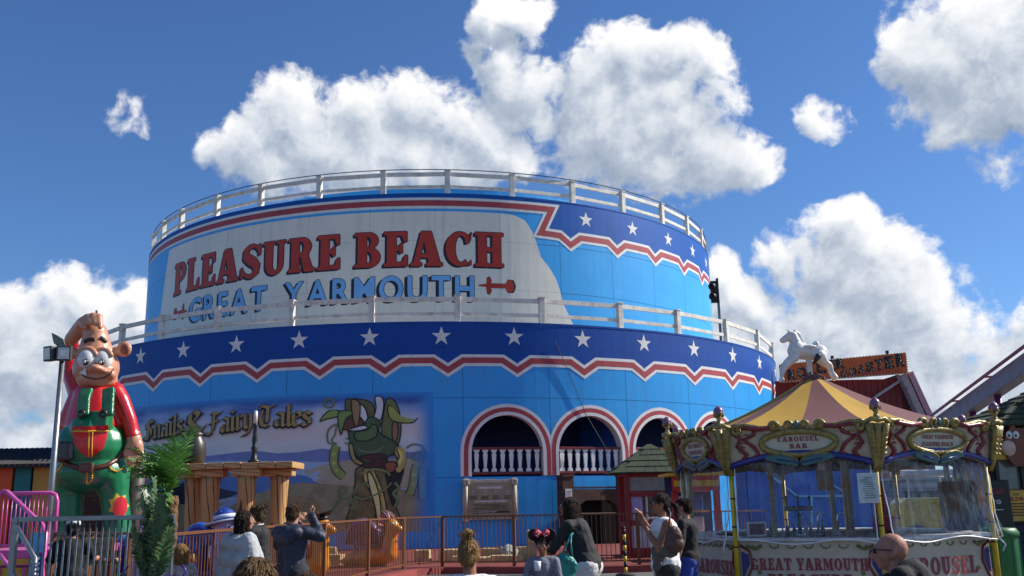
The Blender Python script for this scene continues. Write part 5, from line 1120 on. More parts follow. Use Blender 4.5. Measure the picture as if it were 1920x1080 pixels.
# ------------------------------------------------------------------ roller coaster station with bulb-lit sign
def coaster():
    Y = 46.0; BR = mat('barn_red_cladding', (128, 44, 44), .7, var=.2, scale=2, stretch=(8, 1, .3)); BD = mat('barn_dark_red', (84, 32, 34), .8)
    a = at(1440, 700, Y); b = at(1686, 700, Y); zt_ = at(1600, 712, Y).z
    base = Vector(((a.x + b.x) / 2, Y, 0)); o = empty('coaster_station', base); tag(o, 'dark red boarded coaster station building behind the carousel roof', 'building'); I = Matrix.Translation(-base)
    def p_(x): x.matrix_parent_inverse = I; return x
    p_(MB().box(((a.x + b.x) / 2, Y + 3, zt_ / 2), (b.x - a.x, 6, zt_)).build('wall', BD, o))
    n = 22
    for i in range(n):
        x = a.x + (b.x - a.x) * (i + .5) / n; p_(MB().box((x, Y - .03, zt_ / 2), ((b.x - a.x) / n - .02, .05, zt_ - .02)).build('cladding_board', BR, o, fix=False))
    e0 = at(1690, 703, Y - .3); e1 = at(1748, 830, Y - .3); rm = mat('pale_barge_board', (170, 150, 150), .6)
    p_(MB().bar(e0, e1, .3, .5, up=(0, 1, 0)).build('barge_board', rm, o)); p_(MB().bar(e0 + Vector((.34, 0, .1)), e1 + Vector((.34, 0, .1)), .26, .54, up=(0, 1, 0)).build('barge_board', mat('pink_barge', (196, 140, 150), .6), o))
    wing = [at(1680, 703, Y), at(1690, 703, Y), at(1748, 830, Y)]; w0 = Vector((wing[2].x, Y, 0)); w1 = Vector((wing[0].x, Y, 0)); q_ = wing + [w0, w1]; p_(MB().add([x - Vector((0, .02, 0)) for x in q_] + [x + Vector((0, 5.9, 0)) for x in q_], [(0, 1, 2, 3, 4), (9, 8, 7, 6, 5), (0, 5, 6, 1), (1, 6, 7, 2), (2, 7, 8, 3), (4, 9, 5, 0)]).build('wing_wall', BD, o)); p_(MB().bar(at(1640, 745, Y - .25), at(1690, 712, Y - .25), .08, .12).build('brace', mat('pale_steel', (168, 165, 165), .5), o))
    # sign
    q = [at(1463, 683, Y - .8), at(1698, 661, Y - .8), at(1702, 700, Y - .8), at(1466, 717, Y - .8)]
    s = empty('coaster_sign', ((q[0] + q[2]) / 2)); tag(s, 'orange roller coaster sign with black bulb-studded letters and lamp-lined edge', 'sign'); J = Matrix.Translation(-s.location)
    def s_(x): x.matrix_parent_inverse = J; return x
    OR = mat('sign_orange', (214, 96, 30), .5, var=.12, scale=3); OK = mat('sign_deep_orange', (190, 72, 22), .5); BK = mat('sign_black', (24, 22, 28), .5); BU = mat('bulb_glass', (232, 224, 190), .25)
    mb = MB(); th = Vector((0, .25, 0)); mb.add(q + [x + th for x in q], [(0, 1, 2, 3), (7, 6, 5, 4), (0, 4, 5, 1), (1, 5, 6, 2), (2, 6, 7, 3), (3, 7, 4, 0)]); s_(mb.build('board', OR, s))
    ql = lambda u, v, d=.01: q[3].lerp(q[2], u).lerp(q[0].lerp(q[1], u), v) - Vector((0, d, 0))
    arcp = [ql(.35, .02), ql(.5, .25), ql(.65, .36), ql(.8, .42), ql(.93, .32), ql(.985, .03)]
    s_(MB().add(arcp, [tuple(range(6))]).build('swoosh', OK, s, fix=False))
    for i in range(4):
        A_, B_ = q[i], q[(i + 1) % 4]; m = 40 if i % 2 == 0 else 8
        for k in range(m): s_(MB().ball(A_.lerp(B_, (k + .5) / m) - Vector((0, .05, 0)), .04, 6).build('edge_bulb', BU, s, True, fix=False))
    lt = {}
    def letter(ch, u, v, w, h, sk=0):
        gv, gf, gw = sans(ch, .05); f = lambda p: ql(u + w * p[0] / gw + sk * p[1], v + h * p[1], .03)
        s_(MB().add([f(p) for p in gv], gf).build('letter', BK, s, fix=False))
        for k in range(7):                 # bulbs run up the strokes
            best = gf[int(len(gf) * (k + .5) / 7)]; cx = sum(gv[i][0] for i in best) / len(best); cy = sum(gv[i][1] for i in best) / len(best)
            s_(MB().ball(ql(u + w * cx / gw, v + h * cy, .05), .028, 5).build('letter_bulb', BU, s, True, fix=False))
    for i, ch in enumerate('ROLLER'): letter(ch, .05 + .078 * i, .14 + .075 * i, .070, .52)
    for i, ch in enumerate('COASTER'): letter(ch, .47 + .068 * i + .004 * max(0, i - 3) ** 2, .06 + .055 * i, .058 + .004 * max(0, i - 2), .34 + .045 * i)
    for u in (.42, .86): s_(MB().box(ql(u, 1.06, -.1), (.12, .12, .25)).build('lamp', BK, s))
coaster()

# ------------------------------------------------------------------ raised coaster track
def track():
    A, B = at(1772, 792, 30), at(1990, 640, 22); d = (B - A).normalized(); o = empty('coaster_track', Vector((A.x, A.y, 0))); tag(o, 'sloping pinkish steel coaster track on purple columns above the dark hut', 'coaster track'); I = Matrix.Translation(-o.location)
    def p_(x): x.matrix_parent_inverse = I; return x
    S_ = mat('grey_pink_steel', (132, 124, 128), .45, var=.15, scale=3); PU = mat('purple_steel', (116, 44, 98), .4); PK = mat('rose_steel', (168, 96, 116), .4)
    A2 = A - d * 14
    p_(MB().bar(A2, B + d * 6, .36, .46).build('box_girder', S_, o, bevel=.02)); up2 = Vector((0, 0, .28)); sd = Vector((d.y, -d.x, 0)).normalized()
    for s in (-1, 1): p_(MB().tube([A2 + up2 + sd * .30 * s, B + d * 6 + up2 + sd * .30 * s], .045, 8).build('rail', PK, o, True))
    L = (B - A2).length
    for i in range(int(L / 2.6)): c = A2 + d * (i * 2.6); p_(MB().bar(c + up2 * .94 - sd * .30, c + up2 * .94 + sd * .30, .07, .05).build('cross_tie', PK, o))
    for x, y in ((1822, 760), (1868, 728)):
        c = None
        for k in range(200):
            t = A.lerp(B, k / 200); 
            if c is None or abs((t - CAM).dot(RT) / (t - CAM).dot(FWD) * FPX + 960 - x) < abs((c - CAM).dot(RT) / (c - CAM).dot(FWD) * FPX + 960 - x): c = t
        p_(MB().tube([Vector((c.x, c.y, 0)), c - Vector((0, 0, .2))], [.13, .09], 12).build('column', PU, o, True)); p_(MB().lathe([(.2, 0), (.2, .04)], 12, (c.x, c.y, 0)).build('foot_plate', PU, o))
track()

# ------------------------------------------------------------------ dark hut on the right with its signs, machine and bin
def hut():
    Y = 16.0; NV = mat('dark_navy_boards', (40, 44, 62), .7, var=.2, scale=3, stretch=(.3, .3, 6))
    x0 = at(1868, 950, Y).x; w = 4.2; h = at(1870, 800, Y).z; o = empty('dark_hut', (x0 + w / 2, Y, 0)); tag(o, 'dark navy boarded hut with green shingle roof beyond the carousel bar', 'hut')
    hw = w / 2; d = 1.3; wx0, wx1, wz0, wz1 = -hw + .07, -hw + 1.1, at(1880, 940, Y).z, at(1880, 862, Y).z
    def board(x0_, x1_, z, hh): MB().box(((x0_ + x1_) / 2, .03, z + hh / 2), (x1_ - x0_, .06, hh - .008)).build('board', NV, o, fix=False)
    z = 0.0; bh = .14
    while z < h - .01:
        hh = min(bh, h - z)
        if z + hh > wz0 and z < wz1: board(wx1, hw, z, hh)
        else: board(-hw, hw, z, hh)
        z += bh
    MB().box((-hw + .035, .03, (wz0 + wz1) / 2), (.07, .07, wz1 - wz0 + .1)).build('corner_post', NV, o); MB().box((hw - .02, d / 2 + .1, h / 2), (.05, d, h)).build('side_wall', NV, o); MB().box((-hw + .025, d / 2 + .1, h / 2), (.05, d - .1, h)).build('side_wall', NV, o); MB().box((0, d, h / 2), (w - .1, .05, h)).build('rear_wall', NV, o)
    FRm = mat('window_frame_dark', (58, 52, 48), .6)
    for xx in (wx0, (wx0 + wx1) / 2 - .1, wx1): MB().box((xx, -.0, (wz0 + wz1) / 2), (.06, .09, wz1 - wz0)).build('window_frame', FRm, o)
    MB().box(((wx0 + wx1) / 2, .03, (wz0 + wz1) / 2), (wx1 - wx0, .012, wz1 - wz0)).build('window_pane', GLS, o)
    e = .16; ez = h; top = at(1975, 716, Y + .6).z
    E = [(-hw - e, -e, ez), (hw + e, -e, ez), (hw + e, d + e, ez), (-hw - e, d + e, ez)]; r0, r1 = (-.6, d / 2, top), (.6, d / 2, top)
    MB().add(E + [r0, r1], [(3, 2, 1, 0), (0, 1, 5, 4), (2, 3, 4, 5), (3, 0, 4), (1, 2, 5)]).build('roof', _M['roof_underside'], o)
    for k in (0, 3): p, q = Vector(E[k]), Vector(E[(k + 1) % 4]); ra = Vector(r0); rb = Vector(r1 if k == 0 else r0); shingle('s', p, q, ra, rb, 8, 14 if k == 0 else 10, GRS, o)
    # cartoon horse-head sign
    s = thing_at('horse_head_sign', 1898, 838, Y - .12, 'cut-out sign of a brown cartoon horse head on yellow timber', 'sign'); YW = mat('sign_yellow_wood', (206, 166, 60), .6, var=.2, scale=6); HB = mat('horse_brown', (122, 66, 44), .5); HP = mat('horse_muzzle', (206, 176, 160), .5)
    fl = lambda dd: (lambda x, y, d: (x, dd - d, y))
    MB().prism([(-.26, -.2), (.5, -.2), (.5, .14), (-.24, .14)], fl(.06), .05).build('plank', YW, s)
    MB().prism([(-.16, .0), (-.1, .2), (-.02, .3), (.02, .42), (.08, .3), (.3, .3), (.42, .1), (.4, -.15), (.25, -.3), (.0, -.32), (-.1, -.2)], fl(.01), .05).build('head', HB, s)
    MB().ball((-.08, -.04, -.02), (.12, .03, .13), 12).build('muzzle', HP, s, True)
    for x in (-.05, .06): MB().ball((x, -.05, .19), (.055, .02, .065), 10).build('eye', mat('sign_white', (225, 225, 222), .5), s, True); MB().ball((x - .01, -.068, .18), (.02, .01, .025), 8).build('pupil', _M['signal_black'], s, True)
    MB().box((.2, -.02, -.25), (.16, .01, .08)).build('name_strip', _M['paper_white'] if 'paper_white' in _M else YW, s)
    s = thing_at('rules_sign', 1908, 948, Y - .06, 'yellow rules sign with rounded corners on the dark hut wall', 'sign'); YS = mat('rules_yellow', (214, 170, 70), .5)
    rc = lambda w_, h_, r: [(sx * (w_ - r) + r * math.cos(a), sy * (h_ - r) + r * math.sin(a)) for sx, sy, a0 in ((1, 1, 0), (-1, 1, 90), (-1, -1, 180), (1, -1, 270)) for a in [R_(a0 + 15 * i) for i in range(7)]]
    MB().prism(rc(.36, .26, .05), fl(.03), .03).build('board', mat('rules_border', (96, 62, 30), .5), s); MB().prism(rc(.34, .24, .045), fl(-.002), .004).build('face', YS, s)
    DK = mat('rules_ink', (84, 38, 24), .6)
    write('FOR', serif if all(c in SERIF for c in 'FOR') else lambda c: sans(c, .03), (0, -.008, .16), (1, 0, 0), (0, 0, 1), .035, DK, s, 'lettering'); write('CHILDREN', lambda c: sans(c, .04), (0, -.008, .08), (1, 0, 0), (0, 0, 1), .06, mat('rules_red', (150, 40, 24), .6), s, 'lettering', width=.5)
    for j in range(5): MB().box((0, -.007, .03 - .045 * j), (.46 - .05 * (j % 2), .003, .018)).build('text_line', DK, s)
    # drinks machine
    v = thing_at('drinks_machine', 1858, 1010, 15.2, 'black drinks machine with zero lettering beside the green bin', 'drinks machine', .05, 0); vb = mat('machine_black', (20, 18, 20), .35); vw = mat('machine_white', (200, 200, 204), .4); hz = at(1858, 900, 15.2).z
    MB().box((0, .35, hz / 2), (.8, .7, hz)).build('cabinet', vb, v, bevel=.02)
    write('Coca-Cola', lambda c: sans(c, .02), (.05, -.006, hz - .22), (1, 0, .12), (-.12, 0, 1), .085, mat('machine_red', (150, 40, 48), .5), v, 'lettering', width=.52); write('zero', lambda c: sans(c, .03), (.08, -.006, hz - .36), (1, 0, 0), (0, 0, 1), .09, vw, v, 'lettering', width=.3)
    MB().box((.08, -.005, hz - .45), (.34, .004, .014)).build('text_line', vw, v)
    MB().lathe([(.09, .0), (.10, .05), (.095, .2), (.06, .26), (.11, .34), (.09, .46), (.045, .6), (.04, .64)], 14, (.1, -.0, hz - 1.15)).build('bottle_relief', mat('bottle_dark', (60, 66, 78), .2), v, True)
    MB().box((.1, -.02, hz - 1.22), (.5, .03, .1)).build('delivery_flap', vw, v)
    b = thing_at('waste_bin', 1873, 1052, 14.6, 'green ribbed plastic waste bin beside the drinks machine', 'bin', 0, 0); zt2 = at(1873, 990, 14.6).z
    gb = mat('bin_green', (36, 108, 56), .45, var=.15, scale=4)
    MB().lathe([(.26, 0), (.28, .05), (.30, zt2 - .12), (.30, zt2 - .1), (.005, zt2 - .1)], 20).build('body', gb, b, True); MB().lathe([(.315, zt2 - .13), (.32, zt2 - .06), (.29, zt2 - .02), (.28, zt2), (.01, zt2 + .01)], 20).build('lid', gb, b, True)
    for i in range(10): a = i * .6283; MB().bar((.285 * math.cos(a), .285 * math.sin(a), .05), (.302 * math.cos(a), .302 * math.sin(a), zt2 - .14), .03, .012).build('rib', gb, b)
hut()

# ------------------------------------------------------------------ stalls seen through the plastic
def stall(x0, x1, y0, y1, Y, lab, c1, c2, items, name='prize_stall'):
    a, b = at(x0, y1, Y), at(x1, y1, Y); h = at(x0, y0, Y).z; w = b.x - a.x; o = empty(name, ((a.x + b.x) / 2, Y, 0)); tag(o, lab, 'stall')
    F_ = mat(lab[:14] + '_frame', c1, .5); G_ = mat(lab[:14] + '_trim', c2, .5)
    for s in (-1, 1): MB().box((s * (w / 2 - .06), 0, h / 2), (.12, .12, h)).build('post', F_, o)
    MB().box((0, -.02, h - .15), (w, .18, .3)).build('fascia', F_, o); MB().box((0, -.115, h - .15), (w - .06, .01, .12)).build('fascia_stripe', G_, o); MB().box((0, .9, h / 2), (w, .05, h)).build('back', mat(lab[:14] + '_back', (60, 66, 110), .8), o); MB().box((0, .45, h + .03), (w + .2, 1.3, .06)).build('roof', G_, o); MB().box((0, 0, .45), (w - .25, .1, .9)).build('front', G_, o)
    for j in range(3):
        z = .95 + .42 * j; MB().box((0, .6, z), (w - .25, .35, .03)).build('shelf', G_, o)
        n = int(w / .34)
        for i in range(n):
            c = items[(i + j) % len(items)]; MB().box((-w / 2 + .25 + .34 * i, .58, z + .17), (.26, .2, .3)).build('prize', mat('prize_%d_%d_%d' % c, c, .5), o, bevel=.03)
stall(1262, 1352, 893, 975, 20.0, 'red and yellow prize stall with shelves behind the plastic curtain', (200, 44, 40), (224, 168, 40), ((70, 90, 180), (210, 205, 215), (90, 110, 190), (220, 214, 220)))
stall(1690, 1800, 900, 985, 26.0, 'grey shuttered stall far behind the right plastic curtain', (120, 124, 140), (150, 154, 166), ((90, 96, 130), (130, 134, 150)))
v = thing_at('ride_car', 1742, 985, 19.5, 'yellow kiddie ride car with a white canopy behind the bar', 'ride car', 0, .62)
MB().box((0, 0, -.31), (1.5, .95, .62)).build('ride_base', mat('ride_base_grey', (90, 92, 100), .6), v, bevel=.02)
MB().prism([(-.62, .35), (.55, .35), (.62, .5), (.6, .85), (.4, .95), (-.5, .95), (-.62, .85)], lambda x, y, d: (x, d - .35, y), .7).build('body', mat('ride_yellow', (224, 196, 34), .35, coat=.5), v, bevel=.08); MB().box((0, 0, 1.42), (1.1, .75, .12)).build('canopy', LED, v, bevel=.04)
for sx in (-.45, .45):
    for sy in (-.3, .3): MB().tube([(sx, sy, .9), (sx, sy, 1.38)], .02, 8).build('canopy_post', LED, v)
for sx in (-.4, .42):
    for sy in (-.36, .36): MB().lathe([(.12, -.06), (.22, -.05), (.22, .05), (.12, .06)], 16, (sx, sy, .22), Matrix.Rotation(R_(90), 3, 'X')).build('wheel', _M['signal_black'], v, True)

# blue boarded stall wall and light blue rails behind the bar
a, b = at(1405, 1000, 25.0), at(1640, 1000, 25.0); hz = at(1500, 868, 25.0).z; o = empty('blue_stall', ((a.x + b.x) / 2, 25.0, 0)); tag(o, 'bright blue boarded stall with light blue braces behind the bar', 'stall'); w = b.x - a.x
BS = mat('stall_blue', (30, 96, 190), .5, var=.12, scale=1.5); LBS = mat('stall_light_blue', (120, 190, 232), .5)
for i in range(8): MB().box((-w / 2 + w * (i + .5) / 8, 0, hz / 2), (w / 8 - .012, .05, hz)).build('board', BS, o, fix=False)
for s in (-1, 1): MB().box((s * w / 2, .5, hz / 2), (.06, 1.05, hz)).build('side_wall', BS, o)
MB().box((0, .5, hz + .03), (w + .2, 1.3, .06)).build('roof', mat('stall_roof_white', (200, 204, 210), .5), o)
L = lambda x, y: at(x, y, 24.94) - Vector(o.location)
MB().bar(L(1430, 880), L(1495, 930), .05, .03, up=(0, 1, 0)).build('brace', LBS, o); MB().bar(L(1495, 930), L(1595, 930), .05, .03, up=(0, 1, 0)).build('brace', LBS, o); MB().bar(L(1522, 932), L(1522, 985), .05, .03, up=(0, 1, 0)).build('brace', LBS, o); MB().bar(L(1555, 905), L(1595, 930), .05, .03, up=(0, 1, 0)).build('brace', LBS, o)

BT = [(60, 92, 60), (120, 70, 40), (190, 200, 205), (150, 40, 40)]
for i in range(14):
    c = BT[(i * 3) % 4]; x = -0.66 + .1 * i; h = .22 + .05 * ((i * 5) % 3)
    b_ = MB().lathe([(.034, 0), (.036, .02), (.036, h * .6), (.014, h * .78), (.014, h), (.016, h + .01)], 10, (at(1470, 1000, 17.0).x + x, 16.85 + .06 * (i % 2), .912)).build('bottle', mat('bottle_%d_%d_%d' % c, c, .15), None, True); tag(b_, 'small bottle standing in the row on the back counter of the bar', 'bottle', 'bottles on the back counter')
for x, Y, w, h, c, lab in ((1455, 16.4, .34, .3, (150, 112, 72), 'brown cardboard box on the inner floor side of the bar'), (1660, 15.6, .3, .22, (190, 60, 90), 'pink carton on the bar counter behind the bald man')):
    p = at(x, 1000, Y); o = empty('carton', (p.x, Y, 1.077 if x > 1600 else .03)); tag(o, lab, 'box'); MB().box((0, 0, h / 2), (w, .22, h)).build('box', mat('carton_%d' % c[0], c, .7), o, bevel=.008); MB().box((0, 0, h + .003), (w * .9, .05, .004)).build('tape', mat('tape', (190, 170, 130), .4), o)

# ------------------------------------------------------------------ giant painted figure
def giant():
    Y = 17.0; q = lambda x, y, d=0.0: at(x, y, Y + d); px = 1 / 105.0
    base = Vector((q(172, 960).x, Y, 0)); o = empty('giant_figure', base); tag(o, 'giant glossy cartoon boy figure in red shirt and green dungarees scratching his head', 'statue'); I = Matrix.Translation(-base)
    SK = mat('painted_skin', (198, 140, 108), .36, var=.12, scale=3, bump=.15, bscale=6, coat=.2, col2=(188, 132, 102)); RD = mat('painted_red_shirt', (204, 28, 26), .28, var=.15, scale=2, bump=.2, bscale=4, coat=.3, col2=(180, 20, 22)); GR = mat('painted_green', (24, 120, 72), .32, var=.2, scale=2, bump=.2, bscale=4, coat=.2, col2=(18, 100, 60))
    BK = mat('painted_black', (22, 20, 22), .35, coat=.3); WH = mat('painted_white', (226, 224, 218), .3, coat=.3); YE = mat('painted_yellow', (226, 186, 52), .4); BR = mat('painted_belt', (84, 44, 30), .4, coat=.2); BW = mat('painted_brow', (48, 26, 20), .5)
    def put_(x): x.matrix_parent_inverse = I; return x
    def F(mb, name, m, vox=.03, sm=6): return put_(fuse(mb, name, m, o, vox, sm))
    def C(mb, a, b, ra, rb): mb.cap(q(*a), q(*b), ra * px, rb * px, 14)
    # skin: head, ears, neck, hands
    mb = MB(); mb.ball(q(180, 690), (42 * px, 42 * px, 40 * px), 18); C(mb, (180, 690), (179, 632), 39, 24); mb.ball(q(179, 626), (23 * px, 24 * px, 22 * px), 16); mb.ball(q(182, 712, -.05), (37 * px, 36 * px, 23 * px), 16)
    C(mb, (180, 720), (180, 745), 22, 22)
    for x, y, r in ((233, 655, 15), (134, 662, 13)):
        mb.ball(q(x, y, .05), (r * px, .07, (r + 1) * px), 14); C(mb, (x, y, .05), (180, 668, .1), 6, 14)
    mb.ball(q(181, 691, -.38), (13 * px, .16, 8 * px), 12); mb.ball(q(190, 693, -.36), (8 * px, .1, 6 * px), 10); mb.ball(q(170, 693, -.36), (8 * px, .1, 6 * px), 10)
    mb.ball(q(148, 700, -.2), (11 * px, .14, 10 * px), 10); mb.ball(q(208, 702, -.2), (10 * px, .14, 10 * px), 10)
    # hand on the head
    mb.ball(q(160, 607, -.10), (18 * px, .17, 13 * px), 12); C(mb, (134, 636, .12), (154, 610, -.04), 13, 14)
    for i, (a, b, c_) in enumerate((((156, 600), (164, 593), (168, 606)), ((164, 598), (175, 591), (178, 607)), ((171, 600), (186, 593), (188, 614)), ((148, 606), (153, 600), (156, 614)))):
        C(mb, (*a, -.14), (*b, -.22), 6.6, 6.2); C(mb, (*b, -.22), (*c_, -.30), 6.2, 5)
    C(mb, (178, 600, .05), (190, 592, .0), 5, 4)
    # hanging hand
    mb.ball(q(252, 838, -.05), (17 * px, .13, 19 * px), 12); C(mb, (250, 815), (252, 832), 13, 15)
    for i, (a, b, c_) in enumerate((((242, 848), (240, 862), (243, 876)), ((250, 850), (248, 864), (249, 873)), ((258, 848), (258, 860), (257, 868)), ((264, 842), (266, 853), (265, 861)))):
        C(mb, (*a, -.1 + .03 * i), (*b, -.14 + .03 * i), 6, 5.4); C(mb, (*b, -.14 + .03 * i), (*c_, -.11 + .03 * i), 5.4, 4.2)
    C(mb, (240, 836, -.12), (234, 852, -.16), 5.5, 4.2)
    F(mb, 'head_and_hands', SK, .026, 5)
    # shirt with both sleeves
    mb = MB(); C(mb, (178, 748), (176, 800), 40, 52); C(mb, (150, 748, .05), (128, 800, .05), 22, 22); C(mb, (152, 742, .12), (134, 700, .32), 22, 18); C(mb, (134, 700, .32), (130, 668, .34), 18, 16); C(mb, (130, 664, .34), (133, 642, .20), 15, 14)
    C(mb, (214, 735), (226, 752), 20, 18); C(mb, (226, 752), (242, 790), 18, 15); C(mb, (242, 790), (249, 816), 15, 13); mb.ball(q(249, 816), (16 * px, .16, 6 * px), 12)
    F(mb, 'shirt', RD, .03, 5)
    # dungarees
    mb = MB(); mb.ball(q(172, 838), (66 * px, .58, 58 * px), 20); mb.ball(q(176, 806, -.08), (40 * px, .54, 36 * px), 18); mb.ball(q(172, 885), (66 * px, .54, 40 * px), 18)
    mb.box(q(180, 788, -.36), (52 * px, .28, 32 * px))
    C(mb, (136, 890), (130, 925), 33, 26); C(mb, (130, 925), (127, 985), 26, 25); C(mb, (208, 890), (214, 925), 34, 26); C(mb, (214, 925), (222, 1000), 25, 24)
    z0 = .25
    for x, y in ((127, 985), (222, 1000)):
        a = q(x, y); mb.cap(a, Vector((a.x, a.y, z0 + .15)), 25 * px, 26 * px, 14)
    F(mb, 'dungarees', GR, .03, 5)
    for x in (127, 222):
        a = q(x, 1000); put_(fuse(MB().ball(Vector((a.x, Y - .2, .18)), (.27, .46, .2), 14).ball(Vector((a.x, Y + .1, .22)), (.24, .3, .24), 14), 'boot', BR, o, .03, 4, cut=None))
    for xs in ((158, 166), (203, 206)):
        mb = MB(); L = [q(xs[1] - 2, 728, -.36), q(xs[0], 745, -.43), q(xs[0] - 1, 765, -.52), q(xs[0] - 2, 780, -.58)]
        mb = MB()
        for a, b in zip(L[:-1], L[1:]): mb.bar(a, b, 22 * px, .08, up=(0, -1, 0))
        F(mb, 'strap', GR, .022, 2)
    for x in (153, 194): put_(MB().lathe([(.068, 0), (.075, .03), (.05, .05), (.04, .035), (.01, .035)], 14, q(x, 776, -.57), Matrix.Rotation(R_(90), 3, 'X')).build('button', BK, o, True))
    # surface details are pressed onto the front of the body
    import mathutils
    dep = None
    from mathutils.bvhtree import BVHTree
    def bvh(name):
        for c in o.children:
            if c.name.startswith(name): return BVHTree.FromPolygons([v.co.copy() for v in c.data.vertices], [tuple(p.vertices) for p in c.data.polygons])
    tg = bvh('dungarees'); th = bvh('head_and_hands')
    def hit(tree, x, y, up_=.012):
        d = ray(x, y).normalized(); h = tree.ray_cast(CAM, d)
        return (h[0] + h[1] * up_) if h[0] is not None else q(x, y, -.4)
    def patch(name, poly, tree, m, up_=.014, sub=3):
        V, Fc = tess(poly); bm = bmesh.new(); vs = [bm.verts.new((x, y, 0)) for x, y in V]
        for f in Fc: bm.faces.new([vs[i] for i in f])
        bmesh.ops.subdivide_edges(bm, edges=bm.edges[:], cuts=sub, use_grid_fill=True); bmesh.ops.triangulate(bm, faces=bm.faces[:])
        for v in bm.verts: v.co = hit(tree, v.co.x, v.co.y, up_)
        bmesh.ops.recalc_face_normals(bm, faces=bm.faces[:]); me = bpy.data.meshes.new(name); bm.to_mesh(me); bm.free()
        return put_(put(name, me, m, o, True))
    def line(name, pts, tree, m, r=.012, up_=.012, n=6):
        P = []
        for a, b in zip(pts[:-1], pts[1:]): P += [(a[0] + (b[0] - a[0]) * i / n, a[1] + (b[1] - a[1]) * i / n) for i in range(n)]
        P.append(pts[-1]); return put_(MB().tube([hit(tree, x, y, up_) for x, y in P], r, 6).build(name, m, o, True))
    def beads(pts, tree, n):
        tot = []
        for a, b in zip(pts[:-1], pts[1:]): tot += [(a[0] + (b[0] - a[0]) * i / n, a[1] + (b[1] - a[1]) * i / n) for i in range(n)]
        for x, y in tot: put_(MB().ball(hit(tree, x, y, .01), .018, 6).build('stitch', YE, o, True, fix=False))
    pk = [(138, 800), (152, 800), (184, 799), (201, 797), (200, 818), (194, 840), (169, 858), (150, 846), (139, 830)]
    patch('pocket', pk, tg, RD, .03); line('pocket_trim', [(139, 808), (170, 808), (201, 805)], tg, YE, .014, .04); line('pocket_trim', [(167, 808), (167, 856)], tg, YE, .010, .04); line('pocket_trim', [(173, 808), (172, 856)], tg, YE, .010, .04)
    beads([(140, 812), (140, 830), (151, 844), (169, 856), (192, 840), (199, 818), (200, 808)], tg, 5)
    bl = [(114, 862), (130, 872), (150, 878), (175, 879), (200, 873), (218, 862), (230, 846)]
    line('belt', bl, tg, BR, .05, .0); put_(MB().box(hit(tg, 163, 878, .05), (24 * px, .1, 17 * px)).build('buckle', BR, o, bevel=.03))
    put_(MB().box(q(120, 846, -.5), (34 * px, .3, 34 * px), Matrix.Rotation(.35, 3, 'Z')).build('belt_pouch', mat('pouch_black', (48, 48, 50), .35, coat=.4), o, bevel=.05))
    beads([(203, 872), (208, 880), (218, 884), (230, 878)], tg, 4); beads([(120, 868), (112, 880), (106, 886)], tg, 4); beads([(164, 885), (163, 900), (164, 908)], tg, 4); beads([(174, 884), (172, 900), (165, 908)], tg, 4)
    fl = []
    for i in range(14): a = i / 14 * 6.283; r = 17 if i % 2 else 25; fl.append((222 + r * math.cos(a) * .75, 948 + r * math.sin(a)))
    patch('patch_flare', fl, tg, YE, .02); patch('leg_patch', [(218, 935), (226, 930), (234, 936), (236, 955), (230, 970), (216, 968), (212, 955)], tg, RD, .04)
    # face
    for x, y, r in ((162, 671, 17.5), (195, 672, 17)):
        c = hit(th, x, y, -.05); put_(MB().ball(c, (r * px, .15, (r + 2) * px), 18).build('eyeball', WH, o, True))
        e = c + Vector((.025, -.125, -.065)); put_(MB().ball(e, (.055, .04, .06), 12).build('pupil', BK, o, True)); put_(MB().ball(e + Vector((.0, -.036, .0)), (.028, .012, .03), 10).build('pupil_glint', WH, o, True))
        put_(MB().tube([c + Vector((math.cos(a) * r * px * 1.04, -.04, math.sin(a) * (r + 1) * px * 1.06)) for a in [R_(15 + 15 * i) for i in range(11)]], .045, 7).build('eyelid', SK, o, True))
    line('eyebrow', [(159, 641), (168, 637), (178, 637)], th, BW, .04, .0); line('eyebrow', [(188, 633), (193, 636), (199, 642)], th, BW, .042, .0)
    line('mouth', [(150, 699), (160, 707), (178, 711), (196, 708), (208, 700), (213, 692)], th, mat('painted_lip', (120, 66, 46), .4), .016, .0)
    tt = hit(th, 158, 700, .02); put_(MB().add([tt + Vector((-.075, -.03, .0)), tt + Vector((.07, -.03, -.04)), tt + Vector((.04, -.04, .10)), tt + Vector((0, .06, 0))], [(0, 1, 2), (0, 2, 3), (1, 3, 2), (0, 3, 1)]).build('tooth', WH, o))
    put_(MB().tube([q(181, 596, .05), q(181, 582, .05)], .02, 6).build('hair_stub', mat('rust_rod', (110, 50, 40), .7), o))
    for x, y in ((233, 655),): put_(MB().ball(q(x + 1, y, -.015), (9 * px, .03, 10 * px), 12).build('ear_shade', mat('ear_shade', (134, 78, 58), .5), o, True))  # darker skin tone paints the shade of the cupped ear onto a raised disc
    # plinth that carries him
    put_(MB().box((base.x, Y - .05, .075 + .0), (2.4, 1.6, .15)).build('base', mat('dark_base', (44, 42, 42), .8), o))
giant()

# tall club leaning behind the figure's hand
a = at(236, 985, 17.9); b = at(258, 862, 17.6); a.z = plz + .004
c_ = MB(); c_.tube([a, a.lerp(b, .5), b], [.24, .21, .15], 14); c_ = c_.build('wooden_club', mat('dark_club', (66, 52, 44), .55, var=.25, scale=4), None, True); tag(c_, 'dark tapered wooden club standing by the giant figure', 'club')
# dark brick pier behind the figure's legs
p = at(172, 960, 18.6); o = empty('brick_pier', (p.x, 18.6, plz)); tag(o, 'dark brick pier standing behind the giant figure', 'pier'); pm = brick_mat(); pm.name = 'pier_brick'; MB().box((0, .2, (at(172, 905, 18.6).z + .4) / 2), (1.1, .5, at(172, 905, 18.6).z + .4)).build('shaft', pm, o); MB().box((0, .2, at(172, 905, 18.6).z + .43), (1.2, .6, .06)).build('coping', pm, o)

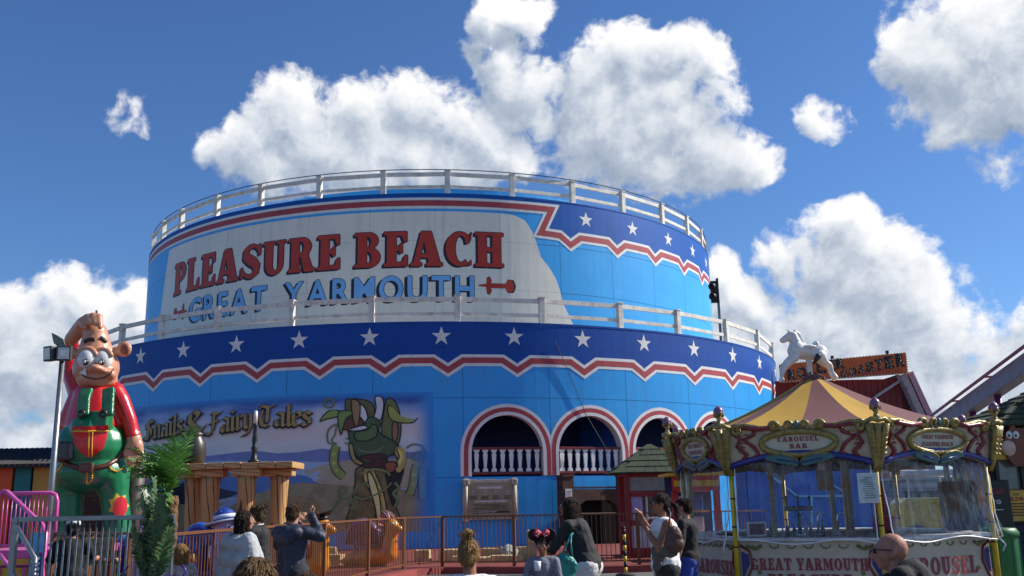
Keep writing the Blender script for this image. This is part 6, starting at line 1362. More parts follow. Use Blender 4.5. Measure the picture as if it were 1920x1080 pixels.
# ------------------------------------------------------------------ floodlight pole
def lamp():
    Y = 15.2; a = at(97, 930, Y); t = at(117, 672, Y); o = empty('floodlight_pole', (t.x, Y, 0)); tag(o, 'grey floodlight pole with two square lamps and a leaf-shaped top', 'lamp post')
    GM = mat('galvanised_steel', (148, 150, 150), .4, metal=.8, var=.15, scale=5); DG = mat('lamp_dark_grey', (66, 70, 72), .5); LN = mat('lamp_lens', (205, 212, 210), .12, var=.1)
    h = t.z; MB().tube([(0, 0, 0), (0, 0, h)], [.05, .042], 12).build('pole', GM, o, True); MB().lathe([(.14, 0), (.14, .03)], 12).build('base_plate', GM, o)
    MB().bar((-.16, -.02, h), (.14, -.02, h + .03), .05, .05).build('crossarm', DG, o)
    for x, rz, w in ((-.14, -.5, .20), (.08, .22, .22)):
        R = Matrix.Rotation(rz, 3, 'Z') @ Matrix.Rotation(.1, 3, 'X'); c = Vector((x, -.12, h + .06))
        MB().box(c, (w, .12, .24), R).build('lamp_housing', DG, o, bevel=.015); MB().box(c + R @ Vector((0, -.064, 0)), (w - .06, .01, .18), R).build('lamp_glass', LN, o); MB().box(c + R @ Vector((0, -.072, 0)), (w - .14, .006, .09), R).build('reflector', mat('lamp_reflector', (235, 240, 238), .2), o)
    lf = [(0, 0), (-.06, .12), (-.16, .18), (-.28, .24), (-.24, .14), (-.20, .05), (-.1, -.02)]
    MB().tube([(.02, 0, h), (.03, 0, h + .22)], .02, 8).build('leaf_stem', DG, o)
    MB().prism(lf, lambda x, y, d: (x + .03, d + .3 * y, h + .2 + y), .025).build('leaf_plate', mat('leaf_grey_green', (120, 126, 100), .45, var=.2, scale=10), o, bevel=.006)
lamp()

# ------------------------------------------------------------------ steel guard rail at the front left
def guard():
    Y = 10.5; a, b = at(30, 976, Y), at(322, 967, Y); zt_ = (a.z + b.z) / 2; o = empty('guard_rail', ((a.x + b.x) / 2, Y, 0)); tag(o, 'grey galvanised guard rail with upright bars and a stair handrail at one end', 'railing'); G = mat('galvanised_steel', (148, 150, 150), .4); I = Matrix.Translation(-o.location)
    def p_(x): x.matrix_parent_inverse = I; return x
    A_, B_ = Vector((a.x, Y, zt_)), Vector((b.x, Y, zt_)); up_ = Vector((0, 0, 1))
    for x, w in ((A_, .06), (B_, .07)): p_(MB().box(Vector((x.x, Y, (zt_ + .02) / 2)), (w, .06, zt_ + .02)).build('post', G, o, bevel=.006))
    p_(MB().bar(A_ + Vector((.031, 0, 0)), B_ - Vector((.036, 0, 0)), .05, .05).build('top_rail', G, o, bevel=.006)); p_(MB().bar(Vector((a.x + .031, Y, .18)), Vector((b.x - .036, Y, .18)), .05, .05).build('bottom_rail', G, o, bevel=.006))
    n = 22; x0 = at(62, 1000, Y).x
    for i in range(n): x = x0 + (b.x - .06 - x0) * i / (n - 1); p_(MB().tube([(x, Y, .206), (x, Y, zt_ - .026)], .011, 8).build('bar', G, o, True))
    h0, h1 = at(34, 992, Y - .1), at(66, 1048, Y - .9); p_(MB().tube([h0, h1, Vector((h1.x, h1.y, 0))], .025, 8).build('stair_handrail', G, o, True)); d = Vector((0, 0, -.45)); p_(MB().tube([h0 + d, h1 + d], .018, 8).build('stair_handrail', G, o, True))
    p_(MB().tube([A_ + Vector((0, -.03, -.06)), h0], .02, 6).build('bracket', G, o))
guard()

# ------------------------------------------------------------------ palms in a purple pot
def frond(mb, p0, d, L, droop, w, n=22, seed=0, dense=True):
    rr = random.Random(seed); d = d.normalized(); P = []
    side = d.cross(Vector((0, 0, 1))); side = side.normalized() if side.length > .05 else Vector((1, 0, 0))
    p = p0.copy(); st = L / n
    for i in range(n + 1):
        P.append(p.copy()); d = (d + Vector((0, 0, -droop * (i / n) * .35))).normalized(); p = p + d * st
    mb.tube(P, [.010 * (1 - .8 * i / n) for i in range(n + 1)], 5)
    for i in range(3, n + 1):
        f = i / n; l = w * math.sin(min(1, f * 1.5 + .12) * math.pi * .5) * (1.15 - .75 * f ** 2); t = (P[i] - P[i - 1]).normalized(); nrm = side.cross(t).normalized()
        for k in range(2 if dense else 1):
            for s in (-1, 1):
                dv = (side * s * rr.uniform(.7, 1.0) + t * rr.uniform(.55, 1.0) + nrm * rr.uniform(-.15, .35) + Vector((0, 0, -.12))).normalized(); ll = l * rr.uniform(.8, 1.12); ww = .011 if dense else .014
                b = P[i - 1].lerp(P[i], k * .5); m = b + dv * ll * .55; e = b + dv * ll + Vector((0, 0, -.12 * ll)); wv = t.cross(dv).cross(dv).normalized() * ww if False else t * ww
                k0 = len(mb.v); mb.v += [tuple(b - wv * .6), tuple(b + wv * .6), tuple(m + wv), tuple(e), tuple(m - wv)]; mb.f += [(k0, k0 + 1, k0 + 2, k0 + 4), (k0 + 4, k0 + 2, k0 + 3)]
def leafmat(name, c, c2):
    m = mat(name, c, .45, var=.3, scale=5, col2=c2); nt = m.node_tree; P = nt.nodes['Principled BSDF']; P.inputs['Transmission Weight'].default_value = 0
    P.inputs['Subsurface Weight'].default_value = 0; return m
PL1 = leafmat('palm_green', (112, 158, 76), (66, 118, 52)); PL2 = leafmat('palm_dark_green', (76, 104, 60), (46, 70, 40)); BRK = mat('palm_bark', (120, 84, 54), .85, var=.35, scale=14, bump=.8, bscale=30)
def palms():
    Y = 11.2; b = at(322, 1000, Y); top = at(318, 930, Y); o = empty('palm_tree', (b.x, Y, 0)); tag(o, 'tall bright green palm with shaggy trunk beside the guard rail end', 'palm tree'); I = Matrix.Translation(-o.location)
    mb = MB(); n = 26; P = [Vector((b.x, Y, 0)).lerp(top, i / n) for i in range(n + 1)]; mb.tube(P, [.075 + .012 * (i % 2) + .02 * (i / n) for i in range(n + 1)], 10)
    x = mb.build('trunk', BRK, o, False); x.matrix_parent_inverse = I
    tp = top + Vector((0, 0, .05)); tips = [(352, 812), (345, 830), (262, 850), (270, 838), (258, 880), (285, 845), (300, 842), (330, 828), (268, 905), (285, 880), (275, 868), (298, 900), (282, 925), (255, 862), (310, 850), (340, 870), (290, 858), (265, 935), (300, 935)]
    for i, (tx, ty) in enumerate(tips):
        t = at(tx, ty, Y + random.uniform(-.45, .35)); d = t - tp; L = d.length * 1.12; mb = MB(); frond(mb, tp + Vector((random.uniform(-.03, .03), 0, 0)), d + Vector((0, 0, .16 * L)), L * 1.08, .30, .26, seed=i, n=24, dense=False); y = mb.build('frond', PL1, o, False, fix=False); y.matrix_parent_inverse = I
    Y = 9.9; b = at(290, 1078, Y); z0 = b.z - .05; o = empty('potted_palm', (b.x, Y, 0)); tag(o, 'dark green bushy palm in a purple pot in front of the guard rail', 'potted palm'); I = Matrix.Translation(-o.location)
    pm = mat('purple_pot', (84, 52, 140), .35, coat=.3)
    x = MB().lathe([(.16, 0), (.18, .02), (.25, z0 - .04), (.265, z0 - .03), (.265, z0 + .03), (.24, z0 + .03), (.23, z0 - .06), (.01, z0 - .07)], 22, (b.x, Y, 0)).build('pot', pm, o, True); x.matrix_parent_inverse = I
    for s in (-1, 1): x = MB().tube([(b.x + s * .255, Y, z0 - .02), (b.x + s * .31, Y, z0 + .08), (b.x + s * .27, Y, z0 + .14)], .012, 6).build('pot_handle', pm, o, True); x.matrix_parent_inverse = I
    c0 = Vector((b.x, Y, z0 - .02)); tips = [(258, 925), (270, 905), (252, 955), (285, 935), (300, 945), (262, 975), (312, 960), (298, 985), (275, 945), (316, 985), (255, 1000), (290, 960), (268, 930), (310, 1010), (250, 935), (306, 935), (262, 1015), (322, 1000)]
    for i, (tx, ty) in enumerate(tips):
        t = at(tx, ty, Y + random.uniform(-.3, .3)); d = t - c0; L = d.length * 1.05; mb = MB(); frond(mb, c0 + Vector((random.uniform(-.08, .08), random.uniform(-.08, .08), 0)), d * Vector((.65, .65, 1)) + Vector((0, 0, .1)), L, .10 * (1 if tx > 285 else 1), .16, seed=50 + i, n=26); y = mb.build('frond', PL2, o, False, fix=False); y.matrix_parent_inverse = I
palms()

# ------------------------------------------------------------------ pink ride platform with railings, coloured building behind
def pink():
    Y = 14.0; PK = mat('pink_gloss_paint', (214, 84, 160), .3, coat=.3, var=.1, scale=4); YO = mat('ride_yellow_panel', (226, 172, 40), .45); MV = mat('ride_maroon', (118, 40, 74), .5)
    a = at(-60, 1030, Y); b = at(100, 1030, Y); zp = b.z; zt_ = at(95, 924, Y).z; o = empty('ride_platform', ((a.x + b.x) / 2, Y, 0)); tag(o, 'pink railed ride platform with yellow and maroon side panels', 'platform'); w = b.x - a.x; h = w / 2
    MB().box((0, 1.2, zp - .06), (w, 2.4, .12)).build('deck', PK, o, bevel=.01); MB().box((0, .02, zp - .27), (w - .05, .06, .3)).build('side_panel', YO, o); MB().box((0, .03, (zp - .42) / 2), (w - .05, .06, zp - .42)).build('side_panel', MV, o)
    for x in (-h + .1, h - .1): MB().box((x, 2.2, (zp - .12) / 2), (.1, .1, zp - .12)).build('leg', MV, o)
    for i in range(5): MB().box((-h + .3 + i * (w - .5) / 4, -.015, zp - .27), (.05, .02, .16)).build('panel_post', PK, o)
    zr = zt_; pts = [(-h, 0, zr), (h - .1, 0, zr), (h - .03, 0, zr - .03), (h, 0, zr - .12), (h, 0, zp)]
    MB().tube(pts, .028, 8).build('rail', PK, o, True); MB().tube([(-h, 0, zp + .06), (h, 0, zp + .06)], .02, 8).build('rail', PK, o, True)
    n = 17
    for i in range(n): x = -h + .06 + (w - .14) * i / n; MB().tube([(x, 0, zp + .06), (x, 0, zr)], .009, 6).build('bar', PK, o, True)
    # stair rail coming forward and down
    L = lambda x, y, YY: at(x, y, YY) - Vector(o.location)
    p0, p1, p2 = L(14, 922, 13.6), L(80, 985, 12.5), L(86, 1000, 12.4); p3 = Vector((p2.x, p2.y, 0))
    MB().tube([L(0, 930, 13.6), L(6, 921, 13.6), p0, p1, p2, p3], .03, 8).build('stair_rail', PK, o, True)
    q0, q1 = L(0, 1040, 13.5), L(20, 1066, 13.1); MB().tube([q0, q1], .026, 8).build('stair_rail', PK, o, True)
    for i in range(5): zz = zp * (i + .5) / 5.5; MB().box((h * .35 + .10 * (4 - i), -.35 - .18 * (4 - i), zz), (.7, .2, .04)).build('step', MV, o)
    s = thing_at('small_notice', 69, 1030, 11.6, 'small light blue notice with white print beside the pink stair rail', 'notice'); MB().box((0, 0, .08), (.16, .02, .22)).build('panel', mat('notice_light_blue', (110, 180, 226), .4), s); MB().box((0, 0, -.25), (.15, .02, .42)).build('panel', mat('notice_navy', (52, 50, 130), .4), s)
    for j in range(5): MB().box((.02, -.013, -.1 - .06 * j), (.07, .004, .03)).build('text_line', LED, s)
    zz = s.location.z - .46; MB().tube([(0, .03, -s.location.z), (0, .03, -.2)], .015, 6).build('stake', CHR, s)
pink()
def striped():
    Y = 33; a = at(-320, 900, Y); b = at(96, 900, Y); zt_ = at(40, 876, Y).z; w = b.x - a.x; o = empty('striped_building', ((a.x + b.x) / 2, Y, 0)); tag(o, 'low building with orange, teal and yellow wall panels and black corrugated roof', 'building'); n = 12; C = [(206, 84, 26), (20, 112, 116), (186, 142, 48), (128, 44, 120)]
    MB().box((0, 3, zt_ / 2), (w - .1, 5.8, zt_)).build('core', mat('core_dark', (40, 36, 36), .8), o)
    cw = w / n
    for i in range(n): x = w / 2 - cw * (i + .5); c = [(186, 142, 48), (20, 112, 116), (206, 84, 26), (150, 50, 40)][i % 4]; MB().box((x, 0, zt_ / 2), (cw - .08, .14, zt_ - .02)).build('wall_panel', mat('panel_%d_%d_%d' % c, c, .55, var=.15, scale=1), o, bevel=.02)
    mb = MB(); m = 120; V = []
    for i in range(m + 1): x = -w / 2 - .3 + (w + .6) * i / m; dz = .06 * math.sin(i * math.pi / 1.5); V += [(x, -.5, zt_ + .05 + dz), (x, 6, zt_ + 1.0 + dz)]
    mb.add(V, [(2 * i, 2 * i + 2, 2 * i + 3, 2 * i + 1) for i in range(m)]); mb.build('corrugated_roof', mat('black_roof', (34, 32, 34), .6), o, fix=False); MB().box((0, -.35, zt_ + .03), (w + .5, .25, .12)).build('fascia', mat('black_roof', (34, 32, 34), .6), o)
striped()

# ------------------------------------------------------------------ entrance sign on the fence
Y = 12.7; p = at(185, 1034, Y); o = empty('entrance_sign', p, .0); tag(o, 'sand-coloured entrance sign hung in the brown fence', 'sign'); MB().box((0, 0, 0), (.38, .03, .34)).build('board', mat('sand_board', (150, 138, 100), .6, var=.2, scale=6), o, bevel=.012)
ik = mat('entrance_ink', (46, 36, 28), .6); write('ENTRANCE', serif, (0, -.017, -.145), (1, 0, 0), (0, 0, 1), .075, ik, o, 'lettering', width=.32, gap=.1)
for r_, (wd, xx) in enumerate((('Snails &', -.04), ('Fairy Tales', .04))): write(wd, lambda c: sans(c, .02), (xx, -.017, .07 - .1 * r_), (1, 0, .06), (.25, 0, 1), .055, mat('entrance_grey', (92, 84, 66), .6), o, 'lettering', width=.22 if r_ == 0 else .28)
for s in (-1, 1): MB().box((s * .165, .03, -(p.z - plz) / 2 - .1), (.035, .03, p.z - plz - .2)).build('leg', FM, o)

# ------------------------------------------------------------------ snail cars of the ride
def snail(x, y, Y, lab, sc, body, shell, accent, face=1, hat=None, extra=None, turn=-18):
    """x, y is where the middle of the shell is seen; sc metres from shell centre to rim"""
    c = at(x, y, Y); o = empty('snail_car', (c.x, Y, plz), R_(turn)); tag(o, lab, 'ride car', 'snail cars of the ride'); f = face; zc = c.z - plz
    B_ = mat('snail_body_%d_%d_%d' % body, body, .3, coat=.5, var=.2, scale=3, col2=extra); S_ = mat('snail_shell_%d_%d_%d' % shell, shell, .3, coat=.5, var=.2, scale=4); A_ = mat('snail_accent_%d_%d_%d' % accent, accent, .35, coat=.3)
    mb = MB(); L = [(-f * sc * 1.2, .10), (-f * sc * .4, .2), (f * sc * .7, .24), (f * sc * 1.35, .32), (f * sc * 1.42, .6), (f * sc * 1.5, zc + sc * .42)]
    rs = [.06, .18, .27, .25, .21, .18]
    for (a, b), (r0, r1) in zip(zip(L[:-1], L[1:]), zip(rs[:-1], rs[1:])): mb.cap((a[0], 0, a[1]), (b[0], 0, b[1]), r0, r1)
    hx, hz = f * sc * 1.5, zc + sc * .55; mb.ball((hx, 0, hz), (.20, .18, .19), 14); mb.cap((hx, 0, hz - .02), (hx + f * .24, 0, hz - .07), .13, .09)
    for s in (-1, 1): mb.cap((hx, s * .08, hz + .12), (hx - f * .02, s * .13, hz + .28), .028, .022)
    fuse(mb, 'body', B_, o, .025, 5)
    # spiral shell, flat to the side
    P, r_ = [], []; n = 46
    for i in range(n):
        t = i / (n - 1); a = R_(200) - f * t * 2.25 * 2 * math.pi; rr = sc * (1 - .82 * t) * .74; P.append((-f * 0 + rr * math.cos(a), 0, zc + rr * math.sin(a))); r_.append(sc * (.30 - .20 * t))
    MB().tube(P, r_, 12).build('shell', S_, o, True)
    for s in (-1, 1): MB().tube([(p[0], s * q * .98, p[2]) for p, q in zip(P, r_)], [q * .16 for q in r_], 6).build('shell_swirl', A_, o, True)
    MB().lathe([(sc * .35, -.02), (sc * .35, .02)], 14, (0, 0, zc), Matrix.Rotation(R_(90), 3, 'X')).build('shell_core', A_, o)
    MB().box((f * sc * .72, 0, .5), (.36, .5, .08)).build('seat', A_, o, bevel=.02); MB().box((f * sc * .5, 0, .72), (.08, .5, .4)).build('seat_back', A_, o, bevel=.02)
    MB().tube([(f * sc * 1.15, -.22, .55), (f * sc * 1.1, -.24, .9), (f * sc * 1.1, .24, .9), (f * sc * 1.15, .22, .55)], .022, 8).build('lap_bar', CHR, o, True)
    for s in (-1, 1): MB().ball((hx + f * .10, s * .105, hz + .04), (.045, .04, .055), 10).build('eye', LED, o, True); MB().ball((hx + f * .135, s * .125, hz + .04), .02, 8).build('pupil', _M['signal_black'], o, True)
    for sx in (-.6, .8): MB().box((f * sc * sx, 0, .03), (.3, .3, .06)).build('bogie', _M['signal_black'], o)
    if hat == 'bonnet':
        W_, N_ = mat('bonnet_white', (214, 220, 230), .5), mat('bonnet_blue', (36, 62, 150), .4)
        MB().lathe([(.30, 0), (.31, .02), (.17, .05), (.15, .16), (.08, .22), (.01, .23)], 18, (hx - f * .03, 0, hz + .10), Matrix.Rotation(-f * .18, 3, 'Y')).build('hat', N_, o, True); MB().lathe([(.185, .06), (.175, .12)], 18, (hx - f * .03, 0, hz + .10), Matrix.Rotation(-f * .18, 3, 'Y')).build('hat_band', W_, o, True); MB().lathe([(.312, .0), (.314, .025)], 18, (hx - f * .03, 0, hz + .10), Matrix.Rotation(-f * .18, 3, 'Y')).build('hat_trim', W_, o, True)
    if hat == 'mortar':
        MB().lathe([(.13, 0), (.12, .09)], 14, (hx, 0, hz + .13)).build('cap', _M['signal_black'], o, True); MB().box((hx - f * .05, 0, hz + .235), (.46, .46, .025), Matrix.Rotation(-f * .28, 3, 'Y') @ Matrix.Rotation(.6, 3, 'Z')).build('cap_board', _M['signal_black'], o)
    if hat == 'frill':
        FR_ = mat('frill_maroon', (150, 74, 84), .45, var=.4, scale=16, col2=(206, 176, 176))
        for k_, (dx, dz, ra) in enumerate(((-.10, .02, .40), (-.14, -.42, .30))):
            n = 28; V = [(hx + f * dx, 0, hz + dz)]
            for i in range(n): a = 6.283 * i / n; r2 = ra * (1 if i % 2 else .82); V.append((hx + f * (dx - (.10 if i % 2 else .0)), r2 * math.cos(a), hz + dz + r2 * math.sin(a)))
            MB().add(V, [(0, 1 + i, 1 + (i + 1) % n) for i in range(n)]).build('frill', FR_, o)
        for a in (-.6, 0, .6): MB().cap((hx - f * .03, .1 * a, hz + .12), (hx - f * .12, .3 * a, hz + .34), .04, .015).build('crest', A_, o, True)
        MB().tube([(hx - f * .04, -.17, hz - .3), (hx + f * .17, -.02, hz - .36), (hx - f * .04, .17, hz - .3)], .03, 8).build('collar', _M['painted_belt'], o, True)
snail(682, 1010, 25.0, 'purple shelled orange snail car with maroon frill behind the fence', .55, (226, 150, 44), (106, 84, 138), (62, 48, 88), 1, 'frill', (214, 84, 44), -26)
snail(552, 1010, 20.5, 'golden snail car wearing a black mortarboard beside the navy jacket', .42, (214, 140, 34), (150, 60, 40), (96, 40, 32), 1, 'mortar', (190, 90, 30))
snail(376, 1014, 15.6, 'lilac snail car with a bright blue shell and a blue sun hat', .31, (178, 148, 186), (44, 96, 190), (40, 40, 130), 1, 'bonnet', (120, 110, 170))
snail(232, 1035, 16.6, 'purple snail car with a pale blue shell behind the guard rail', .30, (120, 90, 150), (96, 140, 200), (52, 44, 140), 1, None, (90, 70, 130))

# ------------------------------------------------------------------ people
def cloth(name, c, var=.18, rough=.85, c2=None, sc=9): return mat('cloth_' + name, c, rough, var=var, scale=sc, bump=.35, bscale=14, col2=c2)
def hairmat(name, c, c2): return mat('hair_' + name, c, .62, spec=.2, var=.4, scale=7, bump=.8, bscale=9, col2=c2, stretch=(16, 16, 2.0))
SKIN = {'fair': (182, 130, 104), 'tan': (154, 102, 76), 'rosy': (172, 118, 96)}
def person(label, loc, rz, H, skin='fair', top=None, legs=None, hair=None, pose=None, shoes=(40, 36, 36), sleeve=1.0, long=0.0, build=1.0, extra=None, eyes=True, skirt=False, hair_style='short', head_turn=0.0, head_tilt=0.0, voxel=.0095):
    """figure facing +Y of its own frame; pose gives knees, ankles, elbows, wrists and lean; everything scaled from 1.72 m"""
    k = H / 1.72 if pose is None or 'seat' not in pose else pose.get('scale', 1.0)
    o = empty('person', loc, rz); tag(o, label, 'person')
    po = dict(lean=0.0, arms={-1: ((-.25, .0, 1.13), (-.25, .08, .88)), 1: ((.25, .0, 1.13), (.25, .08, .88))}, legs={-1: ((-.10, .03, .50), (-.10, 0, .09)), 1: ((.10, .03, .50), (.10, 0, .09))}, hipz=.93, hipy=0.0, hand=(0, 0, -1))
    if pose: po.update(pose)
    V = lambda p: Vector(p) * k
    hp = Vector((0, po['hipy'], po['hipz'])); ln = po['lean']
    def tor(x, y, z):                        # torso frame: bends forward about the hips
        dz = z - .93; return Vector((x, po['hipy'] + y * math.cos(ln) + dz * math.sin(ln), po['hipz'] + dz * math.cos(ln) - y * math.sin(ln)))
    b = build; skm = mat('skin_' + skin, SKIN[skin], .55, var=.2, scale=16, bump=.15, bscale=90, spec=.35)
    neck, hb = tor(0, 0, 1.45), tor(0, .015, 1.52)
    Rh = Matrix.Rotation(head_turn, 3, 'Z') @ Matrix.Rotation(-ln * .5 + head_tilt, 3, 'X')
    hc = hb + Vector((0, .015, .09)); hk = max(1.0, 1.0 + (1.72 - H) * .28) if k < .95 else 1.0
    def hd(x, y, z): return hc + Rh @ (Vector((x, y, z)) * hk)
    mb = MB(); cap = lambda a, c, r0, r1: mb.cap(Vector(a) * k, Vector(c) * k, r0 * k, r1 * k, 12)
    def ball(c, r, seg=14): mb.ball(Vector(c) * k, Vector(r) * k * hk, seg, Rh)
    # head: skull, face, jaw, brow, nose, lips, ears
    ball(hd(0, -.012, .025), (.074, .092, .088)); ball(hd(0, .025, -.01), (.062, .066, .088)); ball(hd(0, .035, -.06), (.047, .048, .04)); ball(hd(0, .062, -.082), (.024, .02, .018), 10)
    ball(hd(0, .078, .028), (.046, .016, .012), 10); mb.cap(hd(0, .088, .018) * k, hd(0, .112, -.022) * k, .010 * k * hk, .014 * k * hk, 10); ball(hd(0, .088, -.05), (.024, .012, .010), 10)
    for s in (-1, 1): ball(hd(s * .076, -.008, -.005), (.012, .022, .032), 10); ball(hd(s * .042, .06, -.02), (.02, .02, .022), 10)
    cap(neck, hb + Vector((0, .0, .03)), .054 * b, .052)
    cap(tor(0, 0, 1.0), tor(0, 0, 1.34), .125 * b, .128 * b); cap(tor(-.09, 0, 1.38), tor(.09, 0, 1.38), .082, .082)
    for s in (-1, 1):
        kn, an = po['legs'][s]; hip = hp + Vector((s * .09, 0, -.02)); cap(hip, kn, .086 * b, .055); cap(kn, an, .056, .038); an = Vector(an)
        sh = tor(s * .175, 0, 1.40); el, wr = po['arms'][s]; el, wr = Vector(el), Vector(wr); cap(sh, el, .052 * b, .040 * b); cap(el, wr, .040 * b, .027)
        # hand: palm, four fingers of unequal length, thumb from the side of the palm
        d = (wr - el).normalized() * .6 + Vector(po['hand'] if not isinstance(po['hand'], dict) else po['hand'][s]) * .4; d.normalize(); sd = d.cross(Vector((0, 1, .2))).normalized()
        if sd.length < .3: sd = Vector((1, 0, 0))
        nn = sd.cross(d); pc = wr + d * .045; cap(wr, pc + d * .02, .026, .031)
        for i, (off, L) in enumerate(((-.027, .066), (-.009, .078), (.009, .073), (.026, .058))):
            a = wr + d * .082 + sd * off; m_ = a + d * L * .5 + nn * .010; e = m_ + d * L * .38 + nn * .022; cap(a - d * .02, m_, .0095, .009); cap(m_, e, .009, .0075)
        t0 = wr + d * .03 + sd * -.028; t1 = t0 + d * .035 - sd * .026 + nn * .006; cap(t0, t1, .012, .010); cap(t1, t1 + d * .028 - sd * .004, .010, .008)
        cap(an, an + Vector((0, .03, -.05)), .036, .034); cap(an + Vector((0, -.02, -.055)), an + Vector((0, .13, -.06)), .03, .026)
    body = fuse(mb, 'body', skm, o, voxel, 3)
    # garments follow the body
    def garment(name, m, fn, vox=.013, wob=.006, cut=None, sm=4):
        q = MB(); fn(lambda a, c, r0, r1: q.cap(Vector(a) * k, Vector(c) * k, r0 * k, r1 * k, 14), lambda c, r: q.ball(Vector(c) * k, Vector(r) * k, 16)); return fuse(q, name, m, o, vox, sm, wob, 9.0, cut)
    if top:
        def f(c, bl):
            c(tor(0, 0, .95 - long), tor(0, 0, 1.15), .15 * b, .142 * b); c(tor(0, 0, 1.15), tor(0, 0, 1.33), .142 * b, .148 * b); c(tor(-.11, 0, 1.385), tor(.11, 0, 1.385), .088, .088); c(tor(-.05, -.0, .97 - long), tor(.05, 0, .97 - long), .145 * b, .145 * b)
            for s in (-1, 1):
                el, wr = (Vector(x) for x in po['arms'][s]); sh = tor(s * .175, 0, 1.40)
                if sleeve > 0: e = sh.lerp(el, min(1, sleeve * 1.0)); c(sh, e, .064 * b, (.056 if sleeve >= 1 else .062) * b)
                if sleeve > 1: c(el, el.lerp(wr, min(1, sleeve - 1)), .056 * b, .043 * b)
        garment('top', top, f)
    if legs:
        def f(c, bl):
            c(hp + Vector((-.07, 0, 0)), hp + Vector((.07, 0, 0)), .135 * b, .135 * b)
            for s in (-1, 1):
                kn, an = (Vector(x) for x in po['legs'][s]); hip = hp + Vector((s * .09, 0, -.03))
                if skirt: c(hip, hip.lerp(kn, .8), .13, .16)
                else: c(hip, kn, .104 * b, .072); c(kn, kn.lerp(an, .93), .074, .056)
        garment('skirt' if skirt else 'trousers', legs, f)
    sm_ = mat('shoe_%d_%d_%d' % shoes, shoes, .6)
    for s in (-1, 1):
        an = Vector(po['legs'][s][1]); q = MB(); q.cap((an + Vector((0, -.03, -.045))) * k, (an + Vector((0, .14, -.055))) * k, .042 * k, .035 * k); fuse(q, 'shoe', sm_, o, .012, 3)
    if eyes:
        for s in (-1, 1):
            e = MB().ball(hd(s * .031, .083, .012) * k, .0115 * k * hk, 8).build('eye', mat('eye_white', (220, 216, 210), .3), o, True); MB().ball(hd(s * .031, .092, .012) * k, .006 * k * hk, 8).build('pupil', mat('eye_dark', (34, 24, 20), .3), e, True)
        MB().tube([hd(x, .103 - abs(x) * .35, -.05 + abs(x) * .08) * k for x in (-.022, -.01, 0, .01, .022)], .0035 * k, 5).build('lips', mat('lip', (150, 84, 76), .5), o, True)
    if hair:
        q = MB(); bl = lambda c, r: q.ball(Vector(c) * k, Vector(r) * k * hk, 14, Rh)
        bl(hd(0, -.022, .045), (.084, .096, .082)); bl(hd(0, -.05, .0), (.078, .066, .075))
        if hair_style in ('short', 'curly'): bl(hd(0, .02, .088), (.06, .06, .03))
        if hair_style == 'curly':
            rr = random.Random(3)
            for i in range(34): a, z = rr.uniform(0, 6.28), rr.uniform(-.03, .12); bl(hd(.078 * math.cos(a), -.03 + .085 * math.sin(a), z), (.026, .026, .026))
        if hair_style in ('long', 'bob'):
            for i in range(9):
                a = R_(-30 + 240 * i / 8); L = .30 if hair_style == 'long' else .17; p = hd(-.072 * math.cos(a), -.025 - .07 * math.sin(a), .03); q.cap(p * k, (p + Vector((0, -.01, -L * (1 - .15 * (i % 2))))) * k, .036 * k, .026 * k)
        if hair_style == 'bun': bl(hd(0, -.045, .165), (.046, .046, .036)); bl(hd(.03, -.05, .168), (.022, .03, .03)); bl(hd(-.03, -.05, .16), (.022, .03, .026)); bl(hd(0, -.02, .09), (.066, .076, .045))
        if hair_style == 'pony':
            p = hd(0, -.11, .03); q.cap(p * k, (p + Vector((0, -.07, -.06))) * k, .024 * k, .026 * k); q.cap((p + Vector((0, -.07, -.06))) * k, (p + Vector((0, -.06, -.20))) * k, .026 * k, .012 * k)
        cutf = (lambda co: (Rh.inverted() @ (co / k - hc)).y > .048 * hk and (Rh.inverted() @ (co / k - hc)).z < .062 * hk)
        ho = fuse(q, 'hair', hair, o, .010, 2, .007, 34.0, cutf); hm = ho.data; rr = random.Random(int(H * 1000)); crown = hd(0, -.03, .10 if hair_style != 'bun' else .16) * k; sb = MB()
        vs = list(hm.vertices)
        for _ in range(700):
            v = vs[rr.randrange(len(vs))]; p, n = v.co.copy(), v.normal.copy(); t = p - crown; t = t - n * t.dot(n) + Vector((rr.uniform(-.3, .3), rr.uniform(-.3, .3), -.35)) * .06
            if t.length < 1e-4: continue
            t.normalize(); t = (t - n * t.dot(n) * .8).normalized(); L = rr.uniform(.03, .07) * (1.4 if hair_style in ('long', 'bob') else 1); sd = n.cross(t).normalized() * .0026; l = rr.uniform(.2, 1)
            a, m_, e = p + n * .001, p + t * L * .55 + n * .006 * l, p + t * L + n * .012 * l; sb.add([a - sd, a + sd, m_ + sd * .8, m_ - sd * .8, e], [(0, 1, 2, 3), (3, 2, 4)])
        sb.build('strands', hair, ho, False, fix=False)
    return o, hd, k, tor
SEAT = dict(seat=1, hipz=.56, arms={-1: ((-.25, .06, .80), (-.16, .28, .70)), 1: ((.25, .06, .80), (.16, .28, .70))}, legs={-1: ((-.12, .44, .56), (-.12, .46, .09)), 1: ((.12, .44, .56), (.12, .46, .09))})
def face_to(x, y, deg): return R_(deg)       # 0 looks away from the camera, 180 towards it, 90 to the left
def gp(px, Y): p = at(px, 1000, Y); return Vector((p.x, Y, 0))
BRN = hairmat('dark_brown', (44, 28, 22), (22, 14, 12)); BLO = hairmat('blond', (164, 126, 78), (104, 76, 46)); MBR = hairmat('brown', (92, 66, 46), (48, 34, 26)); BLK = hairmat('black_brown', (40, 30, 28), (90, 62, 46))

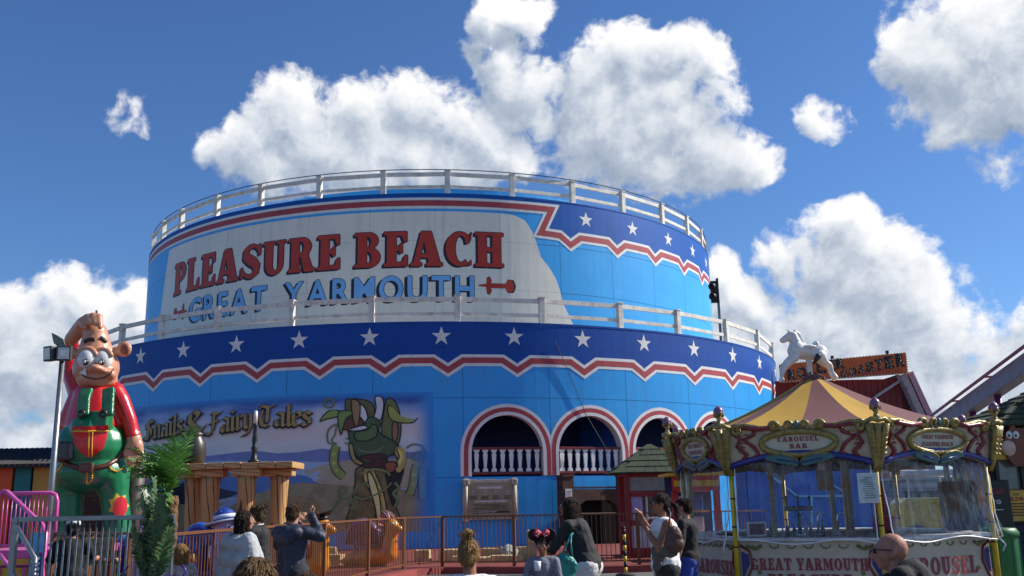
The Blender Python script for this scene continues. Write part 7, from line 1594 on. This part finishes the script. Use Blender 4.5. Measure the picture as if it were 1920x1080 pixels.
# woman in a pale grey wrap, seen from behind, looking right
GWR = cloth('pale_grey', (176, 178, 180), .12)
o, hd, k, tor = person('woman in a pale grey wrap cardigan with long dark hair at the fence', gp(455, 11.0), R_(-40), 1.57, 'fair', GWR, cloth('grey_trousers', (150, 152, 156)), BRN, dict(arms={-1: ((-.27, .05, 1.15), (-.22, .22, 1.0)), 1: ((.30, .05, 1.14), (.36, .15, .93))}), sleeve=2.0, long=.28, build=1.12, hair_style='long', head_turn=-.45)
q = MB(); q.cap(tor(-.2, -.05, 1.40) * k, tor(-.26, -.06, 1.0) * k, .08, .12); q.cap(tor(.2, -.05, 1.40) * k, tor(.30, -.05, 1.05) * k, .08, .11); q.cap(tor(-.17, -.1, 1.34) * k, tor(.17, -.1, 1.34) * k, .08, .08); q.cap(tor(-.2, -.12, 1.0) * k, tor(.2, -.12, 1.0) * k, .09, .09); q.cap(tor(-.15, -.11, 1.16) * k, tor(.15, -.11, 1.16) * k, .1, .1)
fuse(q, 'wrap', GWR, o, .014, 4, .012, 7)
# teenager in black, facing left
o, hd, k, tor = person('teenager in a black top with curly brown hair leaning on the fence', gp(490, 12.6), R_(75), 1.62, 'fair', cloth('black_hoodie', (34, 33, 36)), cloth('black_trousers', (30, 30, 32)), hairmat('curly', (104, 80, 56), (50, 36, 26)), dict(arms={-1: ((-.25, .16, 1.15), (-.2, .40, 1.08)), 1: ((.25, .12, 1.14), (.2, .36, 1.06))}, lean=.1), sleeve=2.0, hair_style='curly')
MB().tube([tor(-.09, .0, 1.475) * k, tor(0, -.085, 1.49) * k, tor(.09, .0, 1.475) * k], .008, 6).build('white_collar', LED, o, True)
# man in navy jacket, camera to his eye
NAV = cloth('navy_jacket', (34, 40, 62), .2, .55, sc=5)
o, hd, k, tor = person('man in a navy hooded jacket with hands raised to his face at the fence', gp(548, 11.2), R_(-22), 1.64, 'fair', NAV, cloth('dark_jeans', (36, 38, 46)), MBR, dict(arms={-1: ((-.30, .16, 1.24), (-.10, .26, 1.50)), 1: ((.34, .10, 1.34), (.13, .20, 1.58))}, hand=(0, .3, 1)), sleeve=2.0, long=.16, build=1.18)
q = MB(); q.cap(tor(-.13, -.11, 1.40) * k, tor(.13, -.11, 1.40) * k, .075, .075); q.ball(tor(0, -.15, 1.36) * k, (.15, .07, .12), 14); fuse(q, 'hood', NAV, o, .014, 3, .010, 9)
# small girl
o, hd, k, tor = person('small blond girl in a patterned pink top beside the guard rail', gp(341, 10.9), R_(30), 1.22, 'fair', cloth('pattern_pink', (188, 170, 172), .9, .8, (96, 88, 96), 26), cloth('girl_leggings', (70, 68, 78)), BLO, None, sleeve=1.6, hair_style='bob')
# youth in black T-shirt behind the guard rail
o, hd, k, tor = person('youth in a black T-shirt with a white cap behind the guard rail', gp(136, 12.0), R_(20), 1.50, 'fair', cloth('black_tee', (20, 19, 21)), cloth('black_shorts', (26, 25, 28)), BRN, dict(arms={-1: ((-.28, .02, 1.13), (-.27, .1, .9)), 1: ((.30, .1, 1.2), (.52, .28, 1.16))}, hand=(1, .3, 0)), sleeve=.75, build=1.15)
q = MB(); q.ball(hd(0, -.01, .07) * k, (.088, .10, .06), 14); q.cap(hd(0, .06, .06) * k, hd(0, .15, .045) * k, .05, .03); fuse(q, 'cap', cloth('white_cap', (214, 216, 220)), o, .011, 2, cut=lambda co: co.z < hd(0, 0, .04).z * k)
# woman with hair in a bun, sitting
def bench(name, loc, w, label, rz=0, h=.45):
    o = empty(name, loc, rz); tag(o, label, 'bench'); wd = mat('bench_wood', (120, 86, 58), .7, var=.2, scale=5, stretch=(.5, 6, 6))
    for i in range(3): MB().box((0, -.14 + .14 * i, h - .02), (w, .125, .04)).build('slat', wd, o, bevel=.006)
    for s in (-1, 1): MB().box((s * (w / 2 - .15), 0, (h - .04) / 2), (.06, .36, h - .04)).build('leg', _M['signal_black'], o, bevel=.006)
o, hd, k, tor = person('seated woman in a white top with blond hair in a high bun', gp(880, 7.6), R_(8), 1.66, 'tan', cloth('white_top', (222, 222, 224), .06), cloth('blue_jeans', (52, 66, 96)), BLO, dict(SEAT, scale=.985), sleeve=.8, hair_style='bun', head_turn=-.3)
bench('seat_bench', gp(880, 7.6), 1.2, 'slatted wooden bench under the woman with the bun', 0, .44)
# child with eared headband
CH = person('child in a grey top wearing a black-eared headband with red bow', gp(1017, 10.2), R_(170), 1.255, 'tan', cloth('child_grey', (118, 118, 130)), cloth('child_blue', (110, 132, 176)), BLK, dict(arms={-1: ((-.24, .10, 1.16), (-.06, .25, 1.12)), 1: ((.24, .10, 1.15), (.06, .26, 1.10))}, hand=(0, .2, .6)), sleeve=1.0, hair_style='short', head_tilt=-.12)
o, hd, k, tor = CH
def acc(name, mb, m, vox=None): return mb.build(name, m, o, True) if vox is None else fuse(mb, name, m, o, vox, 2)
BKF = cloth('black_felt', (20, 18, 20)); RBW = cloth('red_bow', (196, 22, 40), .06, .5)
MB().tube([hd(.09 * math.cos(R_(a)), -.01, .035 + .095 * math.sin(R_(a))) * k for a in range(0, 181, 20)], .012, 6).build('headband', BKF, o, True)
for s in (-1, 1):
    MB().lathe([(.001, -.012), (.058, -.012), (.062, 0), (.058, .012), (.001, .012)], 18, hd(s * .105, -.01, .135) * k, Matrix.Rotation(R_(90), 3, 'X')).build('ear', BKF, o, True)
    bw = fuse(MB().cap(hd(s * .012, .01, .145) * k, hd(s * .055, .012, .158) * k, .018, .040).cap(hd(s * .012, .01, .145) * k, hd(s * .055, .012, .135) * k, .018, .030), 'bow', RBW, o, .009, 2)
    for dx, dz in ((.035, .15), (.06, .175), (.062, .135), (.045, .125)): MB().ball(hd(s * dx, .052, dz) * k, (.0075, .004, .0075), 6).build('dot', LED, bw, True)
c_ = MB().lathe([(.028, 0), (.036, .09), (.03, .09), (.02, .01)], 14, at(1008, 1070, 9.86)).build('paper_cup', mat('cup_white', (224, 224, 228), .5), None, True); tag(c_, 'small white paper cup held by the child with the red bow', 'cup')
# woman in black with a teal bag, bending to the child
o, hd, k, tor = person('dark-haired woman in a black T-shirt with a teal bag bending to a child', gp(1094, 11.0), R_(62), 1.69, 'tan', cloth('faded_black', (40, 38, 40)), cloth('white_trousers', (214, 212, 210), .08), hairmat('tousled', (34, 24, 22), (78, 54, 42)), dict(lean=.32, hipz=.93, hipy=-.04, arms={-1: ((-.24, .34, 1.06), (-.12, .54, .98)), 1: ((.25, .30, 1.06), (.14, .50, .98))}, hand=(0, .6, -.2)), sleeve=.8, hair_style='bob', head_tilt=.35, build=1.08)
TEALC = mat('teal_bag_fabric', (24, 132, 124), .4, var=.25, scale=8, bump=.5, bscale=12)
bg = tag(empty('shoulder_bag', gp(1060, 10.5)), 'shiny teal shoulder bag hanging from the woman in black', 'bag'); BO = bg.location
q = MB(); a = at(1060, 1062, 10.5) - BO; q.ball(a, (.13, .05, .13), 14); q.ball(a + Vector((-.04, 0, -.12)), (.16, .06, .12), 14); fuse(q, 'pouch', TEALC, bg, .013, 3, .018, 8)
MB().tube([at(1048, 1050, 10.5) - BO, at(1064, 1018, 10.5) - BO, at(1070, 1004, 10.6) - BO, at(1074, 1000, 10.7) - BO], .012, 6).build('strap', TEALC, bg, True); MB().tube([at(1074, 1052, 10.5) - BO, at(1070, 1018, 10.49) - BO, at(1071, 1004, 10.58) - BO], .010, 6).build('strap', TEALC, bg, True)
# woman in white vest holding a phone
o, hd, k, tor = person('woman in a white vest and dark trousers raising one arm by the carousel bar', gp(1245, 10.6), R_(95), 1.67, 'tan', cloth('white_vest', (224, 222, 222), .06), cloth('camo_trousers', (34, 36, 34), .5, .85, (58, 56, 48), 12), BRN, dict(arms={-1: ((-.24, .12, 1.14), (-.10, .22, 1.36)), 1: ((.26, .02, 1.20), (.16, .20, 1.46))}, hand=(0, .2, .8)), sleeve=0, build=1.08, hair_style='pony')
for s in (-1, 1):
    MB().tube([hd(s * .032 + .024 * math.cos(a), .098, .012 + .02 * math.sin(a)) * k for a in [R_(30 * i) for i in range(13)]], .0028, 5).build('spectacle_rim', _M['signal_black'], o, True); MB().tube([hd(s * .056, .095, .014) * k, hd(s * .08, -.0, .014) * k], .003, 5).build('spectacle_arm', _M['signal_black'], o, True)
BGB = mat('brown_bag_leather', (84, 52, 38), .55, var=.2, scale=8)
bg = tag(empty('handbag', gp(1262, 10.25)), 'brown leather handbag on the shoulder of the woman in white', 'bag'); BO = bg.location
q = MB(); a = at(1264, 1008, 10.25) - BO; q.ball(a, (.09, .06, .13), 14); q.ball(a + Vector((0, 0, -.07)), (.11, .07, .09), 14); fuse(q, 'pouch', BGB, bg, .013, 3, .012, 8); MB().tube([a + Vector((-.05, 0, .1)), at(1257, 962, 10.35) - BO, at(1253, 953, 10.5) - BO], .010, 6).build('strap', BGB, bg, True)
jk = fuse(MB().cap(at(1232, 1032, 10.45), at(1260, 1036, 10.3), .07, .06).cap(at(1236, 1040, 10.42), at(1230, 1064, 10.42), .07, .04), 'jacket', cloth('grey_jacket', (92, 90, 84)), None, .013, 3, .02, 8); tag(jk, 'grey jacket tied over the arm of the woman in white', 'jacket')
# passer-by half hidden by the kiosk post
person('passer-by in black top and blue trousers half hidden behind the kiosk post', gp(1288, 12.4), R_(60), 1.62, 'fair', cloth('black_tee', (20, 19, 21)), cloth('bright_blue', (40, 62, 150)), BRN, None, sleeve=.8, eyes=False)
# bald man
o, hd, k, tor = person('bald man in a black jacket and sunglasses in front of the carousel bar', gp(1676, 6.1), R_(55), 1.72, 'rosy', cloth('black_jacket', (22, 21, 23), .15), cloth('dark_jeans', (36, 38, 46)), None, dict(SEAT, scale=1.02), sleeve=2.0, build=1.2, head_turn=.25)
SG = mat('sunglass_black', (14, 13, 15), .15)
for s in (-1, 1): MB().ball(hd(s * .034, .090, .012) * k, (.026, .012, .018), 12, Matrix.Rotation(R_(55), 3, 'Z') if False else None).build('lens', SG, o, True); MB().tube([hd(s * .06, .085, .018) * k, hd(s * .08, .04, .02) * k, hd(s * .083, -.012, .015) * k], .004, 6).build('sunglass_arm', SG, o, True)
MB().tube([hd(-.02, .1, .018) * k, hd(.02, .1, .018) * k], .004, 6).build('bridge', SG, o, True)
q = MB(); q.cap(tor(-.12, -.05, 1.47) * k, tor(.12, -.05, 1.47) * k, .075, .075); q.cap(tor(0, -.08, 1.47) * k, tor(0, -.08, 1.38) * k, .11, .11); fuse(q, 'collar', cloth('black_jacket', (22, 21, 23)), o, .013, 3)
bench('seat_bench', gp(1676, 6.1), 1.0, 'slatted wooden bench under the bald man', R_(55), .44)
# heads just showing at the foot of the picture
person('brown-haired onlooker close to the camera, only the crown showing', gp(480, 3.55), R_(0), 1.41, 'fair', cloth('olive_tee', (84, 84, 62)), cloth('dark_jeans', (36, 38, 46)), hairmat('tawny', (120, 92, 62), (70, 50, 34)), None, sleeve=.8, eyes=False)
person('dark-haired child onlooker beside the closer one, only the crown showing', gp(578, 5.6), R_(0), 1.225, 'fair', cloth('navy_tee', (40, 48, 80)), cloth('dark_jeans', (36, 38, 46)), MBR, None, sleeve=.8, eyes=False)
bpy.data.scenes.remove(TMP)
